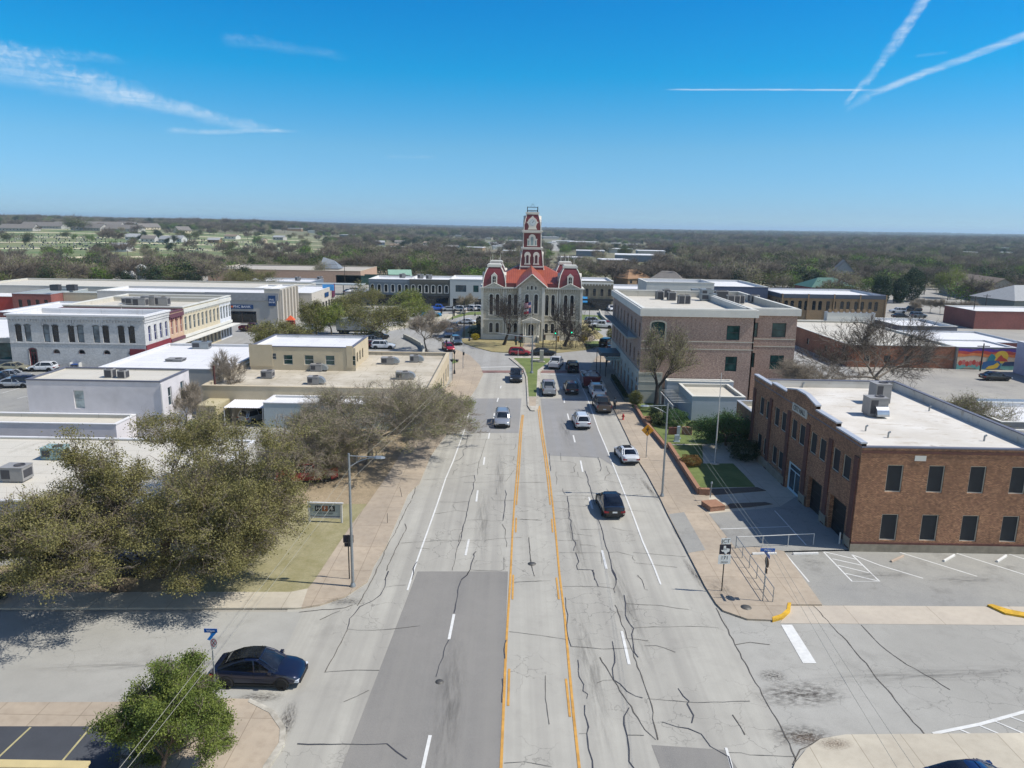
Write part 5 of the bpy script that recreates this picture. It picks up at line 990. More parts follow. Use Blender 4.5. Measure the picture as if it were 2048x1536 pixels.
for s_ in (-1, 1):
    xe = pc+s_*(pw/2+.55); q = [(pc, pf-.7, rz), (xe, pf-.7, ez), (xe, 5, ez+1.1), (pc, 7.5, rz+1.1), (pc, pf-.7, rz-.2), (xe, pf-.7, ez-.2), (xe, 5, ez+.9), (pc, 7.5, rz+.9)]
    b.add(q, [(0, 1, 2, 3), (4, 5, 6, 7), (0, 1, 5, 4), (1, 2, 6, 5)])
gr_ = b.build('gable_roof', M_SEAM, CHS); 
b = MB(); b.tube((pc, pf-.74, rz-.22), (pc-pw/2-.6, pf-.74, ez-.2), .12, n=5); b.tube((pc, pf-.74, rz-.22), (pc+pw/2+.6, pf-.74, ez-.2), .12, n=5); b.build('gable_moulding', M_TRIMW, CHS)
b = MB(); [b.box(x-.3, x+.3, pf-.12, pf-.003, 0, PE_-.4) for x in (px0+.3, px1-.3)]
for x in (-1.75, -1.35, 1.15, 1.55): b.tube((pc+x+.1, pf-.55, 1.2), (pc+x+.1, pf-.55, 3.95), .13, n=10)
b.box(pc-1.95, pc+1.95, pf-.75, pf-.13, 3.95, 4.35); b.add([(pc-2.05, pf-.8, 4.35), (pc+2.05, pf-.8, 4.35), (pc, pf-.8, 5.15), (pc-2.05, pf-.13, 4.35), (pc+2.05, pf-.13, 4.35), (pc, pf-.13, 5.15)], [(0, 1, 2), (0, 2, 5, 3), (1, 4, 5, 2)]); b.build('portico', M_TRIM, CHS)
b = MB(); [b.box(pc-1.3, pc+1.3, pf-.8-.38*(6-i), pf-.003-.001*i, .2*i, .2*(i+1)) for i in range(6)]; b.box(pc-1.7, pc-1.31, pf-3.1, pf-.13, 0, 1.3); b.box(pc+1.31, pc+1.7, pf-3.1, pf-.13, 0, 1.3); b.build('steps', M_STONE, CHS)
# clock tower
TCX, TCY = 0.0, 10.4
TW = CHS
b = MB(); b.loft([sq(TCX, TCY, h, z) for h, z in ((3.3, 12.8), (2.95, 13.6), (2.72, 14.5), (2.6, 15.1))], smooth=False); b.loft([sq(TCX, TCY, h, z) for h, z in ((2.55, 15.4), (2.42, 16.8), (2.25, 18.2), (2.15, 19.0))], smooth=False)
b.loft([sq(TCX, TCY, h, z) for h, z in ((1.97, 19.5), (1.92, 22.6))], smooth=False); b.loft([sq(TCX, TCY, h, z) for h, z in ((1.87, 23.2), (1.82, 24.2), (1.62, 25.3), (1.3, 26.6))], smooth=False); b.build('tower_body', M_REDROOF, TW)
b = MB()
for h, z0, z1 in ((2.72, 15.1, 15.4), (2.35, 19.0, 19.25), (2.45, 19.25, 19.5), (2.15, 22.6, 22.85), (2.3, 22.85, 23.2), (1.35, 26.6, 26.8), (1.5, 26.8, 27.15)): b.box(TCX-h, TCX+h, TCY-h, TCY+h, z0+.002, z1-.002)
for s_, t_ in ((-1, -1), (1, -1), (1, 1), (-1, 1)):
    for pr in ([(3.3, 12.8), (2.95, 13.6), (2.72, 14.5), (2.6, 15.1)], [(2.55, 15.4), (2.42, 16.8), (2.25, 18.2), (2.15, 19.0)], [(1.97, 19.5), (1.92, 22.6)], [(1.87, 23.2), (1.82, 24.2), (1.62, 25.3), (1.3, 26.6)]):
        for (h0, z0), (h1, z1) in zip(pr[:-1], pr[1:]): b.tube((TCX+s_*h0, TCY+t_*h0, z0), (TCX+s_*h1, TCY+t_*h1, z1), .09, n=5)
b.build('cornice_band', M_TRIMW, TW)
for dx, dy in ((0, -1), (1, 0), (-1, 0), (0, 1)):
    def Q(u, v, d, dx=dx, dy=dy): return (TCX+dx*d+(-dy)*u, TCY+dy*d+dx*u, v)
    def plate(out, d, mt, nm, par, thick=.5):
        b = MB(); b.poly([Q(u, v, d) for u, v in out])
        for (u, v), (s_, w_) in zip(out, out[1:]+out[:1]): b.quad(Q(u, v, d), Q(s_, w_, d), Q(s_, w_, d-thick), Q(u, v, d-thick))
        return b.build(nm, mt, par)
    # paired louvre windows, first stage
    for uc in (-.98, .98):
        w_ = plate([(uc-.72, 15.7), (uc+.72, 15.7), (uc+.55, 16.2), (uc+.58, 17.4), (uc+.7, 17.5)]+arc(uc, .7, 17.75, .75, a0=0, a1=math.pi)+[(uc-.7, 17.5), (uc-.58, 17.4), (uc-.55, 16.2)], 2.62, M_TRIM, 'louvre_window', TW, .6)
        b = MB(); b.poly([Q(u, v, 2.64) for u, v in [(uc-.28, 16.0)]+arc(uc, .28, 17.6, .2)+[(uc+.28, 16.0)]]); b.build('louvre', mat('maroon_louvre', '#4a2a30', .7), w_)
    w_ = plate([(-1.15, 19.75), (1.15, 19.75), (1.05, 20.2), (1.08, 21.1), (1.2, 21.3), (.75, 21.4)]+arc(0, .78, 21.5, .85, a0=0, a1=math.pi)+[(-.75, 21.4), (-1.2, 21.3), (-1.08, 21.1), (-1.05, 20.2)], 2.08, M_TRIM, 'arched_window', TW)
    b = MB(); b.poly([Q(u, v, 2.1) for u, v in [(-.3, 19.95)]+arc(0, .3, 21.5, .3)+[(.3, 19.95)]]); b.quad(Q(-.95, 19.95, 2.1), Q(-.6, 19.95, 2.1), Q(-.6, 20.95, 2.1), Q(-.95, 20.95, 2.1)); b.quad(Q(.6, 19.95, 2.1), Q(.95, 19.95, 2.1), Q(.95, 20.95, 2.1), Q(.6, 20.95, 2.1)); b.build('louvre', mat('pale_louvre', '#7f918f', .7), w_)
    cw = plate([(-1.05, 23.35), (1.05, 23.35), (.85, 23.7), (.8, 24.1), (1.0, 24.6), (1.35, 25.0), (1.05, 25.05), (.85, 25.55), (.35, 25.95), (0, 26.35), (-.35, 25.95), (-.85, 25.55), (-1.05, 25.05), (-1.35, 25.0), (-1.0, 24.6), (-.8, 24.1), (-.85, 23.7)], 1.98, M_TRIM, 'clock', TW, .7)
    b = MB(); b.poly([Q(.76*math.cos(a), 24.85+.76*math.sin(a), 2.0) for a in np.linspace(0, 2*math.pi, 25)[:-1]]); b.build('clock_face', mat('clock_white', '#b9c4c8', .5, .03), cw)
    b = MB()
    for i in range(12):
        a = i*math.pi/6; r0, r1, w2 = .54, .68, .035
        b.poly([Q(r*math.cos(a)-s*math.sin(a), 24.85+r*math.sin(a)+s*math.cos(a), 2.012) for r, s in ((r0, -w2), (r1, -w2), (r1, w2), (r0, w2))])
    for a, ln, w2 in ((R(55), .36, .045), (R(62), .52, .03)): b.poly([Q(r*math.cos(a)-s*math.sin(a), 24.85+r*math.sin(a)+s*math.cos(a), 2.02) for r, s in ((-.1, -w2), (ln, -w2), (ln, w2), (-.1, w2))])
    b.build('clock_hands', M_DKSTEEL, cw)
b = MB()
for s_, t_ in ((-1, -1), (1, -1), (1, 1), (-1, 1)): b.tube((TCX+s_*1.15, TCY+t_*1.15, 27.1), (TCX+s_*1.15, TCY+t_*1.15, 28.3), .07, n=5)
for z in (27.5, 28.2):
    for (a, c), (d, e) in zip(((-1, -1), (1, -1), (1, 1), (-1, 1)), ((1, -1), (1, 1), (-1, 1), (-1, -1))): b.tube((TCX+a*1.15, TCY+c*1.15, z), (TCX+d*1.15, TCY+e*1.15, z), .035, n=4)
for i in range(9):
    for y in (-1.15, 1.15): b.tube((TCX-1.0+i*.25, TCY+y, 27.15), (TCX-1.0+i*.25, TCY+y, 27.5), .025, n=4)
b.tube((TCX-.5, TCY, 28.2), (TCX, TCY, 29.0), .03, n=4); b.tube((TCX+.5, TCY, 28.2), (TCX, TCY, 29.0), .03, n=4); b.build('roof_cresting', M_DKSTEEL, TW)

# ================================================================ ROOF PLANT
def packaged(name, label, x, y, z, w=2.2, d=1.5, h=1.3, rz=0, m_=None, duct=0, group='rooftop air conditioners'):
    t = thing(name, label, 'air conditioner', (x, y, z), rz, group)
    b = MB(); b.box(-w/2, w/2, -d/2, d/2, .12, h); b.box(-w/2+.1, w/2-.1, -d/2+.1, d/2-.1, 0, .119); b.box(-w/2-.03, w/2+.03, -d/2-.03, d/2+.03, h+.001, h+.05); b.build('casing', m_ or M_UNIT, t)
    b = MB(); b.box(-w/2+.12, -w/2+w*.45, -d/2-.02, -d/2-.003, .3, h-.15); b.box(w/2+.003, w/2+.02, -d/2+.15, d/2-.15, .35, h-.2); b.build('coil_grille', M_UNITD, t)
    b = MB(); r = min(w, d)*.3; b.lathe([(r, h+.051), (r, h+.12), (r*.85, h+.12), (r*.85, h+.055), (0, h+.055)], (w*.18, 0, 0), 14); b.build('fan_guard', M_UNITD, t)
    if duct:
        b = MB(); n = 7
        rings = []
        for i in range(n+1):
            a = math.pi/2*i/n; cx = w/2+.02+.75*math.sin(a)*duct; cz = .25+.75*math.cos(a)
            rings.append([(cx if duct > 0 else -cx+0, -d*.35, cz), (cx, d*.35, cz), (w/2+.02, d*.35, .2), (w/2+.02, -d*.35, .2)])
        b.loft(rings, smooth=False); b.build('duct', M_STEEL, t)
    return t
def condenser(name, label, x, y, z, s=.9, h=1.0, group='rooftop condensers', m_=None, rz=0):
    t = thing(name, label, 'air conditioner', (x, y, z), rz, group); m_ = m_ or M_UNIT
    b = MB(); c = s*.12; pts = [(-s/2+c, -s/2), (s/2-c, -s/2), (s/2, -s/2+c), (s/2, s/2-c), (s/2-c, s/2), (-s/2+c, s/2), (-s/2, s/2-c), (-s/2, -s/2+c)]
    b.prism(pts, 0, h); b.build('casing', m_, t)
    b = MB(); b.box(-s/2+c, s/2-c, -s/2-.02, -s/2-.002, .08, h-.12); b.box(s/2+.002, s/2+.02, -s/2+c, s/2-c, .08, h-.12); b.box(-s/2-.02, -s/2-.002, -s/2+c, s/2-c, .08, h-.12); b.build('coil_grille', M_UNITD, t)
    b = MB(); r = s*.38; b.lathe([(r, h+.002), (r, h+.06), (r*.9, h+.06), (r*.9, h+.01), (0, h+.01)], n=14); b.build('fan_guard', M_UNITD, t); return t
def at(px, py, z): g = G(px, py, z); return g.x, g.y, z
z = 7.56
packaged('rooftop_unit', 'taller rear air conditioner with a square fan top on the city hall roof', *at(1757, 806, z), 1.5, 1.5, 2.0)
u = packaged('rooftop_unit', 'front air conditioner with a silver duct on the city hall roof', *at(1748, 830, z), 1.7, 1.4, 1.7); u.children[0]
b = MB(); rings = []
for i in range(8): a = math.pi/2*i/7; rings.append([(-.4+0, -.72-.7*math.sin(a), 1.1*math.cos(a)*.8+.2), (.7, -.72-.7*math.sin(a), 1.1*math.cos(a)*.8+.2), (.7, -.71, .1), (-.4, -.71, .1)])
b.loft(rings, smooth=False); b.build('duct', mat('shiny_duct', '#b9bcbf', .25, .05, 2, metal=.9), u)
for i, (px, py, l) in enumerate(((1731, 862, 'goose-neck vent pipe nearest the facade on the city hall roof'), (1776, 875, 'small vent pipe near the front edge of the city hall roof'), (1968, 882, 'small vent pipe near the right-hand corner of the city hall roof'), (1858, 822, 'short vent pipe near the side parapet of the city hall roof'), (1884, 818, 'low square vent beside the side parapet of the city hall roof'), (1605, 775, 'small vent near the far facade corner of the city hall roof'))):
    t = tag(bpy.data.objects.new('vent_pipe', None), l, 'vent', 'roof vents'); COL.objects.link(t); t.location = at(px, py, 7.56); b = MB(); b.tube((0, 0, 0), (0, 0, .4), .07, n=8); b.tube((0, 0, .4), (.16, 0, .5), .08, n=8); b.build('pipe', M_STEEL, t)
z = 12.4
for i, (px, py, s, l) in enumerate(((1319, 598, 1.3, 'leftmost brown condenser on the mottled brick building roof'), (1333, 594, 1.3, 'condenser in the left cluster, behind the leftmost one'), (1343, 600, 1.4, 'condenser at the right of the left cluster on the mottled brick roof'), (1362, 607, 1.1, 'left one of the front pair of condensers on the mottled brick roof'), (1373, 607, 1.1, 'right one of the front pair of condensers on the mottled brick roof'),
        (1436, 597, 1.2, 'back left condenser of the right cluster on the mottled brick roof'), (1447, 597, 1.5, 'back right condenser of the right cluster on the mottled brick roof'), (1460, 607, 1.2, 'front left condenser of the right cluster on the mottled brick roof'), (1471, 607, 1.2, 'front middle condenser of the right cluster on the mottled brick roof'), (1482, 607, .9, 'front right condenser of the right cluster on the mottled brick roof'))):
    condenser('condenser', l, *at(px, py, z), s, 1.35)
packaged('rooftop_unit', 'pale grey roof unit at the left of the middle plant on the mottled brick building', *at(1396, 592, z), 2.4, 1.4, 1.2, m_=M_STEEL)
packaged('rooftop_unit', 'tallest grey-blue roof unit in the middle of the mottled brick building', *at(1412, 600, z), 2.0, 1.6, 1.8, m_=M_STEEL)
packaged('rooftop_unit', 'right-hand low unit of the middle plant on the mottled brick building', *at(1416, 601, z), 2.6, 1.3, 1.1, m_=M_STEEL)
z = 3.7
for px, py, w, l, du in ((776, 728, 1.9, 'air conditioner with a duct hood near the back right of the beige roof', 1), (829, 724, 1.3, 'small air conditioner near the east parapet corner of the beige roof', 1), (806, 758, 1.8, 'air conditioner nearest the bare tree on the beige roof', 1), (634, 742, 1.6, 'air conditioner in front of the upper block on the beige roof', 1), (628, 768, 1.4, 'air conditioner at the front edge in the middle of the beige roof', 1), (536, 756, 1.5, 'air conditioner at the front left of the beige roof', -1)):
    packaged('rooftop_unit', l, *at(px, py, z), w, 1.2, 1.0, duct=1 if du > 0 else 0)
condenser('condenser', 'left dark green condenser beside the beige upper block', *at(532, 734, z), .9, .9, m_=mat('dark_green_unit', '#34413c', .6)); condenser('condenser', 'right dark green condenser beside the beige upper block', *at(552, 734, z), 1.0, 1.0, m_=MATS['dark_green_unit'])
condenser('condenser', 'left round-topped condenser on the lilac building roof', *at(221, 754, 6.85), .95, .95); condenser('condenser', 'right round-topped condenser on the lilac building roof', *at(247, 755, 6.85), .95, .85)
packaged('rooftop_unit', 'large grey air conditioner at the left edge of the long white roof', *at(35, 960, 4.3), 1.75, 1.3, 1.15); packaged('rooftop_unit', 'pale green air conditioner beside the oak on the long white roof', *at(112, 916, 4.3), 1.7, 1.3, 1.0, m_=mat('pale_green_unit', '#7d9492', .6))
packaged('rooftop_unit', 'grey unit on the bright white roof by the small bare tree', *at(404, 697, 4.2), 2.6, 1.4, 1.1, m_=M_STEEL); packaged('rooftop_unit', 'low flat unit near the front of the bright white roof', *at(352, 722, 4.2), 2.4, 1.6, .35)
packaged('rooftop_unit', 'grey unit in the tree branches on the low white building', *at(660, 803, 2.95), 1.2, .9, 1.0)
for px, py, w, h, l in ((268, 609, 2.6, 1.3, 'left pale unit on the white brick block roof'), (282, 613, 2.4, 1.6, 'second pale unit on the white brick block roof'), (300, 611, 2.6, 1.8, 'dark-topped unit on the white brick block roof'), (322, 611, 3.2, 1.6, 'tan box unit at the right on the white brick block roof'), (255, 606, 1.6, 1.0, 'small unit at the far left of the white brick block roof')):
    packaged('rooftop_unit', l, *at(px, py, 8.0), w, 1.5, h)
for px, l in ((112, 'left dark unit on the long grey roof at the far left'), (145, 'right dark unit on the long grey roof at the far left')): packaged('rooftop_unit', l, *at(px, 581, 5.6), 2.2, 1.6, 1.5, m_=M_UNITD)
for px, py, l in ((805, 556, 'left small roof unit on the taupe shop row'), (841, 557, 'middle small roof unit on the taupe shop row'), (858, 558, 'right small roof unit on the taupe shop row'), (640, 560, 'roof unit on the grey store behind the bank'), (596, 561, 'left roof unit on the grey store behind the bank')): packaged('rooftop_unit', l, *at(px, py, 7.8 if px > 700 else 3.2), 1.8, 1.4, 1.3)
condenser('condenser', 'single condenser at the back of the mottled brick wing', *at(1507, 603, 12.4), 1.6, 1.1)
t = thing('satellite_dish', 'white dish antenna on the white brick block roof', 'antenna', at(243, 622, 8.1)); b = MB(); b.tube((0, 0, 0), (0, 0, 1.0), .05); b.lathe([(0, 0), (.35, .08), (.6, .25)], (0, -.1, 1.0), 12); b.build('dish', M_FRAMEW, t)
# ================================================================ VEHICLES
M_TYRE = mat('tyre_rubber', '#141416', .85, .1); M_RIM = mat('alloy_rim', '#8d9094', .35, .05, 4, metal=.8); M_BLKPL = mat('black_plastic', '#101113', .6, .05)
M_CGLASS = glass('car_glass', '#0a0e14', .03); M_HEAD = mat('headlamp', '#c9d0d6', .15, .03); M_TAIL = mat('tail_lamp', '#7d1218', .25, .05); M_PLATE = mat('plate_white', '#c4c8c8', .5, .03); M_CHROME = mat('chrome', '#a9acb0', .15, .02, metal=1.)
PAINT = dict(midnight=paint('paint_midnight', '#0f1a33', .35), silver=paint('paint_silver', '#9ea2a6', .45), white=paint('paint_white', '#c3c6c9'), black=paint('paint_black', '#0f1013', .2), red=paint('paint_red', '#8f0f1c', .15),
             grey=paint('paint_grey', '#4b4f54', .4), dgrey=paint('paint_dark_grey', '#23272c', .35), blue=paint('paint_blue', '#0f4fae', .1), cyan=paint('paint_cyan', '#1b7fae', .1), steel=paint('paint_steel', '#59656f', .4), tan=paint('paint_tan', '#8f8a72', .3), maroon=paint('paint_maroon', '#4a0f16', .15), brown=paint('paint_bronze', '#53483f', .3), navy=paint('paint_navy', '#16213a', .3), deepblue=paint('paint_deep_blue', '#0c2c58', .2))
def smooth1(xs, ks, vs):
    return np.interp(xs, ks, vs)
CARS = {}
def rring(x, y0, pts): pass
def car_meshes(kind):
    if kind in CARS: return CARS[kind]
    S = dict(
      sedan=dict(L=4.8, Wd=1.86, top=1.44, belt=[(-2.4, .78), (-2.25, .98), (-1.5, 1.0), (0, .93), (1.1, .90), (1.9, .80), (2.3, .66), (2.4, .55)], gh=[(-1.75, -1.0), (1.18, .35)], rr=.335, wb=1.42),
      fast=dict(L=4.75, Wd=1.92, top=1.60, belt=[(-2.38, .80), (-2.2, 1.06), (-1.3, 1.05), (0, .98), (1.0, .98), (1.75, .88), (2.2, .70), (2.38, .50)], gh=[(-2.05, -.6), (1.25, .2)], rr=.36, wb=1.45),
      suv=dict(L=4.75, Wd=1.93, top=1.72, belt=[(-2.38, .95), (-2.3, 1.08), (-1.3, 1.08), (0, 1.04), (.95, 1.05), (1.7, .98), (2.25, .82), (2.38, .62)], gh=[(-2.28, -1.95), (1.1, .45)], rr=.37, wb=1.42),
      hatch=dict(L=4.25, Wd=1.8, top=1.55, belt=[(-2.12, .85), (-2.0, 1.02), (-1.0, 1.0), (0, .95), (.9, .95), (1.6, .86), (2.0, .68), (2.12, .52)], gh=[(-2.0, -1.55), (1.15, .35)], rr=.33, wb=1.28),
      pickup=dict(L=5.8, Wd=2.02, top=1.92, belt=[(-2.9, 1.12), (-2.85, 1.2), (-1.0, 1.2), (0, 1.15), (1.0, 1.17), (2.4, 1.12), (2.8, .98), (2.9, .7)], gh=[(-.95, -.75), (1.35, .75)], rr=.41, wb=1.82),
      jeep=dict(L=4.3, Wd=1.9, top=1.85, belt=[(-2.0, 1.05), (-1.95, 1.12), (-1.0, 1.12), (0, 1.1), (.6, 1.12), (1.7, 1.08), (1.95, 1.0), (2.0, .7)], gh=[(-1.95, -1.85), (.75, .5)], rr=.42, wb=1.3))[kind]
    L_, Wd, top = S['L'], S['Wd'], S['top']; hw = Wd/2; box_ = kind in ('pickup', 'jeep')
    ks, vs = zip(*S['belt']); xs = np.array(sorted(set(list(np.linspace(-L_/2, L_/2, 15))+[L_/2-.06, L_/2-.16, -L_/2+.06, -L_/2+.16])))
    rings = []; rr = S['rr']
    for x in xs:
        zb = float(smooth1(x, ks, vs)); e = abs(x)/(L_/2); taper = 1-(.20 if not box_ else .07)*max(0, (e-.80)/.20)**2-(.03)*max(0, (e-.5)/.5)
        w = hw*taper; lo = .26+(.16 if e > .93 else 0)
        m = (lo+zb)/2
        r = [(w*.82, lo), (w*.97, lo+.12), (w, m), (w*.985, zb-.16), (w*.93, zb-.04), (w*.80, zb+.005), (w*.4, zb+.035)]
        rings.append([(x, y, z) for y, z in r]+[(x, -y, z) for y, z in reversed(r)])
    b = MB(); b.loft(rings); body = b.mesh('body', [PAINT['silver'], M_BLKPL])
    body.polygons.foreach_set('use_smooth', [True]*len(body.polygons)); body.set_sharp_from_angle(angle=R(38))
    # glasshouse
    (xr0, xr1), (xf0, xf1) = S['gh']; zb = lambda x: float(smooth1(x, ks, vs))
    wb_, wt = hw*.90, hw*(.70 if not box_ else .80)
    def outline(xa, xb, w, za, zb_, k=.16):
        pts = []
        for sx, sy in ((1, -1), (1, 1), (-1, 1), (-1, -1)):
            X = xb if sx > 0 else xa; c = [(X-sx*k*.0, sy*(w-k)), (X-sx*k*.9, sy*w)]
            if sx*sy > 0: pts += c
            else: pts += c[::-1]
        zz = lambda x: za+(zb_-za)*(x-xa)/(xb-xa)
        return [(x, y, zz(x)) for x, y in pts]
    O0 = outline(xr0, xf0, wb_, zb(xr0)-.02, zb(xf0)-.02); Om = outline((xr0*.45+xr1*.55), (xf0*.45+xf1*.55), (wb_+wt)/2+.03, (zb(xr0)+top)/2+.04, (zb(xf0)+top)/2+.04); O1 = outline(xr1, xf1, wt, top-.06, top-.06)
    b = MB(); b.loft([O0, Om, O1]); gl = b.mesh('windows', [M_CGLASS]); gl.set_sharp_from_angle(angle=R(30))
    b = MB(); O1b = outline(xr1-.03, xf1+.03, wt+.02, top-.075, top-.075); O2 = outline(xr1+.02, xf1-.02, wt-.02, top-.03, top-.03); O3 = outline(xr1+.28, xf1-.28, wt-.22, top, top)
    b.loft([O1b, O2, O3])
    pil = []
    for i in range(8): pil.append((O0[i], Om[i], O1[i]))
    for i in (0, 1, 2, 3, 4, 5, 6, 7):
        if kind == 'fast' and i in (4, 5, 6, 7): continue
        a, m, c = [Vector(p) for p in pil[i]]; r = .035 if i in (0, 1, 2, 3) else .06; b.tube(a, m, r, n=5, caps=False); b.tube(m, c, r, n=5, caps=False)
    mids = [.02] if kind in ('sedan', 'fast', 'hatch') else ([-.55, .25] if kind == 'suv' else [.15])
    for x in mids:
        for sy in (-1, 1):
            p0, p1, p2 = Vector((x, sy*(wb_+.005), zb(x)-.02)), Vector((x-.03, sy*((wb_+wt)/2+.035), (zb(x)+top)/2+.04)), Vector((x-.08, sy*(wt+.01), top-.06)); b.tube(p0, p1, .04, n=4, caps=False); b.tube(p1, p2, .04, n=4, caps=False)
    rf = b.mesh('roof', [PAINT['silver']]); rf.set_sharp_from_angle(angle=R(35))
    # glass or sunroof strip handled per car; trim, lamps
    b = MB(); fz = zb(L_/2-.05); rz_ = zb(-L_/2+.05)
    b.box(L_/2-.10, L_/2+.012, -hw*.72, hw*.72, .30, .46); b.box(-L_/2-.015, -L_/2+.12, -hw*.74, hw*.74, .32, .50)
    b.box(-L_/2+.7, L_/2-.7, -hw*.965, hw*.965, .22, .33)
    if kind in ('pickup', 'jeep'): b.box(L_/2-.05, L_/2+.02, -hw*.5, hw*.5, .6, fz-.06)
    elif kind in ('suv', 'hatch', 'sedan'): b.box(L_/2-.09, L_/2+.008, -hw*.42, hw*.42, .50, fz-.06)
    for sx in (-1, 1):
        for sy in (-1, 1):
            X = sx*S['wb']; r = rr+.055; yo = sy*(hw*.99)
            b.add([(X+r*math.cos(a), yo+sy*.006, rr+r*math.sin(a)) for a in np.linspace(-.35, math.pi+.35, 15)], [tuple(range(15))])
    for x in [L_/2-1.35, -L_/2+1.25]+([mids[0]] if len(mids) == 1 else mids):
        for s in (-1, 1): b.box(x-.009, x+.009, s*hw*.985-.012, s*hw*.985+.012, .36, zb(x)-.1)
    trim = b.mesh('trim', [M_BLKPL])
    def lamp(x0, x1, y0, y1, z0, z1, m_): b = MB(); b.box(x0, x1, min(y0, y1), max(y0, y1), z0, z1); return b.mesh('lamp', [m_])
    HL = [lamp(L_/2-.32, L_/2-.045 if not box_ else L_/2+.012, s*hw*.60, s*hw*(.90 if not box_ else .93), fz-.14, fz+.0, M_HEAD) for s in (-1, 1)]
    zt0 = rz_-.26 if not box_ else .85; TL = [lamp(-L_/2-.006, -L_/2+.30, s*hw*(.52 if not box_ else .86), s*hw*(.93 if not box_ else .955), zt0, zt0+(.15 if not box_ else .32), M_TAIL) for s in (-1, 1)]
    plate = lamp(-L_/2-.03, -L_/2-.016, -.2, .2, .62, .75, M_PLATE)
    b = MB(); b.box(-.09, .09, 0, .2, -.06, .09); mir = b.mesh('mirror', [M_BLKPL])
    b = MB(); w2 = .225; b.lathe([(rr*.62, -w2/2), (rr*.93, -w2/2), (rr, -w2/2+.03), (rr, w2/2-.03), (rr*.93, w2/2), (rr*.62, w2/2)], n=20); b.v = [(x, z, y) for x, y, z in b.v]; ty = b.mesh('tyre', [M_TYRE])
    b = MB(); rad = rr*.62; b.lathe([(rad, .045), (rad, .085), (rad*.9, .085)], n=20)
    for i in range(5):
        a = i*2*math.pi/5
        b.poly([(r*math.cos(a)-s*math.sin(a), r*math.sin(a)+s*math.cos(a), .09) for r, s in ((0, -.05), (rad*.95, -.07), (rad*.95, .07), (0, .05))])
    b.lathe([(0, .092), (.07, .092), (.07, .05)], n=8); b.v = [(x, z, y) for x, y, z in b.v]; rim = b.mesh('rim', [M_RIM])
    b = MB(); b.lathe([(0, .03), (rr*.63, .03)], n=16); b.v = [(x, z, y) for x, y, z in b.v]; hub = b.mesh('brake_disc', [M_BLKPL])
    bed = None
    if kind == 'pickup':
        b = MB(); x0, x1 = -2.78, -1.05; z1 = 1.225; z0 = .75
        b.quad((x0, -hw*.74, z1), (x1, -hw*.74, z1), (x1, hw*.74, z1), (x0, hw*.74, z1)); bed = b.mesh('cargo_bed', [mat('bed_liner', '#1b1c1e', .9, .15, 3)])
        b2 = MB(); b2.box(x0-.06, x0, -hw*.8, hw*.8, z1-.02, z1+.07); b2.box(x0, x1, -hw*.86, -hw*.745, z1-.02, z1+.07); b2.box(x0, x1, hw*.745, hw*.86, z1-.02, z1+.07); bed = (bed, b2.mesh('bed_rail', [PAINT['silver']]))
    CARS[kind] = dict(S=S, body=body, gl=gl, rf=rf, trim=trim, HL=HL, TL=TL, plate=plate, mir=mir, ty=ty, rim=rim, hub=hub, bed=bed, zb=zb); return CARS[kind]
def setm(o, m_): o.material_slots[0].link = 'OBJECT'; o.material_slots[0].material = m_
def car(name, label, cat, kind, color, x, y, rz, group='cars on the streets', scale=1., roofc=None, rimc=None, extra=None, z=0.02):
    C = car_meshes(kind); S = C['S']; t = thing(name, label, cat, (x, y, z), R(rz), group); t.scale = (scale,)*3
    def ob(n, me, par=t, m_=None, loc=None, rot=None):
        o = bpy.data.objects.new(n, me); COL.objects.link(o); o.parent = par
        if m_: setm(o, m_)
        if loc: o.location = loc
        if rot: o.rotation_euler = rot
        return o
    pc_ = PAINT[color]
    ob('body', C['body'], m_=pc_); ob('windows', C['gl']); ob('roof', C['rf'], m_=roofc or pc_); ob('trim', C['trim'])
    for me in C['HL']: ob('headlight', me)
    for me in C['TL']: ob('tail_light', me)
    ob('license_plate', C['plate'])
    hw = S['Wd']/2; xm = S['gh'][1][0]-.35
    ob('mirror', C['mir'], m_=pc_, loc=(xm, hw*.93, C['zb'](xm)+.06)); ob('mirror', C['mir'], m_=pc_, loc=(xm, -hw*.93-.2, C['zb'](xm)+.06))
    for sx in (-1, 1):
        for sy in (-1, 1):
            w = ob('wheel', C['ty'], loc=(sx*S['wb'], sy*(hw-.10), S['rr']), rot=(0, 0, 0 if sy > 0 else math.pi)); ob('rim', C['rim'], w, rimc); ob('brake_disc', C['hub'], w)
    if C['bed']: ob('cargo_bed', C['bed'][0]); ob('bed_rail', C['bed'][1], m_=pc_)
    if extra: extra(t, ob)
    return t
def gcar(px, py, dx=0, dy=0): g = G(px, py); return g.x+dx, g.y+dy
def sunroof(t, ob):
    b = MB(); b.box(-.75, .35, -.42, .42, 1.445, 1.452) if False else b.box(-.75, .3, -.42, .42, 1.40, 1.446); ob('sunroof', b.mesh('sunroof', [M_CGLASS]))
def glassroof(t, ob):
    b = MB()
    X = np.linspace(-1.95, .9, 9); 
    for sgn in (1,):
        pts = [(-2.0, .96), (-1.55, 1.30), (-1.0, 1.52), (-.45, 1.612), (.1, 1.615), (.22, 1.60)]
        for (x0, z0), (x1, z1) in zip(pts[:-1], pts[1:]): b.quad((x0, -.56, z0+.012), (x1, -.56, z1+.012), (x1, .56, z1+.012), (x0, .56, z0+.012))
    me = b.mesh('glass_roof', [M_CGLASS]); me.polygons.foreach_set('use_smooth', [True]*len(me.polygons)); ob('glass_roof', me)
    hb = MB(); hb.box(-.35, .0, -.55, -.15, .6, .95); 
def spare(t, ob):
    b = MB(); b.lathe([(0, .1), (.3, .12), (.4, .08), (.4, -.1), (0, -.1)], n=18); b.v = [(-2.12-z*.9, x, 1.05+y) for x, y, z in b.v]; ob('spare_wheel', b.mesh('spare_wheel', [M_TYRE]))
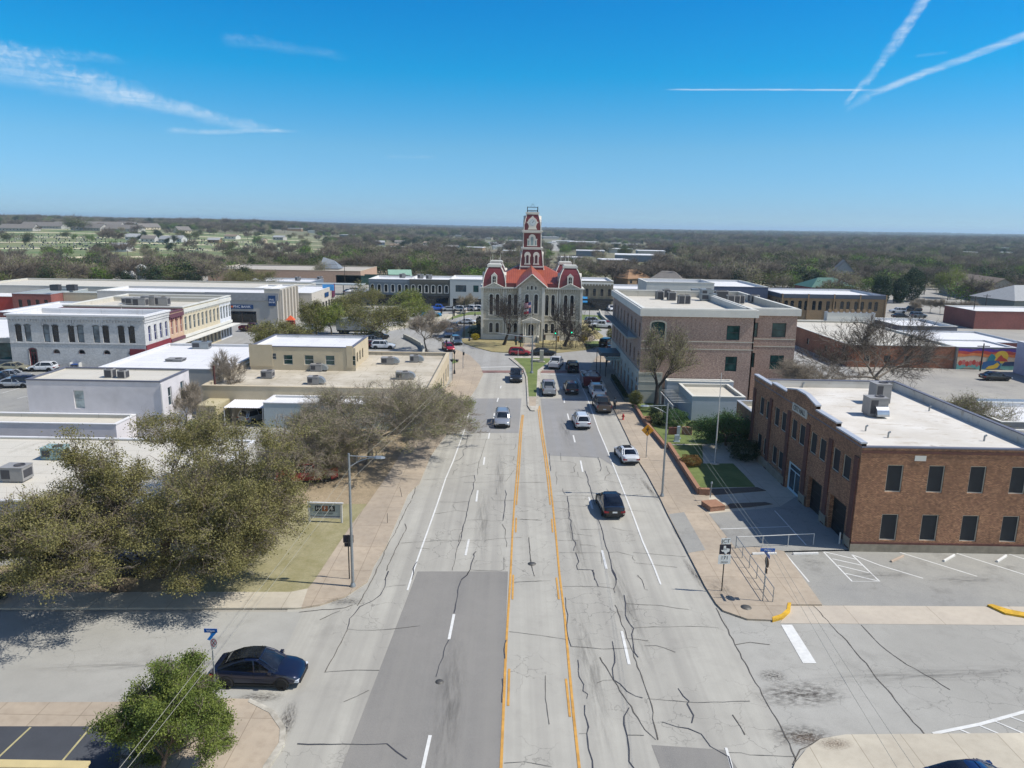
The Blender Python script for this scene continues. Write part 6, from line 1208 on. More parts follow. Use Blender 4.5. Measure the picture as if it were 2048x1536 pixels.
def rails(t, ob):
    b = MB()
    for s in (-1, 1): b.tube((-1.7, s*.6, 1.73), (.2, s*.6, 1.75), .025, n=5)
    ob('roof_rails', b.mesh('roof_rails', [M_CHROME]))
def rack(t, ob):
    b = MB()
    for s in (-1, 1):
        b.box(-2.8, -1.1, s*.95-.12, s*.95+.12, 1.2, 1.55); b.tube((-2.7, s*.8, 1.5), (-2.7, s*.8, 2.2), .03, n=5); b.tube((-1.1, s*.8, 1.5), (-1.1, s*.8, 2.2), .03, n=5); b.tube((-2.7, s*.8, 2.2), (.6, s*.8, 2.25), .03, n=5)
    b.tube((-2.7, -.8, 2.2), (-2.7, .8, 2.2), .03, n=5); b.tube((-1.1, -.8, 2.2), (-1.1, .8, 2.2), .03, n=5); ob('utility_rack', b.mesh('utility_rack', [M_FRAMEW]))
x, y = -13.25, 35.25; car('fastback_car', 'midnight blue fastback car waiting at the side street by the green shrub', 'car', 'fast', 'midnight', x, y, -1, extra=glassroof, rimc=M_BLKPL)
x, y = gcar(1004, 858); car('silver_suv', 'silver compact suv driving towards the viewer in the left lanes', 'suv', 'suv', 'silver', x, y+2.3, -90, extra=rails)
x, y = gcar(1032, 767); car('dark_pickup', 'dark grey pickup facing the viewer beside the grass median', 'pickup', 'pickup', 'dgrey', x, y+2.8, -90, scale=.97)
x, y = gcar(1110, 740); car('white_pickup', 'white pickup turning towards the square past the median tip', 'pickup', 'pickup', 'white', x+.3, y+2.8, 78)
x, y = gcar(1146, 747); car('offroader', 'dark green off-roader with a spare wheel on its tailgate near the canopy', 'jeep', 'jeep', 'dgrey', x, y+2.1, 92, extra=spare)
x, y = gcar(1098, 794); car('silver_pickup', 'silver pickup with lit tail lamps beside the median curb', 'pickup', 'pickup', 'silver', x, y+2.8, 91)
x, y = gcar(1144, 791); car('dark_suv', 'dark grey suv driving away in the shade of the brick building', 'suv', 'suv', 'dgrey', x, y+2.3, 91)
x, y = gcar(1165, 861); car('white_suv', 'white suv with a black roof strip driving away in the right lanes', 'suv', 'suv', 'white', x, y+2.3, 92, extra=rails)
x, y = gcar(1259, 932); car('white_sedan', 'white sedan parked at the right curb near the yellow crossing sign', 'sedan', 'sedan', 'white', x, y+2.35, 95, extra=sunroof)
x, y = gcar(1226, 1040); car('black_suv', 'black fastback suv driving away in the nearest right lane', 'suv', 'fast', 'black', x, y+2.3, 93, extra=glassroof)
x, y = gcar(1208, 829); car('bronze_pickup', 'bronze-grey pickup parked by the curb next to the hydrant', 'pickup', 'pickup', 'brown', x, y+2.85, 91)
x, y = gcar(1197, 801); car('utility_truck', 'white utility pickup with side boxes and a ladder rack by the curb', 'truck', 'pickup', 'white', x, y+2.85, 91, extra=rack)
dt = thing('rubbish_trailer', 'dark red open skip trailer full of pale rubble parked by the canopy', 'trailer', gcar(1183, 779)+(0.02,), R(2))
b = MB()
b.add([(-1.2, 0, .5), (1.2, 0, .5), (1.2, 4.6, .5), (-1.2, 4.6, .5), (-1.35, -.1, 2.0), (1.35, -.1, 2.0), (1.35, 4.7, 2.0), (-1.35, 4.7, 2.0)], [(3, 2, 1, 0), (0, 1, 5, 4), (1, 2, 6, 5), (2, 3, 7, 6), (3, 0, 4, 7)]); b.box(-1.42, 1.42, -.16, -.06, 1.9, 2.05); b.box(-1.42, -1.3, -.06, 4.7, 1.9, 2.05); b.box(1.3, 1.42, -.06, 4.7, 1.9, 2.05); b.build('bin', paint('trailer_red', '#5a0f18', .1, .5), dt)
for s in (-1, 1):
    b = MB(); b.tube((s*1.0, 1.2, .35), (s*1.25, 1.2, .35), .35, n=14); b.build('wheel', M_TYRE, dt)
b = MB(); rr_ = random.Random(3)
for i in range(60): b.obox((rr_.uniform(-1.05, 1.05), rr_.uniform(.2, 4.4), rr_.uniform(1.6, 1.95)), rr_.uniform(.2, .7), rr_.uniform(.2, .7), rr_.uniform(.05, .4), rr_.uniform(0, 3), rx=rr_.uniform(-.6, .6))
tag(b.build('rubble', mat('pale_rubble', '#a9a6a0', .9, .3, 3.), None, dt.location), 'heap of pale rubble boards filling the dark red trailer', 'rubble', kind='stuff')
x, y = gcar(1039, 712); car('red_hatchback', 'dark red hatchback crossing the junction in front of the courthouse lawn', 'car', 'hatch', 'red', x, y+.9, 0)
x, y = gcar(1087, 712); car('black_sedan', 'black sedan crossing the junction beside the red hatchback', 'car', 'sedan', 'black', x, y+.9, 1)
SQ = [(896, 702, 'red', 'hatch', -70, 'bright red hatchback coming round the curve left of the courthouse lawn'), (912, 689, 'steel', 'suv', -75, 'grey suv just behind the bright red hatchback'), (898, 674, 'silver', 'suv', -88, 'pale silver suv in the tree shade on the square'), (908, 661, 'navy', 'suv', -80, 'dark blue suv left of the signal pole on the square'),
      (888, 657, 'red', 'sedan', -78, 'red sedan on the square beside the dark blue suv'), (871, 664, 'silver', 'sedan', -70, 'silver sedan behind the bare tree on the square'), (932, 649, 'white', 'sedan', 170, 'white sedan at the far left corner of the courthouse'),
      (876, 622, 'blue', 'pickup', 5, 'bright blue pickup parked before the taupe shops'), (899, 623, 'silver', 'sedan', 10, 'silver sedan parked right of the bright blue pickup'), (917, 623, 'white', 'suv', 150, 'white suv parked left of the round bare tree on the far side'), (938, 622, 'white', 'suv', 150, 'white suv parked behind the round bare tree on the far side'),
      (953, 622, 'white', 'suv', 150, 'white suv parked closest to the courthouse on the far side'), (861, 635, 'cyan', 'pickup', 10, 'cyan pickup parked on the left arm of the square'),
      (1188, 648, 'silver', 'suv', 10, 'silver suv behind the white pickup on the right of the square'), (1205, 657, 'white', 'pickup', 170, 'white pickup on the right of the square'), (1222, 622, 'white', 'suv', -80, 'white suv parked before the stone shop'), (1214, 694, 'black', 'jeep', 60, 'black off-roader at the right end of the courthouse lawn'), (1222, 706, 'maroon', 'sedan', 80, 'maroon sedan beside the corner of the brick building'), (1220, 655, 'red', 'hatch', 0, 'small dark red car right of the white pickup')]
for px, py, c, k, rz, l in SQ:
    x, y = gcar(px, py); car('square_'+('pickup' if k == 'pickup' else 'suv' if k in ('suv', 'jeep') else 'car'), l, 'pickup' if k == 'pickup' else 'car', k, c, x, y+.8, rz)
LOT = [(765, 699, 'white', 'suv', 5, 'white suv parked under the biggest square tree'), (742, 688, 'silver', 'suv', 40, 'silver suv parked left of the white one under the big square tree'), (755, 680, 'black', 'suv', 40, 'black suv parked behind the silver one under the big square tree'), (738, 697, 'maroon', 'sedan', 40, 'maroon car half hidden by the beige upper block'),
       (612, 664, 'white', 'suv', 178, 'white suv on the street before the bank'), (503, 664, 'maroon', 'pickup', 0, 'dark red pickup on the street at the end of the white shops'), (699, 638, 'white', 'sedan', 0, 'white sedan right of the bank trees'), (716, 632, 'black', 'suv', 30, 'black suv in the small lot behind the square trees'), (704, 604, 'white', 'sedan', 15, 'white sedan in the row behind the square trees'),
       (22, 744, 'tan', 'sedan', 5, 'tan sedan nearest the white brick building in the left lot'), (18, 760, 'silver', 'sedan', 8, 'silver sedan in the second row of the left lot'), (22, 777, 'silver', 'sedan', 12, 'silver sedan at the front of the left lot'), (52, 776, 'navy', 'suv', 12, 'dark blue suv half hidden by the lilac building'), (80, 744, 'white', 'hatch', 185, 'white hatchback by the white brick building with the red door'),
       (-6, 770, 'black', 'suv', 10, 'black suv cut by the left edge in the left lot')]
for px, py, c, k, rz, l in LOT: x, y = gcar(px, py); car('parked_'+('suv' if k == 'suv' else 'pickup' if k == 'pickup' else 'sedan'), l, 'car', k, c, x, y+.9, rz, group='cars parked in the lots')
x, y = gcar(492, 850); car('silver_wagon', 'silver suv parked half under the white carport', 'suv', 'suv', 'silver', x+.7, y+2.0, 62, extra=rails)
x, y = gcar(588, 972); car('red_pickup', 'red pickup parked under the big trees on the left', 'pickup', 'pickup', 'red', x+.8, y+1.4, 195, group='cars parked in the lots')
x, y = gcar(718, 892); car('pale_sedan', 'pale blue car seen through the twigs of the large bare tree', 'car', 'sedan', 'steel', x, y+.8, 75, group='cars parked in the lots')
x, y = gcar(225, 1160); car('oak_sedan', 'dark blue car parked in deep shade beneath the oak', 'car', 'sedan', 'navy', x, y+.9, 12, group='cars parked in the lots')
x, y = gcar(1930, 1560); car('blue_car', 'dark blue car cut by the bottom edge at the right corner', 'car', 'fast', 'deepblue', x-.1, y-1.25, 2)
lotc = ['black', 'dgrey', 'silver', 'steel', 'navy', 'white', 'black', 'grey', 'dgrey', 'white']
desc = ['black car under the blue sign nearest the canopy', 'dark grey suv second under the blue sign', 'silver car third in the lot by the blue sign', 'steel blue car in the middle of the lot by the blue sign', 'navy car left of the olive tree in the lot', 'white car against the olive tree in the lot', 'black suv at the near end of the small lot', 'grey suv beside the black one at the near end of the small lot', 'dark grey car at the far side of the small lot', 'white car at the far corner of the small lot']
for i, (px, py) in enumerate(((700, 586), (712, 585), (720, 588), (706, 598), (714, 594), (724, 590), (712, 612), (722, 611), (730, 586), (736, 589))):
    x, y = gcar(px, py); car('lot_car', desc[i], 'car', 'suv' if i % 2 else 'sedan', lotc[i], x, y, 30+10*(i % 3), group='cars in the lot behind the square trees')
RL = [(1795, 626, 'white', 'suv', 170, 'white suv in the lot right of the tan brick row'), (1822, 624, 'dgrey', 'pickup', 170, 'dark pickup in the lot right of the tan brick row'), (1800, 636, 'black', 'sedan', 5, 'black car in front of the white suv in the right lot'), (1836, 635, 'steel', 'suv', 5, 'steel blue suv near the grey flat building'), (1920, 641, 'maroon', 'pickup', 175, 'dark red pickup beside the grey flat building'), (1950, 587, 'white', 'sedan', 170, 'white car by the shingled office on the right'), (1990, 760, 'black', 'sedan', 0, 'black car parked below the mural'), (1345+140, 640, 'white', 'sedan', 0, '')]
for px, py, c, k, rz, l in RL[:-1]: x, y = gcar(px, py); car('parked_car', l, 'car', k, c, x, y, rz, group='cars parked on the right side')
bt = thing('box_truck', 'grey box truck on the street between the square trees', 'truck', gcar(704, 668)+(0.02,), 0)
b = MB(); b.box(-3.2, 3.6, -1.2, 1.2, 1.0, 3.6); b.build('cargo_box', mat('box_grey', '#84888a', .6), bt); b = MB(); b.box(3.7, 5.2, -1.1, 1.1, .7, 2.6); b.build('cab', PAINT['white'], bt); b = MB(); b.box(4.6, 5.22, -1.0, 1.0, 1.7, 2.4); b.build('windshield', M_CGLASS, bt)
for x in (-2.2, -1.2, 4.4):
    for s in (-1, 1): b = MB(); b.tube((x, s*.85, .48), (x, s*1.15, .48), .48, n=14); b.build('wheel', M_TYRE, bt)
b = MB(); b.box(-3.2, 5.0, -.5, .5, .55, .99); b.build('chassis', M_BLKPL, bt)
# ================================================================ TREES
def mat_leaf(name, a, b, c3, tr=.25, scale=1.1):
    t = NT(name); n = t.noise(scale, 3); n2 = t.noise(9., 2); c = t.mix(t.ramp(n, .38, .62), srgb(a), srgb(b)); c = t.mix(t.ramp(n2, .42, .72, 0, .7), c, srgb(c3))
    t.col(c); t.rough(.75); t.bsdf.inputs['Specular IOR Level'].default_value = .25
    if tr:
        tl = t.N.new('ShaderNodeBsdfTranslucent'); t.L.new(c, tl.inputs[0]); mx = t.N.new('ShaderNodeMixShader'); mx.inputs[0].default_value = tr
        t.L.new(t.bsdf.outputs[0], mx.inputs[1]); t.L.new(tl.outputs[0], mx.inputs[2]); t.L.new(mx.outputs[0], t.N['Material Output'].inputs[0])
    return t.mat
M_BARK = mat('oak_bark', '#5b5044', .95, .3, 5., bump=.4); M_BARKG = mat('grey_bark', '#7b7266', .95, .25, 5., bump=.3); M_BARKD = mat('dark_bark', '#3b342e', .95, .25, 5.)
M_TWIG = mat('grey_twig', '#8a8071', .95, .25, 3.)
L_OAK = mat_leaf('oak_leaf', '#6a683d', '#7e794b', '#8b845a'); L_SHR = mat_leaf('shrub_leaf', '#5d6c30', '#7c863f', '#46542a'); L_OLV = mat_leaf('olive_leaf', '#66683a', '#7a7a45', '#8b8650'); L_LIME = mat_leaf('lime_leaf', '#748238', '#8d9446', '#5d6d2f')
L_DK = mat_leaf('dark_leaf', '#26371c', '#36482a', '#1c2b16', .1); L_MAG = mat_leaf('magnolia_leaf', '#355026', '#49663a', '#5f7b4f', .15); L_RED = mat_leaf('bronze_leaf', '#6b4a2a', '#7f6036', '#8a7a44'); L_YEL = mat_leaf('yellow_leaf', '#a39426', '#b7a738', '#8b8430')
L_BUD = mat_leaf('bud_leaf', '#7f7f52', '#8b8a5c', '#76794a')

def skeleton(rng, maxl, trunk, nch, spread, ratio, wig, trop, first_spread=None, h0=1.0):
    segs, tips = [], []
    def rot(d, ang, az):
        a = Vector((0, 0, 1)) if abs(d.z) < .9 else Vector((1, 0, 0)); s = d.cross(a).normalized(); u = s.cross(d).normalized()
        return (d*math.cos(ang)+(s*math.cos(az)+u*math.sin(az))*math.sin(ang)).normalized()
    def grow(p, d, ln, r, lv):
        n = 3 if lv > 1 else 4; pts = [(p.copy(), r)]
        for i in range(n):
            d = (d+Vector(rng.normal(0, wig, 3))+Vector((0, 0, trop*(1 if lv else .3)))).normalized(); q = p+d*ln/n; r1 = r*(.86 if lv == 0 else .80)
            segs.append((p.copy(), q.copy(), r, r1, lv)); p, r = q, r1; pts.append((p.copy(), r))
        if lv >= maxl: return
        k = nch[min(lv, len(nch)-1)]; az0 = rng.uniform(0, 6.28)
        for j in range(k):
            if lv == 0: f = n-rng.uniform(0, .9)
            else: f = n*(.30+.70*(j+rng.uniform(.2, .8))/k)
            i = min(int(f), n-1); pp = pts[i][0].lerp(pts[i+1][0], f-i); rr = pts[i][1]
            sp = (first_spread if lv == 0 and first_spread else spread)*rng.uniform(.65, 1.25)
            grow(pp, rot(d, sp, az0+j*6.283/k*(1 if lv == 0 else 2.4)+rng.uniform(-.4, .4)), ln*ratio*rng.uniform(.75, 1.2)*(h0 if lv == 0 else 1), rr*.62*rng.uniform(.8, 1.1), lv+1)
        if lv: grow(p, d, ln*ratio*.8, r*.8, lv+1)
    grow(Vector((0, 0, -.1)), Vector((rng.normal(0, .06), rng.normal(0, .06), 1)).normalized(), trunk, .1*trunk, 0)
    return segs
def np_mesh(name, V, F, mats, mi=None, smooth=False):
    me = bpy.data.meshes.new(name); me.vertices.add(len(V)); me.vertices.foreach_set('co', np.asarray(V, np.float32).ravel())
    k = F.shape[1]; me.loops.add(F.size); me.loops.foreach_set('vertex_index', F.astype(np.int32).ravel()); me.polygons.add(len(F))
    me.polygons.foreach_set('loop_start', np.arange(0, F.size, k, dtype=np.int32)); me.polygons.foreach_set('loop_total', np.full(len(F), k, np.int32))
    for m_ in mats: me.materials.append(m_)
    if mi is not None: me.polygons.foreach_set('material_index', mi.astype(np.int32))
    me.update(calc_edges=True); return me
def tubes(P0, P1, R0, R1, n=5):
    D = P1-P0; L_ = np.linalg.norm(D, axis=1, keepdims=True)+1e-9; D = D/L_; A = np.where(np.abs(D[:, 2:3]) < .9, np.array([[0, 0, 1.]]), np.array([[1., 0, 0]]))
    U = np.cross(D, A); U /= np.linalg.norm(U, axis=1, keepdims=True)+1e-9; Wv = np.cross(D, U); V = []
    for P, R_ in ((P0, R0), (P1, R1)):
        for i in range(n): a = 2*math.pi*i/n; V.append(P+(U*math.cos(a)+Wv*math.sin(a))*R_[:, None])
    V = np.stack(V, 1); N = len(P0); base = (np.arange(N)*2*n)[:, None]; F = []
    for i in range(n): F.append(np.concatenate([base+i, base+(i+1) % n, base+n+(i+1) % n, base+n+i], 1))
    return V.reshape(-1, 3), np.stack(F, 1).reshape(-1, 4)
def quads(C, size, rng, asp=.6, up=.0):
    N = len(C); u = rng.normal(size=(N, 3)); u /= np.linalg.norm(u, axis=1, keepdims=True); v = rng.normal(size=(N, 3)); v[:, 2] += up*0; v = np.cross(u, v); v /= np.linalg.norm(v, axis=1, keepdims=True)+1e-9
    s = (size*rng.uniform(.6, 1.35, N))[:, None]; V = np.stack([C-u*s*.5, C+v*s*asp*.5, C+u*s*.5, C-v*s*asp*.5], 1).reshape(-1, 3)
    return V, np.arange(4*N).reshape(N, 4)
TREE_SPECS = dict(
    oak=dict(maxl=5, trunk=2.2, nch=[5, 4, 3, 3, 3], spread=R(40), ratio=.72, wig=.16, trop=.05, first_spread=R(58), h0=1.5),
    spreading=dict(maxl=5, trunk=1.8, nch=[6, 4, 4, 3, 3], spread=R(38), ratio=.72, wig=.18, trop=.02, first_spread=R(62), h0=1.8),
    bare=dict(maxl=5, trunk=2.6, nch=[4, 3, 3, 3, 3], spread=R(36), ratio=.74, wig=.15, trop=.08, first_spread=R(38), h0=1.1),
    small=dict(maxl=4, trunk=1.6, nch=[5, 4, 4, 3], spread=R(36), ratio=.70, wig=.14, trop=.08, first_spread=R(42), h0=1.2),
    far=dict(maxl=3, trunk=2.4, nch=[5, 5, 5], spread=R(42), ratio=.72, wig=.16, trop=.06, first_spread=R(46), h0=1.2))
def tree_meshes(spec, seed, h, rx, ry, leafmat, nleaf, lsize, lspread, bark=None, twigs=0, twig_r=.012, trunk_r=.3, minr=.012, zlow=None, leaf_lv=None, tubelv=9, clump=0, lean=None, twigm=None):
    rng = np.random.default_rng(seed); S = TREE_SPECS[spec]; segs = skeleton(rng, **S)
    P0 = np.array([s[0] for s in segs]); P1 = np.array([s[1] for s in segs]); R0 = np.array([s[2] for s in segs]); R1 = np.array([s[3] for s in segs]); lv = np.array([s[4] for s in segs]); mx = lv.max()
    ends = P1[lv >= mx-1]; sx = rx/np.percentile(np.abs(ends[:, 0]-np.median(ends[:, 0])), 97); sy = ry/np.percentile(np.abs(ends[:, 1]-np.median(ends[:, 1])), 97); top = np.percentile(ends[:, 2], 99); sz = h/top
    sc = np.array([sx, sy, sz]); P0 = P0*sc; P1 = P1*sc
    if lean:
        for P in (P0, P1): f_ = np.clip(P[:, 2]/h*1.3, 0, 1); P[:, 0] += lean[0]*f_; P[:, 1] += lean[1]*f_
    if zlow is not None:   # keep drooping tips above the ground
        for P in (P0, P1): m_ = P[:, 2] < zlow; k = lv > 0; P[m_ & k, 2] = zlow+(P[m_ & k, 2]-zlow)*.15
    k = trunk_r/R0[0]; R0 = np.maximum(R0*k, minr); R1 = np.maximum(R1*k, minr)
    V, F = tubes(P0[lv <= tubelv], P1[lv <= tubelv], R0[lv <= tubelv], R1[lv <= tubelv], 5 if nleaf > 3000 or twigs > 3000 else 4)
    trunk = np_mesh('trunk', V, F, [bark or M_BARK]); trunk.polygons.foreach_set('use_smooth', [True]*len(trunk.polygons))
    fine = np.where(lv >= (mx-1 if leaf_lv is None else leaf_lv))[0]; Vs, Fs, Ms, o = [], [], [], 0
    mats = []
    if twigs:
        idx = rng.choice(fine, twigs); t_ = rng.uniform(0, 1, twigs)[:, None]; A = P0[idx]*(1-t_)+P1[idx]*t_; d = P1[idx]-P0[idx]; d /= np.linalg.norm(d, axis=1, keepdims=True)+1e-9
        d = d+rng.normal(0, .55, (twigs, 3)); d[:, 2] += .15; d /= np.linalg.norm(d, axis=1, keepdims=True); ln = (lspread*rng.uniform(.7, 2.0, twigs))[:, None]
        B = A+d*ln*.5+rng.normal(0, .03, (twigs, 3)); C_ = B+(d+rng.normal(0, .3, (twigs, 3)))*ln*.5
        for a, c, r0, r1 in ((A, B, twig_r, twig_r*.7), (B, C_, twig_r*.7, twig_r*.35)):
            V, F = tubes(a, c, np.full(twigs, r0), np.full(twigs, r1), 3); Vs.append(V); Fs.append(F+o); Ms.append(np.zeros(len(F))); o += len(V)
        mats.append(twigm or M_TWIG)
    else: mats.append(leafmat)
    if nleaf:
        if clump:   # sprays of leaves gathered on the outer twigs, bare wood between them
            own = rng.choice(fine, clump, replace=False) if clump < len(fine) else fine; wt = rng.gamma(2., 1., len(own)); idx = rng.choice(own, nleaf, p=wt/wt.sum()); C_ = P1[idx]+rng.normal(0, 1, (nleaf, 3))*np.array([lspread, lspread, lspread*.6])
        else: idx = rng.choice(fine, nleaf); t_ = rng.uniform(0, 1, nleaf)[:, None]; C_ = P0[idx]*(1-t_)+P1[idx]*t_+rng.normal(0, lspread, (nleaf, 3))
        C_ = C_[C_[:, 2] > (.4 if zlow is None else zlow*.6)]
        V, F = quads(C_, lsize, rng); Vs.append(V); Fs.append(F+o); Ms.append(np.full(len(F), 1)); o += len(V)
    mats.append(leafmat or M_TWIG)
    crown = np_mesh('crown', np.concatenate(Vs), np.concatenate(Fs), mats, np.concatenate(Ms)) if Vs else None
    return trunk, crown
def plant_tree(name, label, loc, meshes, rz=0, cat='tree', group=None, sc=1.0):
    t = thing(name, label, cat, loc, rz, group); t.scale = (sc, sc, sc) if not isinstance(sc, tuple) else sc
    for n, me in zip(('trunk', 'crown'), meshes):
        if me is not None: o = bpy.data.objects.new(n, me); COL.objects.link(o); o.parent = t
    return t
def gl(px, py, dx=0, dy=0, z=.09): g = G(px, py); return (g.x+dx, g.y+dy, z)
# big oaks on the left
plant_tree('live_oak', 'big olive live oak with a thick trunk over the parked car on the left', (-23.9, 46.6, .09), tree_meshes('spreading', 11, 10.4, 7.6, 8.4, L_OAK, 195000, .115, .36, twigs=12000, twig_r=.011, trunk_r=.52, zlow=3.0, clump=1300))
plant_tree('live_oak', 'lower spreading live oak reaching the left edge beside the side street', (-25.6, 44.6, .09), tree_meshes('spreading', 23, 7.8, 4.8, 4.4, L_OAK, 85000, .12, .33, twigs=6000, twig_r=.011, trunk_r=.36, zlow=4.4, clump=650, lean=(-2.6, -4.2)))
plant_tree('live_oak', 'smaller live oak right of the big one, nearest the low office sign', (-19.0, 48.6, .09), tree_meshes('spreading', 31, 7.4, 3.6, 4.0, L_OAK, 46000, .115, .34, twigs=7000, twig_r=.011, trunk_r=.3, zlow=2.4, clump=560))
plant_tree('elm_tree', 'large grey-brown twiggy tree beside the road, almost leafless', gl(735, 930), tree_meshes('spreading', 42, 8.2, 8.8, 8.0, L_BUD, 60000, .09, .38, bark=M_BARKG, twigs=32000, twig_r=.012, trunk_r=.42, zlow=1.6, clump=1500))
plant_tree('elm_tree', 'second twiggy grey tree left of the large one, before the low white building', gl(655, 925), tree_meshes('spreading', 47, 5.2, 4.4, 5.0, L_BUD, 30000, .09, .38, bark=M_BARKG, twigs=13000, twig_r=.012, trunk_r=.26, zlow=1.1, clump=600))
plant_tree('leafing_tree', 'tree with fresh green leaves at the road end of the twiggy trees', gl(868, 868), tree_meshes('oak', 53, 5.6, 3.6, 3.4, L_LIME, 22000, .11, .28, twigs=6000, twig_r=.012, trunk_r=.2, zlow=1.0, clump=330))
plant_tree('street_shrub', 'dense green small tree in the bottom left corner by the street sign', (-14.9, 27.3, .1), tree_meshes('oak', 61, 5.5, 2.35, 2.3, L_SHR, 135000, .085, .2, twigs=4000, twig_r=.008, trunk_r=.16, zlow=.5, clump=760))
# at the restaurant block
plant_tree('pruned_tree', 'heavily pruned tree with sparse green shoots in front of the mottled brick building', gl(1311, 826), tree_meshes('bare', 71, 11.2, 3.4, 3.0, L_BUD, 6500, .14, .4, bark=M_BARKD, twigs=5000, twig_r=.012, trunk_r=.42))
plant_tree('bare_tree', 'bare dark tree on the left of the courthouse lawn', gl(1007, 691), tree_meshes('bare', 82, 10.2, 4.2, 4, L_BUD, 0, .1, .5, bark=M_BARKD, twigs=1300, twig_r=.012, trunk_r=.36, minr=.016, twigm=M_BARKD), group='bare trees on the courthouse lawn')
plant_tree('bare_tree', 'bare dark tree on the right of the courthouse lawn', gl(1129, 693), tree_meshes('spreading', 95, 8.8, 4.9, 4, L_BUD, 0, .1, .4, bark=M_BARKD, twigs=1200, twig_r=.012, trunk_r=.42, minr=.017, twigm=M_BARKD), group='bare trees on the courthouse lawn')
plant_tree('bare_tree', 'large bare tree with a wide crown behind the city hall', (53.5, 104.5, 0), tree_meshes('oak', 104, 12.0, 9.8, 7, L_BUD, 0, .1, .6, bark=M_BARKG, twigs=12000, twig_r=.013, trunk_r=.5, minr=.018, twigm=M_BARKD))
plant_tree('bare_tree', 'smaller bare tree between the brick wing and the large bare tree', (40.5, 98.5, 0), tree_meshes('bare', 111, 6.6, 4.2, 3, L_BUD, 0, .1, .5, bark=M_BARKG, twigs=7000, twig_r=.013, trunk_r=.2, minr=.014))
plant_tree('budding_tree', 'low wide tree with yellow-green buds behind the side parapet of the city hall', (52.5, 84.5, 0), tree_meshes('spreading', 118, 5.2, 6.0, 4, L_BUD, 20000, .12, .35, bark=M_BARKG, twigs=9000, twig_r=.012, trunk_r=.25))
plant_tree('bare_tree', 'small bare tree rising beside the lilac building', (-38.2, 94.0, 0), tree_meshes('bare', 121, 7.6, 2.2, 2, L_BUD, 0, .1, .4, bark=M_BARKG, twigs=3500, twig_r=.012, trunk_r=.14, minr=.012))
plant_tree('bare_tree', 'tangle of bare saplings between the lilac building and the container', (-37.9, 83, 0), tree_meshes('small', 127, 5.4, 2.0, 2.6, L_BUD, 600, .1, .4, bark=M_BARKG, twigs=7000, twig_r=.012, trunk_r=.12, minr=.012))
plant_tree('magnolia', 'glossy green broad bush tree below the white office wall', gl(1452, 893), tree_meshes('oak', 133, 3.9, 3.3, 2.6, L_MAG, 30000, .14, .26, trunk_r=.14, zlow=.4), group=None)
SQT = [('olive_tree', 'wide olive-green tree before the low beige roof, biggest on the square', 768, 688, 7.6, 6.2, 5.6, L_OLV, 141), ('olive_tree', 'slim yellow-green tree left of the box truck', 633, 669, 7.0, 2.9, 2.9, L_OLV, 142), ('olive_tree', 'round yellow-green tree in front of the box truck', 663, 669, 6.2, 3.0, 3.0, L_LIME, 143),
       ('olive_tree', 'olive-brown tree behind the box truck trees', 686, 650, 6.6, 3.6, 3.2, L_OLV, 144), ('olive_tree', 'brownish olive tree before the grey-blue shops', 748, 617, 6.8, 5.2, 4.8, L_OLV, 145), ('olive_tree', 'broad green tree before the taupe shops', 837, 638, 7.2, 6.0, 5.4, L_LIME, 146),
       ('olive_tree', 'low olive canopy behind the beige upper block', 550, 690, 4.4, 5.2, 4.0, L_OLV, 148), ('olive_tree', 'dark olive tree beside the long beige building', 494, 585, 7.4, 10.0, 6.0, L_OLV, 149)]
sqm = {}
for nm, l, px, py, h, rx, ry, lm, sd in SQT:
    plant_tree(nm, l, gl(px, py), tree_meshes('oak', sd, h, rx, ry, lm, 15000, .24, .42, twigs=1500, twig_r=.02, trunk_r=.22, zlow=1.2), group='trees around the courthouse square')
plant_tree('bare_tree', 'bare vase-shaped tree beside the curved wall on the square', gl(855, 703), tree_meshes('small', 151, 7.2, 4.2, 3.6, L_BUD, 0, .1, .6, bark=M_BARKG, twigs=5200, twig_r=.018, trunk_r=.22, minr=.02))
plant_tree('bare_tree', 'round bare tree in front of the modern white building', gl(931, 629), tree_meshes('small', 157, 5.4, 2.7, 2.6, L_BUD, 1500, .14, .4, bark=M_BARKG, twigs=3500, twig_r=.018, trunk_r=.14, minr=.018))
plant_tree('young_tree', 'slender half-leafed tree by the long beige building', gl(659, 566), tree_meshes('small', 158, 8.2, 3.4, 3, L_BUD, 2500, .22, .5, twigs=1500, twig_r=.02, trunk_r=.16))
# clipped bushes
def bush(name, label, loc, rx, ry, h, lm, n, ls, seed, cat='bush', group=None):
    rng = np.random.default_rng(seed); N = n; d = rng.normal(size=(N, 3)); d /= np.linalg.norm(d, axis=1, keepdims=True); r = rng.uniform(.35, 1, N)**.45
    lob = 1+.14*np.sin(d[:, 0]*5+seed)*np.sin(d[:, 1]*6+seed*2)+.10*np.sin(d[:, 2]*9+seed); P = d*(r*lob)[:, None]*np.array([rx, ry, h*.5]); P[:, 2] += h*.5; P = P[P[:, 2] > .02]
    V, F = quads(P, ls, rng); t = thing(name, label, cat, loc, 0, group); o = bpy.data.objects.new('foliage', np_mesh('foliage', V, F, [lm])); COL.objects.link(o); o.parent = t
    b = MB(); [b.tube((0, 0, 0), (rx*.5*math.cos(a), ry*.5*math.sin(a), h*.6), .04, .02, 5) for a in (0.3, 1.7, 2.9, 4.1, 5.3)]; b.build('stem', M_BARK, t); return t
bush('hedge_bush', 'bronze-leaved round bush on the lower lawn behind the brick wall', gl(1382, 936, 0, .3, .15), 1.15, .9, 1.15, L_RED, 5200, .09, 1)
bush('dark_bush', 'dark round bush in the shade at the foot of the city hall', gl(1492, 925, 0, .5, .15), 1.8, 1.5, 2.2, L_DK, 9000, .1, 2)
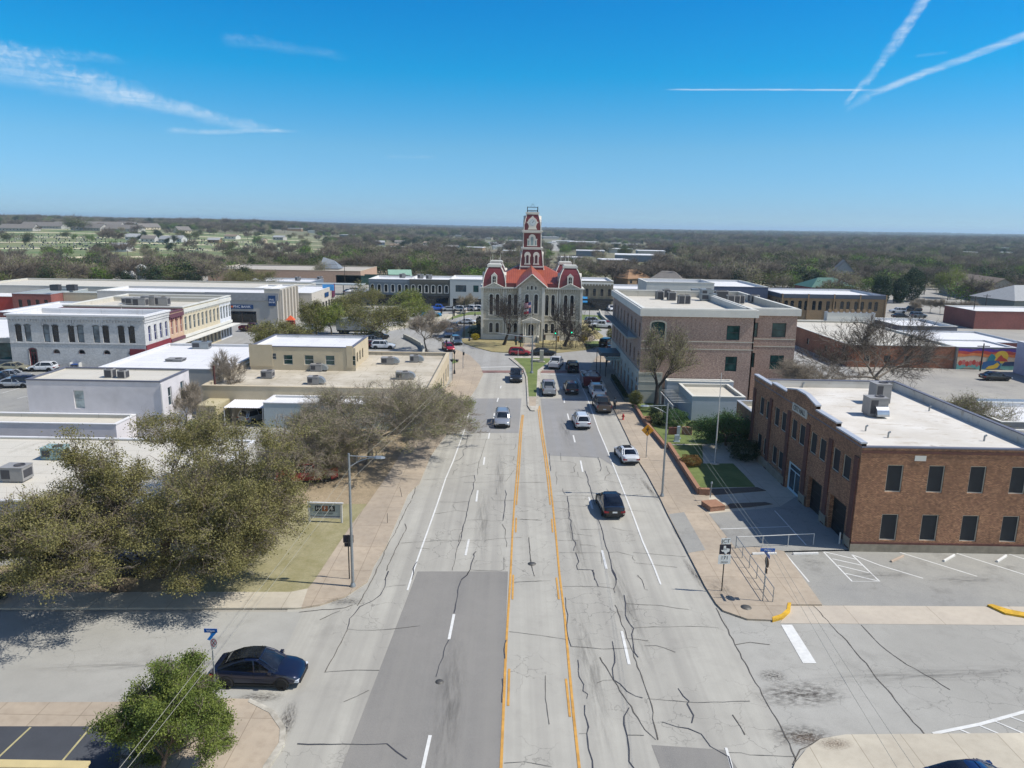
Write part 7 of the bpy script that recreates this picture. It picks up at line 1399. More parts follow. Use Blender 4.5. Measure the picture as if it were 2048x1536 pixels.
bush('dark_bush', 'dark tall bush between the white office and the garden', gl(1318, 855, .2, .8, .15), 1.5, 1.4, 2.7, L_DK, 9000, .1, 3); bush('dark_bush', 'dark bush under the slatted awning of the white office', gl(1352, 860, 0, .9, .15), 1.6, 1.4, 2.3, L_MAG, 9000, .1, 4)
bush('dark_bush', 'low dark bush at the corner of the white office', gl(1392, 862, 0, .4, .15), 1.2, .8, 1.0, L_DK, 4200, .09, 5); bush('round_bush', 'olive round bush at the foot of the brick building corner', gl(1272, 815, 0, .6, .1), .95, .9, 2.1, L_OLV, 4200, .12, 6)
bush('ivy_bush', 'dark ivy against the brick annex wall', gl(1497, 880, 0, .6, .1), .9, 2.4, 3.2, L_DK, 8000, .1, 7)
bush('green_bush', 'rounded dark green bush at the left corner of the courthouse', gl(953, 676, 0, .5), 1.9, 1.6, 2.2, L_DK, 3600, .17, 8); bush('yellow_bush', 'yellow flowering bush at the left corner of the courthouse', gl(951, 681), .9, .8, 1.5, L_YEL, 1400, .15, 9)
bush('cypress', 'dark upright cypress beside the courthouse wall', gl(958, 659, 0, .6), .8, .8, 3.2, L_DK, 2600, .16, 10, cat='tree')
bush('yellow_bush', 'yellow bush at the right corner of the courthouse', gl(1163, 684, .4, .3), 1.0, .9, 1.2, L_YEL, 1500, .15, 11); bush('grey_bush', 'tall grey-green bush behind the yellow one at the right of the courthouse', gl(1164, 678, .6, .8), 1.5, 1.3, 2.6, L_OLV, 2800, .16, 12)
bush('green_bush', 'olive bush beside the canopy building at the lawn end', gl(1226, 678, -.3, .3), 1.2, 1.0, 2.2, L_OLV, 2400, .16, 13); bush('dark_bush', 'dark bush cut by the left edge next to the oak', (-33.2, 42.8, .05), 1.3, 1.2, 1.7, L_DK, 5200, .1, 14)
bush('green_bush', 'bright shrub below the container', gl(402, 858, -.6, -.6), 1.6, 1.0, 1.1, L_SHR, 3400, .11, 15)
# conspicuous far-right trees
for px0, px1, top, base, lm, sd, l in ((1743, 1778, 549, 608, L_DK, 21, 'leftmost of three tall dark evergreens at the right'), (1783, 1810, 556, 606, L_DK, 22, 'middle and shortest of three tall dark evergreens at the right'), (1802, 1842, 536, 603, L_DK, 23, 'tallest of three dark evergreens at the right'), (1877, 1923, 539, 597, L_LIME, 24, 'yellow-green tree on the verge right of the evergreens')):
    g = G((px0+px1)/2, base); h = HT((px0+px1)/2, base, (px0+px1)/2, top); w = (G(px1, base).x-G(px0, base).x)/2
    if lm is L_DK: bush('evergreen_tree', l, (g.x, g.y, 0), w, w, h, lm, 7000, .42, sd, cat='tree', group='evergreens at the right')
    else: plant_tree('leafing_tree', l, (g.x, g.y, 0), tree_meshes('oak', sd, h, w, w, lm, 9000, .3, .6, twigs=800, twig_r=.03, trunk_r=.2))
cm_ = tree_meshes('small', 171, 4.2, 2.0, 2.0, L_BUD, 0, .1, .5, bark=M_TWIG, twigs=900, twig_r=.03, trunk_r=.1, minr=.025)
for i, (px, py) in enumerate(((1826, 628), (1860, 626), (1880, 627), (1900, 629), (1922, 631), (1940, 632), (1838, 622))):
    plant_tree('crape_myrtle', 'small bare grey multi-stem tree in the row along the right-hand lot', gl(px, py, z=0), cm_, i*1.3, group='small bare trees along the right-hand lot', sc=.9+.05*(i % 3))

# ---------------------------------------------------------------- woods beyond the town
M_TWIGF = mat('far_twig', '#6a6053', .95, .35, .25)
def far_proto(kind, seed):
    if kind == 'bare': tr, cr = tree_meshes('far', seed, 9, 4.6, 4.6, M_TWIG, 0, .1, .95, bark=M_BARKD, twigs=1100, twig_r=.045, trunk_r=.22, minr=.04, leaf_lv=2); cr.materials[0] = M_TWIGF
    elif kind == 'bud': tr, cr = tree_meshes('far', seed, 8.5, 4.4, 4.4, L_BUD, 700, .42, .7, bark=M_BARKG, twigs=600, twig_r=.045, trunk_r=.22, minr=.04, leaf_lv=2)
    elif kind == 'olive': tr, cr = tree_meshes('far', seed, 7.5, 4.6, 4.6, mat_leaf('far_olive', '#445028', '#56602f', '#636838', .15, .3), 1500, .5, .8, trunk_r=.25, minr=.05, leaf_lv=2)
    elif kind == 'green': tr, cr = tree_meshes('far', seed, 7.5, 4.0, 4.0, mat_leaf('far_green', '#5c7a2c', '#738a3a', '#4a642a', .2, .3), 1400, .5, .75, trunk_r=.2, minr=.05, leaf_lv=2)
    else: tr, cr = tree_meshes('far', seed, 8.0, 3.6, 3.6, L_DK, 1700, .5, .6, trunk_r=.22, minr=.05, leaf_lv=2)
    # one mesh: too small in the picture to show its parts
    me = bpy.data.meshes.new('far_tree'); bm = bmesh.new(); bm.from_mesh(tr); n0 = len(bm.faces); bm.from_mesh(cr); bm.faces.ensure_lookup_table()
    for i, f in enumerate(bm.faces): f.material_index = 0 if i < n0 else f.material_index+1
    bm.to_mesh(me); bm.free(); me.materials.append(tr.materials[0]); [me.materials.append(m_) for m_ in cr.materials]; return me
KINDS = [('bare', 3), ('bare', 4), ('bare', 9), ('bud', 5), ('olive', 6), ('dark', 7), ('green', 8)]
PROTO = [far_proto(*k) for k in KINDS]
spots = [(1100, 478, 60, 0), (1130, 487, 50, 0), (1165, 489, 80, 0), (1200, 499, 55, 0), (1180, 512, 40, 0), (1240, 506, 40, 0), (1262, 495, 30, 0), (1140, 525, 28, 0), (1225, 533, 30, 0), (1270, 522, 50, 0), (1300, 512, 40, 0), (1345, 500, 34, 0), (1425, 492, 40, 0), (1490, 494, 30, 0), (1540, 500, 26, 0),
         (1015, 498, 34, 0), (1032, 486, 38, 0), (985, 489, 26, 0), (950, 504, 30, 0), (905, 500, 22, 1), (860, 491, 24, 1), (842, 499, 18, 1), (800, 489, 20, 1), (790, 497, 16, 1), (760, 490, 18, 1), (820, 504, 20, 1), (1022, 510, 24, 0), (990, 515, 20, 0),
         (1600, 505, 22, 0), (1640, 493, 26, 0), (1700, 500, 20, 1), (1760, 496, 24, 1), (1880, 505, 34, 0), (1930, 512, 30, 0), (1990, 502, 40, 0), (2030, 496, 46, 0), (2010, 512, 30, 0), (1955, 492, 40, 0), (1550, 470+8, 70, 0), (1380, 478, 80, 0), (1290, 476, 80, 0), (1460, 480, 60, 0), (640, 467, 50, 0), (590, 462, 40, 0), (700, 476, 40, 0), (560, 480, 22, 1), (520, 486, 20, 1), (465, 478, 24, 1), (430, 486, 20, 1)]
spots += [(941, 483, 20, 1), (1105, 489, 20, 0), (768, 474, 24, 1), (996, 499, 20, 0), (1232, 491, 24, 0), (876, 500, 20, 0), (919, 474, 28, 0), (978, 480, 20, 0), (996, 494, 28, 0), (788, 501, 28, 0), (1097, 490, 20, 0), (953, 489, 24, 0), (1260, 500, 24, 0), (998, 492, 28, 0), (1220, 480, 24, 0), (1313, 483, 24, 0), (1565, 487, 24, 1), (1444, 482, 20, 1), (1687, 496, 28, 1), (1751, 484, 28, 0), (1468, 493, 20, 1), (1682, 485, 24, 1), (2002, 490, 28, 0), (1731, 483, 20, 0), (1684, 504, 28, 0), (1525, 490, 20, 1)]
TERR = [(90, 457, 62), (205, 455, 60), (180, 461, 46), (245, 463, 56), (262, 455, 40), (306, 459, 20), (365, 466, 20), (40, 462, 44), (268, 480, 16), (357, 484, 16)]
CLR2 = []
for px, py, w in [(a, c, d) for a, c, d, e in spots]+TERR: g = GT(px, py); CLR2.append((g.x, g.y, w))
CLR = [(-128, -58, 290, 345), (-75, -38, 225, 345), (-45, 35, 215, 262), (26, 76, 215, 262), (70, 108, 200, 236), (80, 180, 150, 236), (120, 150, 236, 284), (100, 128, 258, 278), (66, 92, 252, 274), (34, 74, 290, 316), (160, 205, 262, 312), (136, 156, 320, 340), (-150, -58, 170, 262), (-230, -120, 150, 236), (150, 240, 180, 246), (-100, -70, 258, 284)]
rng = np.random.default_rng(5); pts = []
def field(x, y, s, ph): return math.sin(x/s+ph)*math.sin(y/(s*1.3)+ph*2)+.5*math.sin(x/(s*.37)+ph*3+y/(s*.5))
y = 236.0
while y < 9000:
    s = 6.2+y*.0058; w = .82*y+30; n = int(2*w/s)
    for i in range(n):
        x = -w+(i+rng.uniform(0, 1))*s; yy = y+rng.uniform(-.5, .5)*s
        if any(a-4 < x < c+4 and d-4 < yy < e+4 for a, c, d, e in CLR): continue
        az = x/yy
        if yy < 292 and -.30 < az < .42 and x < 150: continue
        wob = 60*math.sin(x/70.)
        if 400 < yy+wob*.5 < 1000 and -.80 < az < -.25 and rng.random() > .11: continue      # cemetery slope
        f = field(x, yy, 150, .7)
        if f > .75 and rng.random() < .8 and yy > 450: continue
        if .03 < az < .22 and 330 < yy < 900 and rng.random() < .45: continue
        if abs(x-(yy*.055)) < 6 and yy < 1500: continue
        if yy > 1100 and f < -.9 and rng.random() < .6: continue
        if any(abs(x-bx) < bw*.42+6 and by-.16*by < yy < by+18 for bx, by, bw in CLR2): continue
        pts.append((x, yy))
    y += s*.95
pts = np.array(pts); dd = np.hypot(pts[:, 0], pts[:, 1]); order = np.argsort(dd); pts = pts[order]
gf = np.sin(pts[:, 0]/61.+1)*np.sin(pts[:, 1]/83.)+.6*np.sin(pts[:, 0]/23.+pts[:, 1]/37.); u_ = rng.random(len(pts))+.16*gf
kd = np.select([u_ < .11, u_ < .23, u_ < .34, u_ < .50, u_ < .74, u_ < .89], [0, 1, 2, 3, 4, 5], 6)
inview = np.abs(pts[:, 0]/pts[:, 1]) < .73
ind = np.where(inview)[0][:290]; indset = set(ind.tolist())
LBL = {'bare': 'bare grey-brown tree', 'bud': 'half-budded tree', 'olive': 'olive evergreen oak', 'dark': 'dark cedar', 'green': 'fresh green tree'}
REG = [(-.60, 'left edge of the view'), (-.48, 'silos'), (-.36, 'white brick block'), (-.22, 'long beige building'), (-.10, 'small car lot'), (.0, 'square shops'), (.1, 'courthouse'), (.22, 'mottled brick building'), (.36, 'small green roof'), (.5, 'green-roofed house'), (.62, 'shingled office'), (9, 'pale hipped pavilion')]
NMS = {'bare': 'woodland_tree', 'bud': 'budding_tree', 'olive': 'evergreen_oak', 'dark': 'cedar_tree', 'green': 'leafing_tree'}
for i in ind:
    k = KINDS[kd[i]][0]; x, y = pts[i]; o = bpy.data.objects.new(NMS[k], PROTO[kd[i]]); COL.objects.link(o); s = rng.uniform(.75, 1.15); o.scale = (s*rng.uniform(.9, 1.25), s*rng.uniform(.9, 1.25), s)
    o.location = (x, y, float(terrain(x, y))-.1); o.rotation_euler = (0, 0, rng.uniform(0, 6.28)); rg = next(n for a, n in REG if x/y < a); tag(o, LBL[k]+' in the near woods beyond the '+rg, 'tree', LBL[k]+'s in the woods beyond the '+rg)
def woods(name, label, mask, proto, smin, smax):
    P = pts[mask]; z = terrain(P[:, 0], P[:, 1])-.2; me = bpy.data.meshes.new(name); me.vertices.add(len(P)); me.vertices.foreach_set('co', np.column_stack([P, z]).astype(np.float32).ravel()); me.update()
    o = bpy.data.objects.new(name, me); COL.objects.link(o); tag(o, label, 'woods', kind='stuff')
    src = bpy.data.objects.new('src', proto)   # mesh handed to the node group through a linked tree object
    ng = bpy.data.node_groups.new(name, 'GeometryNodeTree'); ng.interface.new_socket('Geometry', in_out='INPUT', socket_type='NodeSocketGeometry'); ng.interface.new_socket('Geometry', in_out='OUTPUT', socket_type='NodeSocketGeometry')
    gi = ng.nodes.new('NodeGroupInput'); go = ng.nodes.new('NodeGroupOutput'); oi = ng.nodes.new('GeometryNodeObjectInfo'); ip = ng.nodes.new('GeometryNodeInstanceOnPoints')
    ref = next(q for q in bpy.data.objects if q.data == proto and q is not src and q.users_collection); bpy.data.objects.remove(src)
    oi.inputs['Object'].default_value = ref; oi.inputs['As Instance'].default_value = True; oi.transform_space = 'ORIGINAL'
    rv = ng.nodes.new('FunctionNodeRandomValue'); rv.data_type = 'FLOAT_VECTOR'; rv.inputs['Min'].default_value = (0, 0, 0); rv.inputs['Max'].default_value = (0, 0, 6.28)
    rs = ng.nodes.new('FunctionNodeRandomValue'); rs.data_type = 'FLOAT'; rs.inputs[2].default_value = smin; rs.inputs[3].default_value = smax; rs.inputs['Seed'].default_value = 4
    L = ng.links; L.new(gi.outputs[0], ip.inputs['Points']); L.new(oi.outputs['Geometry'], ip.inputs['Instance']); L.new(rv.outputs[0], ip.inputs['Rotation']); L.new(rs.outputs[1], ip.inputs['Scale']); L.new(ip.outputs[0], go.inputs[0])
    m_ = o.modifiers.new('scatter', 'NODES'); m_.node_group = ng
rest = np.ones(len(pts), bool); rest[ind] = False; dist_ = np.hypot(pts[:, 0], pts[:, 1])
WL = ['mass of bare grey woodland stretching to the horizon', 'second mass of bare woodland mixed through the first', 'third mass of bare woodland mixed through the first', 'half-budded trees spread through the woodland', 'olive evergreen oaks spread through the woodland', 'dark cedars spread through the woodland', 'fresh green trees spread through the woodland']
for j, (nm) in enumerate(('bare_woods', 'bare_woods_b', 'bare_woods_c', 'budding_woods', 'oak_woods', 'cedar_woods', 'leafing_woods')):
    nm = ('bare_woods', 'bare_woods', 'bare_woods', 'budding_woods', 'oak_woods', 'cedar_woods', 'leafing_woods')[j]
    woods(nm, WL[j], rest & (kd == j) & (dist_ < 1400), PROTO[j], .7, 1.15)
    woods('far_'+nm, WL[j].replace('woodland', 'far woodland'), rest & (kd == j) & (dist_ >= 1400), PROTO[j], 1.1, 1.9)
print('trees', len(pts))
# ================================================================ STREET FURNITURE
def lamp_cobra(label, x, y, h, side, arm):
    t = thing('street_lamp', label, 'street lamp', (x, y, .12), 0, 'tall galvanised street lamps'); b = MB(); b.tube((0, 0, 0), (0, 0, h), .105, .07, 10); b.lathe([(.2, 0), (.2, .06), (.11, .3)], n=10); b.build('pole', M_STEEL, t)
    b = MB(); b.tube((0, 0, h-.15), (side*arm, 0, h-.22), .035, .03, 6); pts = [(side*arm*f, 0, h-.9+.65*math.sin(f*math.pi/2)) for f in np.linspace(0, 1, 8)]; b.path(pts, .03); 
    for f in (.3, .5): b.tube((side*arm*f, 0, h-.9+.65*math.sin(f*math.pi/2)), (side*arm*f, 0, h-.17), .015, n=4)
    b.build('arm', M_STEEL, t)
    b = MB(); b.loft([[(side*(arm-.1+.75*f), s*w, h-.25+c) for s, c in ((-1, -.03), (1, -.03), (.6, .10*k), (-.6, .10*k))] for f, w, k in ((0, .06, .6), (.25, .15, 1), (.7, .16, 1), (1, .07, .5))], smooth=False); b.build('lamp_head', M_STEEL, t); return t
g = G(706, 1176); lamp_cobra('grey street lamp on the left pavement with its arm over the road', g.x, g.y, 9.35, 1, 1.7)
g = G(1324, 995); lamp_cobra('grey street lamp on the right pavement with its arm to the left', g.x, g.y, 8.7, -1, 1.75)
def post(t, h, r=.03, m_=M_DKSTEEL): b = MB(); b.tube((0, 0, 0), (0, 0, h), r, n=6); return b.build('post', m_, t)
def board(t, w, h, zc, m_, y=-.04, name='sign_board', pts=None, th=.02, x=0):
    b = MB(); P_ = pts or [(-w/2, -h/2), (w/2, -h/2), (w/2, h/2), (-w/2, h/2)]; n = len(P_)
    b.add([(x+a, y, zc+c) for a, c in P_]+[(x+a, y+th, zc+c) for a, c in P_], [tuple(range(n)), tuple(range(2*n-1, n-1, -1))]+[(i, (i+1) % n, n+(i+1) % n, n+i) for i in range(n)]); return b.build(name, m_, t)
M_SW = mat('sign_white', '#c9ccc9', .5, .03); M_SB = mat('sign_back', '#141626', .6, .05); M_SY = mat('sign_yellow', '#c98a12', .5, .05); M_SBL = mat('street_blue', '#0f4f9a', .4, .05); M_RED = mat('hydrant_red', '#a0121c', .4, .1)
g = G(1443, 1185); t = thing('route_sign', 'junction route marker assembly with JCT, Texas outline and 171 on one dark post', 'road sign', (g.x, g.y, .12), R(4)); post(t, 3.85, .04)
s = board(t, .62, .42, 3.62, M_SW); text('lettering', 'JCT', M_DKSTEEL, s, (0, -.052, 3.62), .36, ext=.002)
s = board(t, .78, .70, 3.04, M_SB); tx = [(-.30, -.02), (-.12, -.02), (-.12, .28), (.04, .28), (.04, .12), (.2, .08), (.3, .06), (.3, -.06), (.28, -.14), (.14, -.2), (.10, -.32), (-.02, -.28), (-.08, -.14), (-.18, -.16)]
b = MB(); b.poly([(a, -.052, 3.02+c*1.0) for a, c in tx]); b.build('texas_shape', M_SW, s); text('lettering', '51', M_DKSTEEL, s, (.02, -.056, 3.05), .2, ext=.002)
s = board(t, .84, .66, 2.32, M_SW); text('lettering', '171', M_DKSTEEL, s, (0, -.052, 2.42), .36, ext=.002); text('lettering', 'TEXAS', M_DKSTEEL, s, (0, -.052, 2.12), .17, ext=.002)
for sx in (-1,): pass
g = G(1525, 1205); t = thing('street_name_sign', 'blue street name sign above a round sign seen edge-on, by the ramp railing', 'street sign', (g.x, g.y, .12), 0); post(t, 3.55, .035, M_STEEL)
s = board(t, .95, .24, 3.62, M_SBL); text('lettering', 'Waco', M_SW, s, (0, -.052, 3.62), .2, ext=.002); b = MB(); b.box(-.012, .012, -.5, .5, 3.2, 3.42); b.build('cross_blade', M_SBL, t)
b = MB(); b.tube((.03, 0, 2.75), (.055, 0, 2.75), .36, n=20); b.box(.03, .05, -.2, .2, 2.0, 2.35); b.build('side_sign', mat('sign_brown', '#5b4636', .6), t)
t = thing('street_name_sign', 'blue street name sign with a round prohibition sign behind the green shrub', 'street sign', (-14.0, 31.4, .12), 0); post(t, 5.3-.3, .035, M_STEEL)
s = board(t, .62, .2, 5.05, M_SBL); text('lettering', 'Waco', M_SW, s, (0, -.052, 5.05), .16, ext=.002)
s = board(t, .5, .2, 4.8, mat('street_blue_light', '#1f78c4', .4), pts=[(-.2, -.22), (.12, .22), (.26, .14), (-.06, -.26)]); 
b = MB(); P_ = [(.12+.17*math.cos(a), -.07, 4.42+.3*math.sin(a)) for a in np.linspace(0, 2*math.pi, 21)[:-1]]; b.poly(P_); sg = b.build('round_sign', M_SW, t)
b = MB()
for i in range(20):
    a0, a1 = 2*math.pi*i/20, 2*math.pi*(i+1)/20; b.quad(*[(.12+.14*k*math.cos(a), -.075, 4.44+.2*k*math.sin(a)) for k, a in ((1, a0), (1, a1), (.8, a1), (.8, a0))])
b.quad((.02, -.078, 4.32), (.04, -.078, 4.3), (.22, -.078, 4.56), (.20, -.078, 4.58)); b.build('red_ring', mat('sign_red', '#a5122a', .5), sg)
b = MB(); b.quad((.03, -.076, 4.54), (.06, -.076, 4.56), (.21, -.076, 4.34), (.18, -.076, 4.32)); b.build('black_arrow', M_DKSTEEL, sg)
# pedestrian crossing sign
g = G(1292, 917); t = thing('crossing_sign', 'yellow diamond pedestrian crossing sign on the right pavement', 'road sign', (g.x, g.y, .12), R(-3)); post(t, 3.2, .04, M_STEEL)
s = board(t, 0, 0, 3.02, M_SY, pts=[(0, -.66), (.66, 0), (0, .66), (-.66, 0)], name='diamond_board')
b = MB(); q = lambda L_: b.poly([(x, -.055, 3.02+z) for x, z in L_])
b.lathe([(0, 0), (.07, 0)], n=10); b.v = [(x+.02, -.055, 3.02+.33+y) for x, y, z in b.v]
q([(-.09, .22), (.10, .22), (.08, -.06), (-.07, -.06)]); q([(-.07, -.04), (.01, -.04), (-.12, -.25), (-.22, -.38), (-.26, -.33), (-.15, -.2)]); q([(0, -.04), (.08, -.04), (.10, -.22), (.20, -.4), (.13, -.42), (.03, -.24)]); q([(-.09, .22), (-.21, .04), (-.17, .01), (-.06, .14)]); q([(.10, .22), (.22, .03), (.18, .0), (.07, .14)])
b.build('walking_figure', M_DKSTEEL, s)
# double sign seen from behind by the left lamp
g = G(699, 1161); t = thing('rear_sign', 'pair of dark sign backs on a thin post beside the left street lamp', 'road sign', (g.x, g.y, .12), R(3)); post(t, 3.25, .04)
board(t, .70, .55, 2.93, M_SB, .04); board(t, .55, .28, 2.5, M_SB, .04)
# ground sign of the office
g0, g1 = G(618, 1046), G(685, 1048); t = thing('office_sign', 'low grey office sign with a white frame and three lettered squares on the lawn', 'sign', (g0.x, g0.y, .1), math.atan2(g1.y-g0.y, g1.x-g0.x)); wS = (g1-g0).length
for x in (.05, wS-.05): b = MB(); b.box(x-.07, x+.07, -.07, .07, 0, 1.65); b.build('post', M_FRAMEW, t)
b = MB(); b.box(-.1, wS+.1, -.1, .1, 1.65, 1.73); b.box(.12, wS-.12, -.05, .05, .38, .44); b.build('frame', M_FRAMEW, t)
s = board(t, wS-.28, 1.1, 1.05, mat('sign_grey', '#8f9a9c', .6), -.04, x=wS/2)
for i, (c, ch) in enumerate((('#1c1e24', 'H'), ('#8a5230', 'F'), ('#1c1e24', 'B'))):
    x = wS/2+(i-1)*.58; q = board(t, .46, .46, 1.22, mat('sign_square_%s' % ch, c, .6), -.055, 'letter_square', x=x); text('lettering', ch, M_SW, q, (x, -.062, 1.22), .42, ext=.002)
text('lettering', 'HARRIS  FINLEY  BOGLE', M_DKSTEEL, s, (wS/2, -.046, .80), .13, ext=.002, sx=.95)
b = MB(); b.box(.16, wS-.16, -.05, -.041, .50, .56); b.build('sign_stripe', mat('sign_navy', '#1d2b52', .6), s)
# small pavement posts on the left, manhole things
for (px, py, h, tilt, l) in ((775, 1049, .85, 0, 'short thin black post on the left pavement'), (804, 996, .9, -.18, 'leaning thin post on the left pavement under the twigs')):
    g = G(px, py); t = thing('thin_post', l, 'post', (g.x, g.y, .12)); b = MB(); b.tube((0, 0, 0), (tilt, 0, h), .02, n=5); b.build('rod', M_DKSTEEL, t)
# railings by the lot
def railing(name, label, A, B, n, h=1.05, m_=M_STEEL, mid=False, r=.03):
    A, B = Vector(A), Vector(B); t = thing(name, label, 'railing', tuple(A)); D = B-A; b = MB(); b.tube((0, 0, h), D+Vector((0, 0, h)), r, n=6)
    if mid: b.tube((0, 0, h*.35), D+Vector((0, 0, h*.35)), r*.8, n=6)
    b.build('rail', m_, t)
    for i in range(n): p = D*i/(n-1); b = MB(); b.tube(p, p+Vector((0, 0, h)), r, n=6); b.build('post', m_, t)
    return t
a, c = G(1471, 1100), G(1545, 1207); railing('ramp_railing', 'grey pipe railing running down the ramp beside the pavement', (a.x, a.y, .12), (c.x, c.y, .12), 6, 1.0, M_STEEL, True)
a, c = G(1472, 1100), G(1626, 1093); railing('forecourt_railing', 'white pipe railing across the garage forecourt', (a.x, a.y, .12), (c.x, c.y, .12), 4, .95, M_FRAMEW)
g = G(1678, 1091); t = thing('white_bollard', 'single white bollard at the corner of the city hall', 'bollard', (g.x, g.y, .05)); b = MB(); b.tube((0, 0, 0), (0, 0, 1.0), .06, n=10); b.lathe([(.06, 1.0), (.04, 1.05), (0, 1.06)], n=10); b.build('tube', M_FRAMEW, t)
ws = [((1586, 1109), (1636, 1108), 'white', 'white wheel stop at the head of the first parking bay'), ((1779, 1126), (1809, 1112), 'tan', 'tan wheel stop, the first slanting one'), ((1884, 1125), (1911, 1110), 'white', 'white slanting wheel stop, second from the left'), ((1991, 1126), (2014, 1111), 'white', 'white slanting wheel stop nearest the right edge'), ((1504, 1112), (1552, 1111), 'white', 'white wheel stop by the top of the ramp railing')]
for a, c, col_, l in ws:
    A, C_ = G(*a), G(*c); M_ = (A+C_)/2; t = thing('wheel_stop', l, 'wheel stop', (M_.x, M_.y, .13 if a[0] < 1560 else .012), math.atan2(C_.y-A.y, C_.x-A.x), 'concrete wheel stops'); L2 = 1.75/2 if a[0] > 1700 else (C_-A).length/2
    b = MB(); b.loft([[(s*L2, y_, z_) for y_, z_ in ((-.09, 0), (.09, 0), (.07, .11), (.03, .14), (-.03, .14), (-.07, .11))] for s in (-1, 1)], smooth=False); b.build('block', mat('stop_white', '#c3c2bd', .8, .1, 3, stain=.4) if col_ == 'white' else mat('stop_tan', '#a08f7e', .85, .1, 3), t)
# brick garden walls
def bwall(label, pts, h, th=.32, z=.1):
    t = thing('garden_wall', label, 'wall', (0, 0, 0)); P_ = [G(*p) for p in pts]; b = MB(); c = MB()
    for p, q in zip(P_[:-1], P_[1:]):
        d = (q-p); n = Vector((-d.y, d.x, 0)).normalized()*th/2; m_ = (p+q)/2
        b.obox((m_.x, m_.y, z+h/2), d.length, th, h, math.atan2(d.y, d.x)); c.obox((m_.x, m_.y, z+h+.032), d.length+.04, th+.06, .06, math.atan2(d.y, d.x))
    b.build('wall', brick('garden_brick', '#8c5a45', '#9a6a50', '#8a7968', 1.), t); c.build('coping', mat('brick_coping', '#8f6a52', .9, .2, 4.), t)
bwall('low brick retaining wall along the pavement beside the lower lawn', [(1337, 897), (1397, 991), (1418, 992)], .55)
bwall('low brick retaining wall along the pavement beside the upper lawn', [(1270, 818), (1287, 846), (1331, 900)], .45, .28)
bwall('small brick planter block beside the forecourt', [(1411, 1020), (1440, 1017)], .42, 1.5)
bwall('short brick cross wall at the end of the upper lawn', [(1286, 843), (1302, 842)], .5, .3); bwall('second short brick cross wall by the upper lawn', [(1290, 850), (1304, 849)], .4, .25)
for l, px, py, rz, hz, w in (('left curved brick wall segment by the memorial', 1346, 872, 0, .9, 1.1), ('right curved brick wall segment by the memorial', 1373, 872, -.35, .95, 1.2)):
    g = G(px, py); t = thing('memorial_wall', l, 'wall', (g.x, g.y, .16), rz); b = MB()
    b.loft([[(x, y0+.12*math.cos(x*1.2), z_) for y0, z_ in ((-.15, 0), (.15, 0), (.15, hz-.12*abs(x)), (-.15, hz-.12*abs(x)))] for x in np.linspace(-w/2, w/2, 7)], smooth=False); b.build('brick_body', MATS['dark_brick'] if 'left' in l else MATS['garden_brick'], t)
for l, px, py, w, h in (('tall grey stone memorial marker on the upper lawn', 1356, 880, .35, 1.5), ('low pale stone marker in front of the tall one on the upper lawn', 1353, 886, .5, .8)):
    g = G(px, py); t = thing('stone_marker', l, 'monument', (g.x, g.y, .16)); b = MB(); b.box(-w/2-.1, w/2+.1, -.25, .25, 0, .1); b.box(-w/2, w/2, -.12, .12, .1, h); b.build('stone', mat('grey_granite', '#9aa6aa', .6, .1, 4), t)
g = G(1420, 1006); t = thing('small_lamp', 'bent pale post lamp rising from the brick planter', 'lamp', (g.x, g.y+.1, .5)); b = MB(); b.tube((0, 0, 0), (.05, 0, 1.3), .05, n=8); b.lathe([(.0, 1.5), (.09, 1.42), (.1, 1.3)], (.05, 0, 0), 10); b.build('post', M_STEEL, t)
g = G(1429, 930); t = thing('flagpole', 'tall bare white flagpole on the lower lawn of the city hall', 'flagpole', (g.x, g.y, .15)); hp = HT(1429, 930, 1437, 748); b = MB(); b.tube((0, 0, 0), (0, 0, hp*.6), .075, .06, 8); b.tube((0, 0, hp*.6), (0, 0, hp), .05, .03, 8); b.build('pole', M_FRAMEW, t); b = MB(); b.lathe([(.5, 0), (.5, .08), (0, .1)], n=12); b.build('base', M_STONE, t)
g = G(1246, 841); t = thing('fire_hydrant', 'red fire hydrant on the right pavement', 'hydrant', (g.x, g.y, .12)); b = MB(); b.lathe([(.17, 0), (.17, .05), (.11, .07), (.11, .52), (.15, .54), (.14, .62), (.08, .72), (.03, .78), (0, .78)], n=12); b.tube((-.2, 0, .42), (.2, 0, .42), .06, n=8); b.tube((0, -.2, .38), (0, 0, .38), .07, n=8); b.build('body', M_RED, t)
# curved retaining walls of the square
def cwall(label, px, h=.9):
    t = thing('retaining_wall', label, 'wall', (0, 0, 0), group='pale retaining walls of the square'); P_ = [G(*p) for p in px]; b = MB(); rings = []
    for i, p in enumerate(P_):
        d = (P_[min(i+1, len(P_)-1)]-P_[max(i-1, 0)]); n = Vector((-d.y, d.x, 0)).normalized()*.18; rings.append([p-n, p+n, p+n+Vector((0, 0, h)), p-n+Vector((0, 0, h))])
    b.loft(rings, smooth=False); b.build('wall', M_STONE, t)
cwall('pale curved wall beside the ramp left of the bare vase-shaped tree', [(808, 676), (825, 684), (842, 694), (848, 706), (846, 716)], .9); cwall('pale curved wall round the grass beside the bank trees', [(770, 660), (815, 652), (860, 641), (895, 634), (925, 626)], .5); cwall('pale curved wall right of the courthouse before the stone shop', [(1199, 625), (1203, 636), (1213, 645), (1228, 650)], .9)
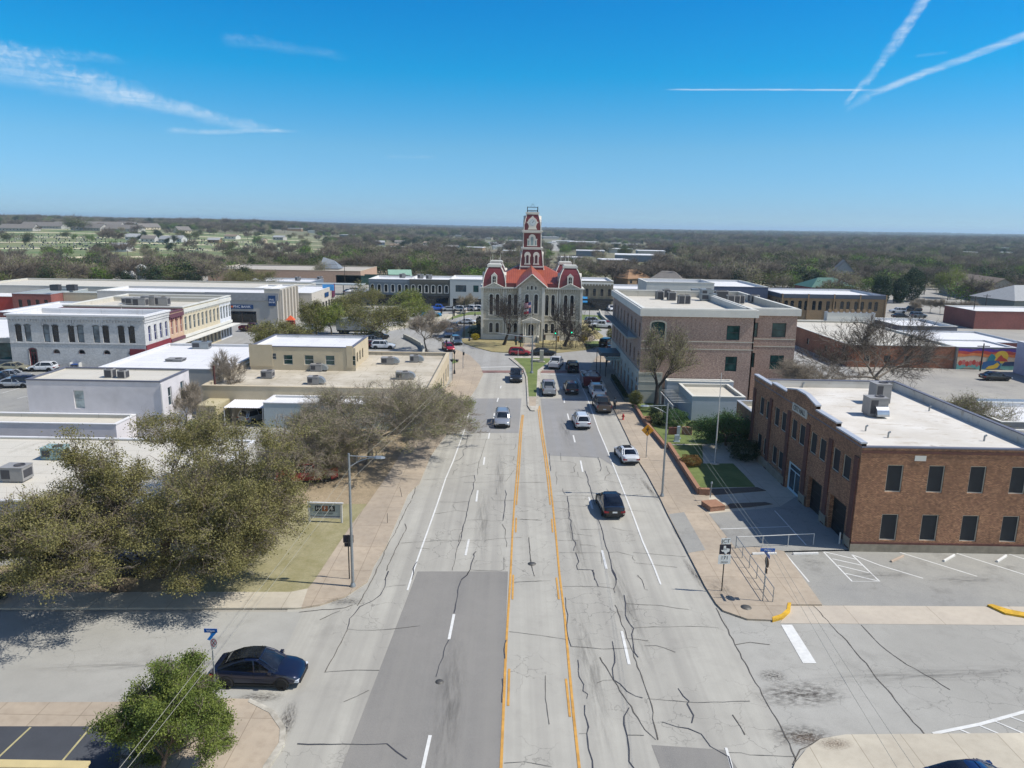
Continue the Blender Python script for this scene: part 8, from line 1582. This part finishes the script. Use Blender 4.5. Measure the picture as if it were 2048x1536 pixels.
# signals and lamps of the square
def signal_head(t, x, y, z, lit=None, col=M_DKSTEEL, side=-1):
    b = MB(); b.box(x-.17, x+.17, y-.12, y+.12, z-.5, z+.5); h = b.build('signal_head', col, t)
    for i, (c, e) in enumerate((('red', '#5a0d0d'), ('amber', '#5a3a0d'), ('green', '#0d4a3a'))):
        b = MB(); b.tube((x, y-.12, z+.32-.32*i), (x, y-.16, z+.32-.32*i), .11, n=12); b.build('lens', (emit('green_light', '#19e0a0', 2.5) if 'green_light' not in bpy.data.materials else bpy.data.materials['green_light']) if lit == c else mat('lens_'+c, e, .4), h)
g = G(1063.4, 748); t = thing('signal_mast', 'tall grey signal mast on the median with a long arm to the left', 'traffic light', (g.x, g.y, .15)); b = MB(); b.tube((0, 0, 0), (0, 0, 6.3), .16, .12, 10); b.lathe([(.3, 0), (.3, .1), (.17, .4)], n=10); b.build('pole', M_STEEL, t)
b = MB(); b.tube((0, 0, 6.0), (-5.8, .3, 6.6), .08, .05, 8); b.build('arm', M_STEEL, t); 
for x in (-2.0, -2.8): signal_head(t, x, .5, 5.6)
for px, l in ((1027, 'left black signal group on the courthouse corner'), (1022, 'small black signal cabinet on the courthouse corner')): pass
g = G(1085.6, 702); t = thing('signal_pole', 'black signal pole with two green lights on its arm before the courthouse', 'traffic light', (g.x, g.y, .12)); b = MB(); b.tube((0, 0, 0), (0, 0, 4.3), .12, .09, 8); b.build('pole', M_DKSTEEL, t); b = MB(); b.tube((0, 0, 3.9), (6.0, .2, 4.35), .06, .04, 6); b.build('arm', M_DKSTEEL, t); signal_head(t, 2.4, 0, 3.8, 'green'); signal_head(t, 5.6, 0, 4.0, 'green'); signal_head(t, .3, -.1, 2.6)
g = G(1111.5, 717); t = thing('signal_pole', 'thin black signal pole with a yellow signal head', 'traffic light', (g.x, g.y, .1)); b = MB(); b.tube((0, 0, 0), (0, 0, 4.6), .08, .07, 8); b.build('pole', M_DKSTEEL, t); signal_head(t, .35, 0, 3.6, None, M_SY)
g = G(1041, 706); t = thing('signal_pole', 'short black signal pole with three heads at the lawn corner', 'traffic light', (g.x, g.y, .12)); b = MB(); b.tube((0, 0, 0), (0, 0, 3.6), .09, n=8); b.build('pole', M_DKSTEEL, t); signal_head(t, -.25, 0, 3.0); signal_head(t, .25, 0, 3.1); signal_head(t, -.9, 0, 1.9)
g = G(928, 678); t = thing('signal_pole', 'tall black signal pole at the left lawn corner with two heads on a long arm', 'traffic light', (g.x, g.y, .12)); hp = HT(928, 678, 928, 604); b = MB(); b.tube((0, 0, 0), (0, 0, hp), .14, .09, 8); b.build('pole', M_DKSTEEL, t); b = MB(); b.tube((0, 0, hp*.68), (-5.2, .4, hp*.77), .06, .04, 6); b.build('arm', M_DKSTEEL, t); signal_head(t, -2.2, .3, hp*.66); signal_head(t, -4.9, .4, hp*.72)
def lantern(px, py, pt_, label, planters=False):
    g = G(px, py); h = HT(px, py, px, pt_); t = thing('lantern_post', label, 'street lamp', (g.x, g.y, .1), 0, 'black lantern posts around the square'); b = MB(); b.tube((0, 0, 0), (0, 0, h-.7), .07, .05, 8); b.lathe([(.18, 0), (.16, .5), (.08, .7)], n=8); b.build('post', M_DKSTEEL, t)
    b = MB(); b.lathe([(.1, h-.7), (.2, h-.3), (.22, h-.25), (.05, h-.05), (0, h)], n=6); b.build('lantern', M_DKSTEEL, t); b = MB(); b.lathe([(.09, h-.66), (.17, h-.32)], n=6); b.build('lamp_glass', M_SW, t)
    if planters:
        for s in (-1, 1): b = MB(); b.lathe([(.08, 2.0), (.34, 2.35), (.30, 2.4), (0, 2.42)], (s*.42, 0, 0), 10); b.build('hanging_planter', M_DKSTEEL, t)
lantern(908.8, 749, 701, 'black lantern post with two hanging planters at the pavement corner', True); lantern(938.4, 683, 643, 'black lantern post at the left tip of the courthouse lawn'); lantern(893, 720, 680, 'black lantern post behind the low beige roof corner'); lantern(905, 640, 612, 'black lantern post on the small left island'); lantern(950, 632, 604, 'black lantern post before the white parked cars'); lantern(1185, 663, 634, 'black lantern post on the small right island'); lantern(1178, 655, 596, 'tall black post right of the courthouse wall'); lantern(1214, 716, 690, 'black lantern post beside the canopy'); lantern(1201, 793, 762, 'black lantern post near the rubble trailer'); lantern(203, 735, 712, 'black lantern post in front of the white brick building')
g = G(926, 738); t = thing('pedestrian_signal', 'thin grey post with a black box at the pavement corner', 'post', (g.x, g.y, .12)); post(t, 3.2, .05, M_STEEL); b = MB(); b.box(-.05, .25, -.15, .15, 2.3, 2.8); b.build('signal_box', M_DKSTEEL, t)
g = G(1083, 726); t = thing('utility_cabinet', 'tall pale grey cabinet on the grass tip of the median', 'cabinet', (g.x, g.y, .15)); b = MB(); b.box(-.35, .35, -.3, .3, .12, 2.2); b.build('housing', M_STONE, t); b = MB(); b.box(-.6, .6, -.45, .45, 0, .12); b.build('plinth', M_CURB, t)
g = G(1073, 724); t = thing('stone_slab', 'flat pale stone slab on the median grass beside the cabinet', 'slab', (g.x, g.y, .15)); b = MB(); b.box(-.9, .9, -.4, .4, 0, .3); b.build('slab', M_STONE, t)
g = G(1036, 718); t = thing('thin_sign_post', 'thin white post on the median grass', 'post', (g.x, g.y, .15)); post(t, 1.6, .035, M_SW)
# flags
g = G(1061, 690); hp = HT(1061, 690, 1061, 604); t = thing('flagpole', 'white flagpole with two flags before the courthouse door', 'flagpole', (g.x, g.y, .12)); b = MB(); b.tube((0, 0, 0), (0, 0, hp), .07, .04, 8); b.lathe([(0, hp+.12), (.08, hp+.06), (0, hp)], n=8); b.build('pole', M_FRAMEW, t)
def flag(name, label, z, parts_, h):
    f = thing(name, label, 'flag', (t.location.x-.05, t.location.y, t.location.z+z), 0)
    for nm, mt, u0, u1, v0, v1, d in parts_:
        b = MB(); n = 6
        def W_(u, v): return (-u*1.45, -.2*math.sin(u*3.2)-.12*u-d, v*h-.28*u)
        for i in range(n):
            a, c = u0+(u1-u0)*i/n, u0+(u1-u0)*(i+1)/n; b.quad(W_(a, v0), W_(c, v0), W_(c, v1), W_(a, v1))
        b.build(nm, mt, f)
FR = mat('flag_red', '#b02535', .8, .05); FW = mat('flag_white', '#cbc6c6', .8, .05); FB = mat('flag_blue', '#22305f', .8, .05)
flag('us_flag', 'striped flag flying at the top of the courthouse flagpole', hp-1.15, [('stripe', FR if i % 2 == 0 else FW, 0, 1, i/9, (i+1)/9, 0) for i in range(9)]+[('canton', FB, 0, .42, .45, 1, -.012), ('canton', FB, 0, .42, .45, 1, .012)], 1.05)
flag('texas_flag', 'blue, white and red flag flying lower on the courthouse flagpole', hp-2.4, [('blue_band', FB, 0, .36, 0, 1, 0), ('white_band', FW, .36, 1, .5, 1, 0), ('red_band', FR, .36, 1, 0, .5, 0)], 1.05)
# utility poles and wires
def upole(px, py, top, label, r=.14, m_=M_BARKD, cross=True):
    g = G(px, py); h = HT(px, py, px, top); t = thing('utility_pole', label, 'utility pole', (g.x, g.y, 0), 0, 'wooden utility poles'); b = MB(); b.tube((0, 0, 0), (0, 0, h), r, r*.7, 8); b.build('pole', m_, t)
    if cross: b = MB(); b.box(-1.1, 1.1, -.06, .06, h-.6, h-.45); b.build('crossarm', m_, t)
    return Vector((g.x, g.y, h))
M_RUST = mat('rust_pole', '#4a2a26', .9, .15, 3)
upole(434, 830, 731, 'dark red utility pole beside the container', .17, M_RUST, False); pA = upole(1718, 640, 557+40, 'utility pole right of the tan brick row'); upole(1943, 651, 592, 'dark wooden utility pole by the grey flat building'); upole(1968, 632, 588, 'second wooden utility pole right of the grey flat building'); upole(1960, 742, 686, 'wooden pole standing in front of the mural'); upole(1895, 600, 555, 'thin wooden pole beside the yellow-green tree'); upole(690, 570, 530, 'wooden utility pole beyond the bank car lot'); upole(132, 610, 578, 'short pole on the white roofs at the far left', .1); upole(2030, 600, 565, 'wooden utility pole by the pale hipped pavilion'); upole(272, 850, 745, 'thin grey pole before the lilac building', .05, M_STEEL, False)
upole(1848, 590, 545, 'utility pole behind the evergreens at the right'); upole(455, 563, 530, 'lamp pole at the long beige building', .1, M_STEEL)
def wire(name, label, pts, r=.012, sag=.3, m_=None, group=None):
    t = thing(name, label, 'cable', (0, 0, 0), group=group); b = MB()
    for A, B in zip(pts[:-1], pts[1:]):
        A, B = Vector(A), Vector(B); P_ = [A.lerp(B, f)-Vector((0, 0, sag*4*f*(1-f))) for f in np.linspace(0, 1, 13)]; b.path(P_, r, 4)
    b.build('cable', m_ or mat('wire_grey', '#8f8d80', .6), t)
def GZ(px, py, z): return G(px, py, z)
wire('overhead_wire', 'upper of two pale wires crossing the left street corner', [GZ(232, 1545, 9.6), GZ(700, 935, 9.0), GZ(905, 752, 8.2)], 0.009, .15, group='overhead wires'); wire('overhead_wire', 'lower of two pale wires crossing the left street corner', [GZ(246, 1548, 9.2), GZ(702, 960, 8.6), GZ(905, 756, 7.9)], 0.009, .15, group='overhead wires')
wire('overhead_wire', 'upper of two pale wires running over the city hall garden', [GZ(1338, 806, 8.6), GZ(1560, 1120, 8.9), GZ(1835, 1545, 9.2)], 0.008, .12, group='overhead wires'); wire('overhead_wire', 'lower of two pale wires running over the city hall garden', [GZ(1336, 816, 8.4), GZ(1545, 1110, 8.6), GZ(1800, 1545, 8.9)], 0.008, .12, group='overhead wires')
wire('overhead_wire', 'long thin wire across the square behind the shops', [(-120, 262, 10.5), (-60, 262, 10.2), (0, 262, 10), (90, 262, 10.5)], .03, 1.2, M_DKSTEEL)
# blue chair, planter sign, orange kiosk
t = thing('giant_chair', 'oversized blue and white chair in front of the white brick building', 'chair', gl(153, 736, z=.05)); b = MB(); b.box(-.6, .6, .2, .35, .3, 2.0); b.box(-.6, .6, -.6, .2, .55, .65); b.build('seat_and_back', mat('chair_blue', '#163e7c', .6), t); b = MB(); [b.box(x-.08, x+.08, -.6, .3, 0, .9) for x in (-.75, .75)]; b.build('arms', M_FRAMEW, t)
t = thing('food_kiosk', 'red and orange kiosk beside the bank street', 'kiosk', gl(582, 655, z=0)); b = MB(); b.box(-.9, .9, -.6, .6, 0, 1.6); b.build('counter', mat('kiosk_red', '#7d1f1a', .7), t); b = MB(); b.add([(-1, -.8, 1.8), (1, -.8, 1.8), (1, .8, 1.8), (-1, .8, 1.8), (0, 0, 2.9)], [(0, 1, 4), (1, 2, 4), (2, 3, 4), (3, 0, 4)]); b.build('tent_top', mat('kiosk_orange', '#c8552a', .7), t)
t = thing('pole_sign', 'blue and white box sign on a post beside the small car lot', 'sign', gl(657+1, 612, z=0)); t.location = gl(658, 618, z=0); b = MB(); b.tube((0, 0, 0), (0, 0, 5.5), .15, n=8); b.build('post', M_FRAMEW, t); b = MB(); b.box(-1.6, 1.6, -.2, .2, 5.3, 7.0); b.build('sign_box', mat('sign_skyblue', '#3f8fc9', .5), t)
t = thing('white_sign', 'white square sign on a post by the red door', 'sign', gl(57, 733, z=0)); post(t, 1.9, .04); board(t, .5, .7, 2.2, M_SW)
# radio mast
g = GT(125, 440); t = thing('radio_mast', 'lattice radio mast on the left horizon', 'mast', tuple(g)); d_ = math.hypot(g.x, g.y); hm = 37/1470*d_*1.02; b = MB(); k = 1.4
for i in range(3):
    a = i*2.094; b.tube((k*math.cos(a), k*math.sin(a), 0), (.35*math.cos(a), .35*math.sin(a), hm), .16, .12, 4)
    for j in range(14):
        z0, z1 = hm*j/14, hm*(j+1)/14; r0, r1 = k+(.35-k)*j/14, k+(.35-k)*(j+1)/14; a2 = a+2.094; b.tube((r0*math.cos(a), r0*math.sin(a), z0), (r1*math.cos(a2), r1*math.sin(a2), z1), .06, n=3)
b.box(-1.6, 1.6, -.5, .5, hm-1.6, hm-.2); b.build('lattice', M_STEEL, t)
# person beside the pickup
def person(name, label, loc, rz, top, legs, hair, pose):
    t = thing(name, label, 'person', loc, rz); J = dict(pel=(0, 0, .95), chest=(0, .02, 1.3), neck=(0, .02, 1.5), head=(0, -.02, 1.62), crown=(0, 0, 1.74), ls=(-.19, .02, 1.42), rs=(.19, .02, 1.42), le=(-.25, .03, 1.15), re=(.25, .0, 1.15), lw=(-.26, -.1, .92), rw=(.2, -.22, 1.05), lh=(-.26, -.14, .84), rh=(.16, -.3, 1.07),
        lhip=(-.1, 0, .92), rhip=(.1, 0, .92), lk=(-.12, -.08*pose, .5), rk=(.12, .06*pose, .5), la=(-.12, .06*pose, .08), ra=(.12, .16*pose, .1), lt=(-.13, -.12+.06*pose, .03), rt=(.13, -.02+.1*pose, .03))
    E_ = [('pel', 'chest'), ('chest', 'neck'), ('neck', 'head'), ('head', 'crown'), ('chest', 'ls'), ('chest', 'rs'), ('ls', 'le'), ('rs', 're'), ('le', 'lw'), ('re', 'rw'), ('lw', 'lh'), ('rw', 'rh'), ('pel', 'lhip'), ('pel', 'rhip'), ('lhip', 'lk'), ('rhip', 'rk'), ('lk', 'la'), ('rk', 'ra'), ('la', 'lt'), ('ra', 'rt')]
    Rr = dict(pel=.15, chest=.16, neck=.06, head=.1, crown=.08, ls=.075, rs=.075, le=.05, re=.05, lw=.035, rw=.035, lh=.035, rh=.035, lhip=.1, rhip=.1, lk=.065, rk=.065, la=.045, ra=.045, lt=.04, rt=.04)
    ks = list(J); me = bpy.data.meshes.new('body'); me.from_pydata([J[k] for k in ks], [(ks.index(a), ks.index(c)) for a, c in E_], []); o = bpy.data.objects.new('body', me); COL.objects.link(o); o.parent = t
    md = o.modifiers.new('skin', 'SKIN'); o.modifiers.new('sub', 'SUBSURF').render_levels = 1
    for i, k in enumerate(ks): me.skin_vertices[0].data[i].radius = (Rr[k], Rr[k]*(.75 if k in ('pel', 'chest') else 1)); 
    me.skin_vertices[0].data[0].use_root = True; me.materials.append(legs)
    b = MB(); b.lathe([(.17, .98), (.18, 1.15), (.19, 1.35), (.12, 1.48), (.06, 1.52)], n=12); b.v = [(x, y*.72, z) for x, y, z in b.v]
    for s in (-1, 1): b.tube((s*.19, .02, 1.43), (s*.26, .02, 1.13), .075, .06, 8)
    b.build('shirt', top, t); b = MB(); b.lathe([(0, 1.78), (.09, 1.75), (.115, 1.68), (.11, 1.62)], (0, .02, 0), 10); b.build('hair', hair, t)
g = G(1229, 822); person('person', 'person in dark clothes standing on the pavement beside the bronze pickup', (g.x, g.y, .12), R(20), mat('grey_shirt', '#50565c', .9), mat('dark_trousers', '#1c1f28', .9), M_DKSTEEL, .6)
g = G(1213, 736); person('person', 'small figure in dark clothes under the restaurant canopy', (g.x, g.y, .12), R(80), mat('black_shirt', '#1f1f24', .9), MATS['dark_trousers'], M_DKSTEEL, .3)
b = MB(); g0, g1 = G(1206, 758), G(1262, 828)
# planter hedge on a long low planter along the brick building
t = thing('planter_hedge', 'long dark planter hedge along the foot of the brick building', 'planter', (16.2, 101, .12)); b = MB(); b.box(-.35, .35, 0, 15, 0, .5); b.build('planter', mat('green_grey_planter', '#4d5a57', .8), t)
rngh = np.random.default_rng(3); P_ = np.column_stack([rngh.uniform(-.33, .33, 5200), rngh.uniform(.1, 14.9, 5200), rngh.uniform(.45, 1.0, 5200)]); V, F = quads(P_, .13, rngh); o = bpy.data.objects.new('hedge', np_mesh('hedge', V, F, [L_DK])); COL.objects.link(o); o.parent = t

# ================================================================ FAR BUILDINGS
rngb = np.random.default_rng(17)
wallm = [M_GREYST, M_CREAM, M_BANDW, M_TANBR, MATS['blue_grey_wall']]; roofm = [M_WROOF, M_WROOF, M_WROOF, MATS['pale_shingle'], M_SHING, M_SHINGB, MATS['slate_wall']]
FB_ = []
def fb(px, py, w, d, h, gable, k, l, nm='far_building', cat='building'):
    g = GT(px, py); s = math.hypot(g.x, g.y)
    if gable: house(nm, l, g.x, g.y, w, d, h, h*.55, wallm[k % 5], roofm[3+k % 3], rngb.uniform(-.3, .3), 'roofs scattered through the woods')
    else:
        t = thing(nm, l, cat, (g.x, g.y, g.z), rngb.uniform(-.15, .15), 'roofs scattered through the woods'); b = MB(); b.box(-w/2, w/2, -d/2, d/2, -2, h); b.build('wall', wallm[k % 5], t); b = MB(); b.box(-w/2-.3, w/2+.3, -d/2-.3, d/2+.3, h+.003, h+.5); b.build('roof', M_WROOF, t)
for i, (px, py, w, gb) in enumerate(spots):
    side = next(n for a, n in ((480, 'beyond the hill houses'), (600, 'beyond the cemetery'), (720, 'above the long beige building'), (800, 'above the grey-blue shops'), (880, 'above the taupe shops'), (960, 'above the modern white building'), (1045, 'just left of the clock tower'), (1150, 'just right of the clock tower'), (1215, 'above the stone shop'), (1290, 'above the brown hipped roof'), (1400, 'above the mottled brick building'), (1520, 'above the dark blue parapet'), (1720, 'above the tan brick row'), (1900, 'above the evergreens'), (9999, 'near the right edge')) if px < a)
    fb(px, py, w*.55, w*.5, 3.2 if w < 30 else 4.0, gb, i, ('far', 'farthest')[py < 482]+(' gabled house among the trees ' if gb else (' long' if w > 45 else ' small' if w < 31 else '')+' white-roofed building among the trees ')+side, 'far_house' if gb else 'far_building', 'house' if gb else 'building')
# long terraces on the left hill
for i, (px, py, w, rz, l) in enumerate(((90, 457, 62, -.1, 'leftmost long grey-roofed terrace on the hill'), (122, 456, 18, 1.2, 'cream gable end of the leftmost hill terrace'), (205, 455, 60, .1, 'second long grey-roofed terrace on the hill'), (180, 461, 46, -.2, 'low front terrace beneath the second one on the hill'), (245, 463, 56, -.12, 'long dark front terrace in the middle of the hill'), (262, 455, 40, .15, 'terrace with several chimneys behind the middle one'), (285, 459, 16, 1.1, 'cream gable house right of the hill terraces'), (306, 459, 15, 1.0, 'second cream gable house right of the hill terraces'), (365, 466, 18, .9, 'tan gabled house apart from the hill terraces'), (40, 462, 44, 0, 'grey-roofed row at the left end of the hill'))):
    g = GT(px, py); house('hill_terrace', l, g.x, g.y, w*.9, 15, 3.4, 4.6, M_CREAM if w < 30 else M_GREYST, M_SHING, rz)
for px, py, l in ((268, 480, 'small white house with a gabled roof below the hill'), (357, 484, 'white two-gabled house below the hill'), (243, 503, 'small white shed in the cemetery'), (300, 484, 'dark roofed house in the trees below the hill'), (335, 485, 'cream house in the trees below the hill')):
    g = GT(px, py); house('hill_house', l, g.x, g.y, 13, 9, 3.4, 2.8, M_FRAMEW, M_SHING if 'dark' in l else MATS['pale_shingle'], rngb.uniform(-.4, .4))
# gravestones on the slope: far too many and small to tell apart
b = MB(); n = 0
while n < 900:
    yy = rngb.uniform(560, 800); az = rngb.uniform(-.72, -.30); x = az*yy
    if math.sin(x/26.)*math.sin(yy/31.) > .35: continue
    z = float(terrain(x, yy)); b.box(x-.45, x+.45, yy-.15, yy+.15, z-.1, z+rngb.uniform(.7, 1.4), n % 2); n += 1
tag(b.build('gravestones', [M_STONE, mat('dark_granite', '#3b3e40', .6)]), 'scattered gravestones on the green cemetery slope', 'gravestones', kind='stuff')
for i, (px, py) in enumerate(((150, 463), (168, 462), (212, 487), (228, 489), (62, 490), (205, 507), (348, 505), (20, 487))):
    g = GT(px, py); k = (4, 4, 0, 1, 5, 5, 5, 4)[i]; o = bpy.data.objects.new('hill_tree', PROTO[k]); COL.objects.link(o); o.location = (g.x, g.y, g.z-.1); s = (2.0, 1.7, 1.5, 1.4, 1, 1, 1, 1.3)[i]; o.scale = (s, s, s*.9)
    tag(o, ('wide dark oak in front of the hill terraces', 'second wide oak joined to the first before the hill terraces', 'left of two bare trees on the cemetery lawn', 'right of two bare trees on the cemetery lawn', 'dark cedar by the cemetery track', 'dark cedar beside the cemetery shed', 'dark cedar at the right end of the cemetery', 'olive oak at the left end of the cemetery')[i], 'tree')
# straight road running away behind the courthouse
sheet('far_road', [(12, 262), (20, 262), (82, 1400), (70, 1400)], .3, M_ROAD, True)
# ---------------------------------------------------------------- air
hz = MB(); hz.box(-24000, 24000, -80, 25900, -30, 95); h = hz.build('haze', []); h['kind'] = 'stuff'; h['label'] = 'pale blue haze of the distant air'
hm_ = bpy.data.materials.new('haze_air'); hm_.use_nodes = True; nt = hm_.node_tree; nt.nodes.clear(); o_ = nt.nodes.new('ShaderNodeOutputMaterial'); v_ = nt.nodes.new('ShaderNodeVolumePrincipled')
v_.inputs['Color'].default_value = (.62, .84, 1.0, 1); v_.inputs['Density'].default_value = HAZE; v_.inputs['Anisotropy'].default_value = .2; nt.links.new(v_.outputs[0], o_.inputs['Volume']); h.data.materials.append(hm_)
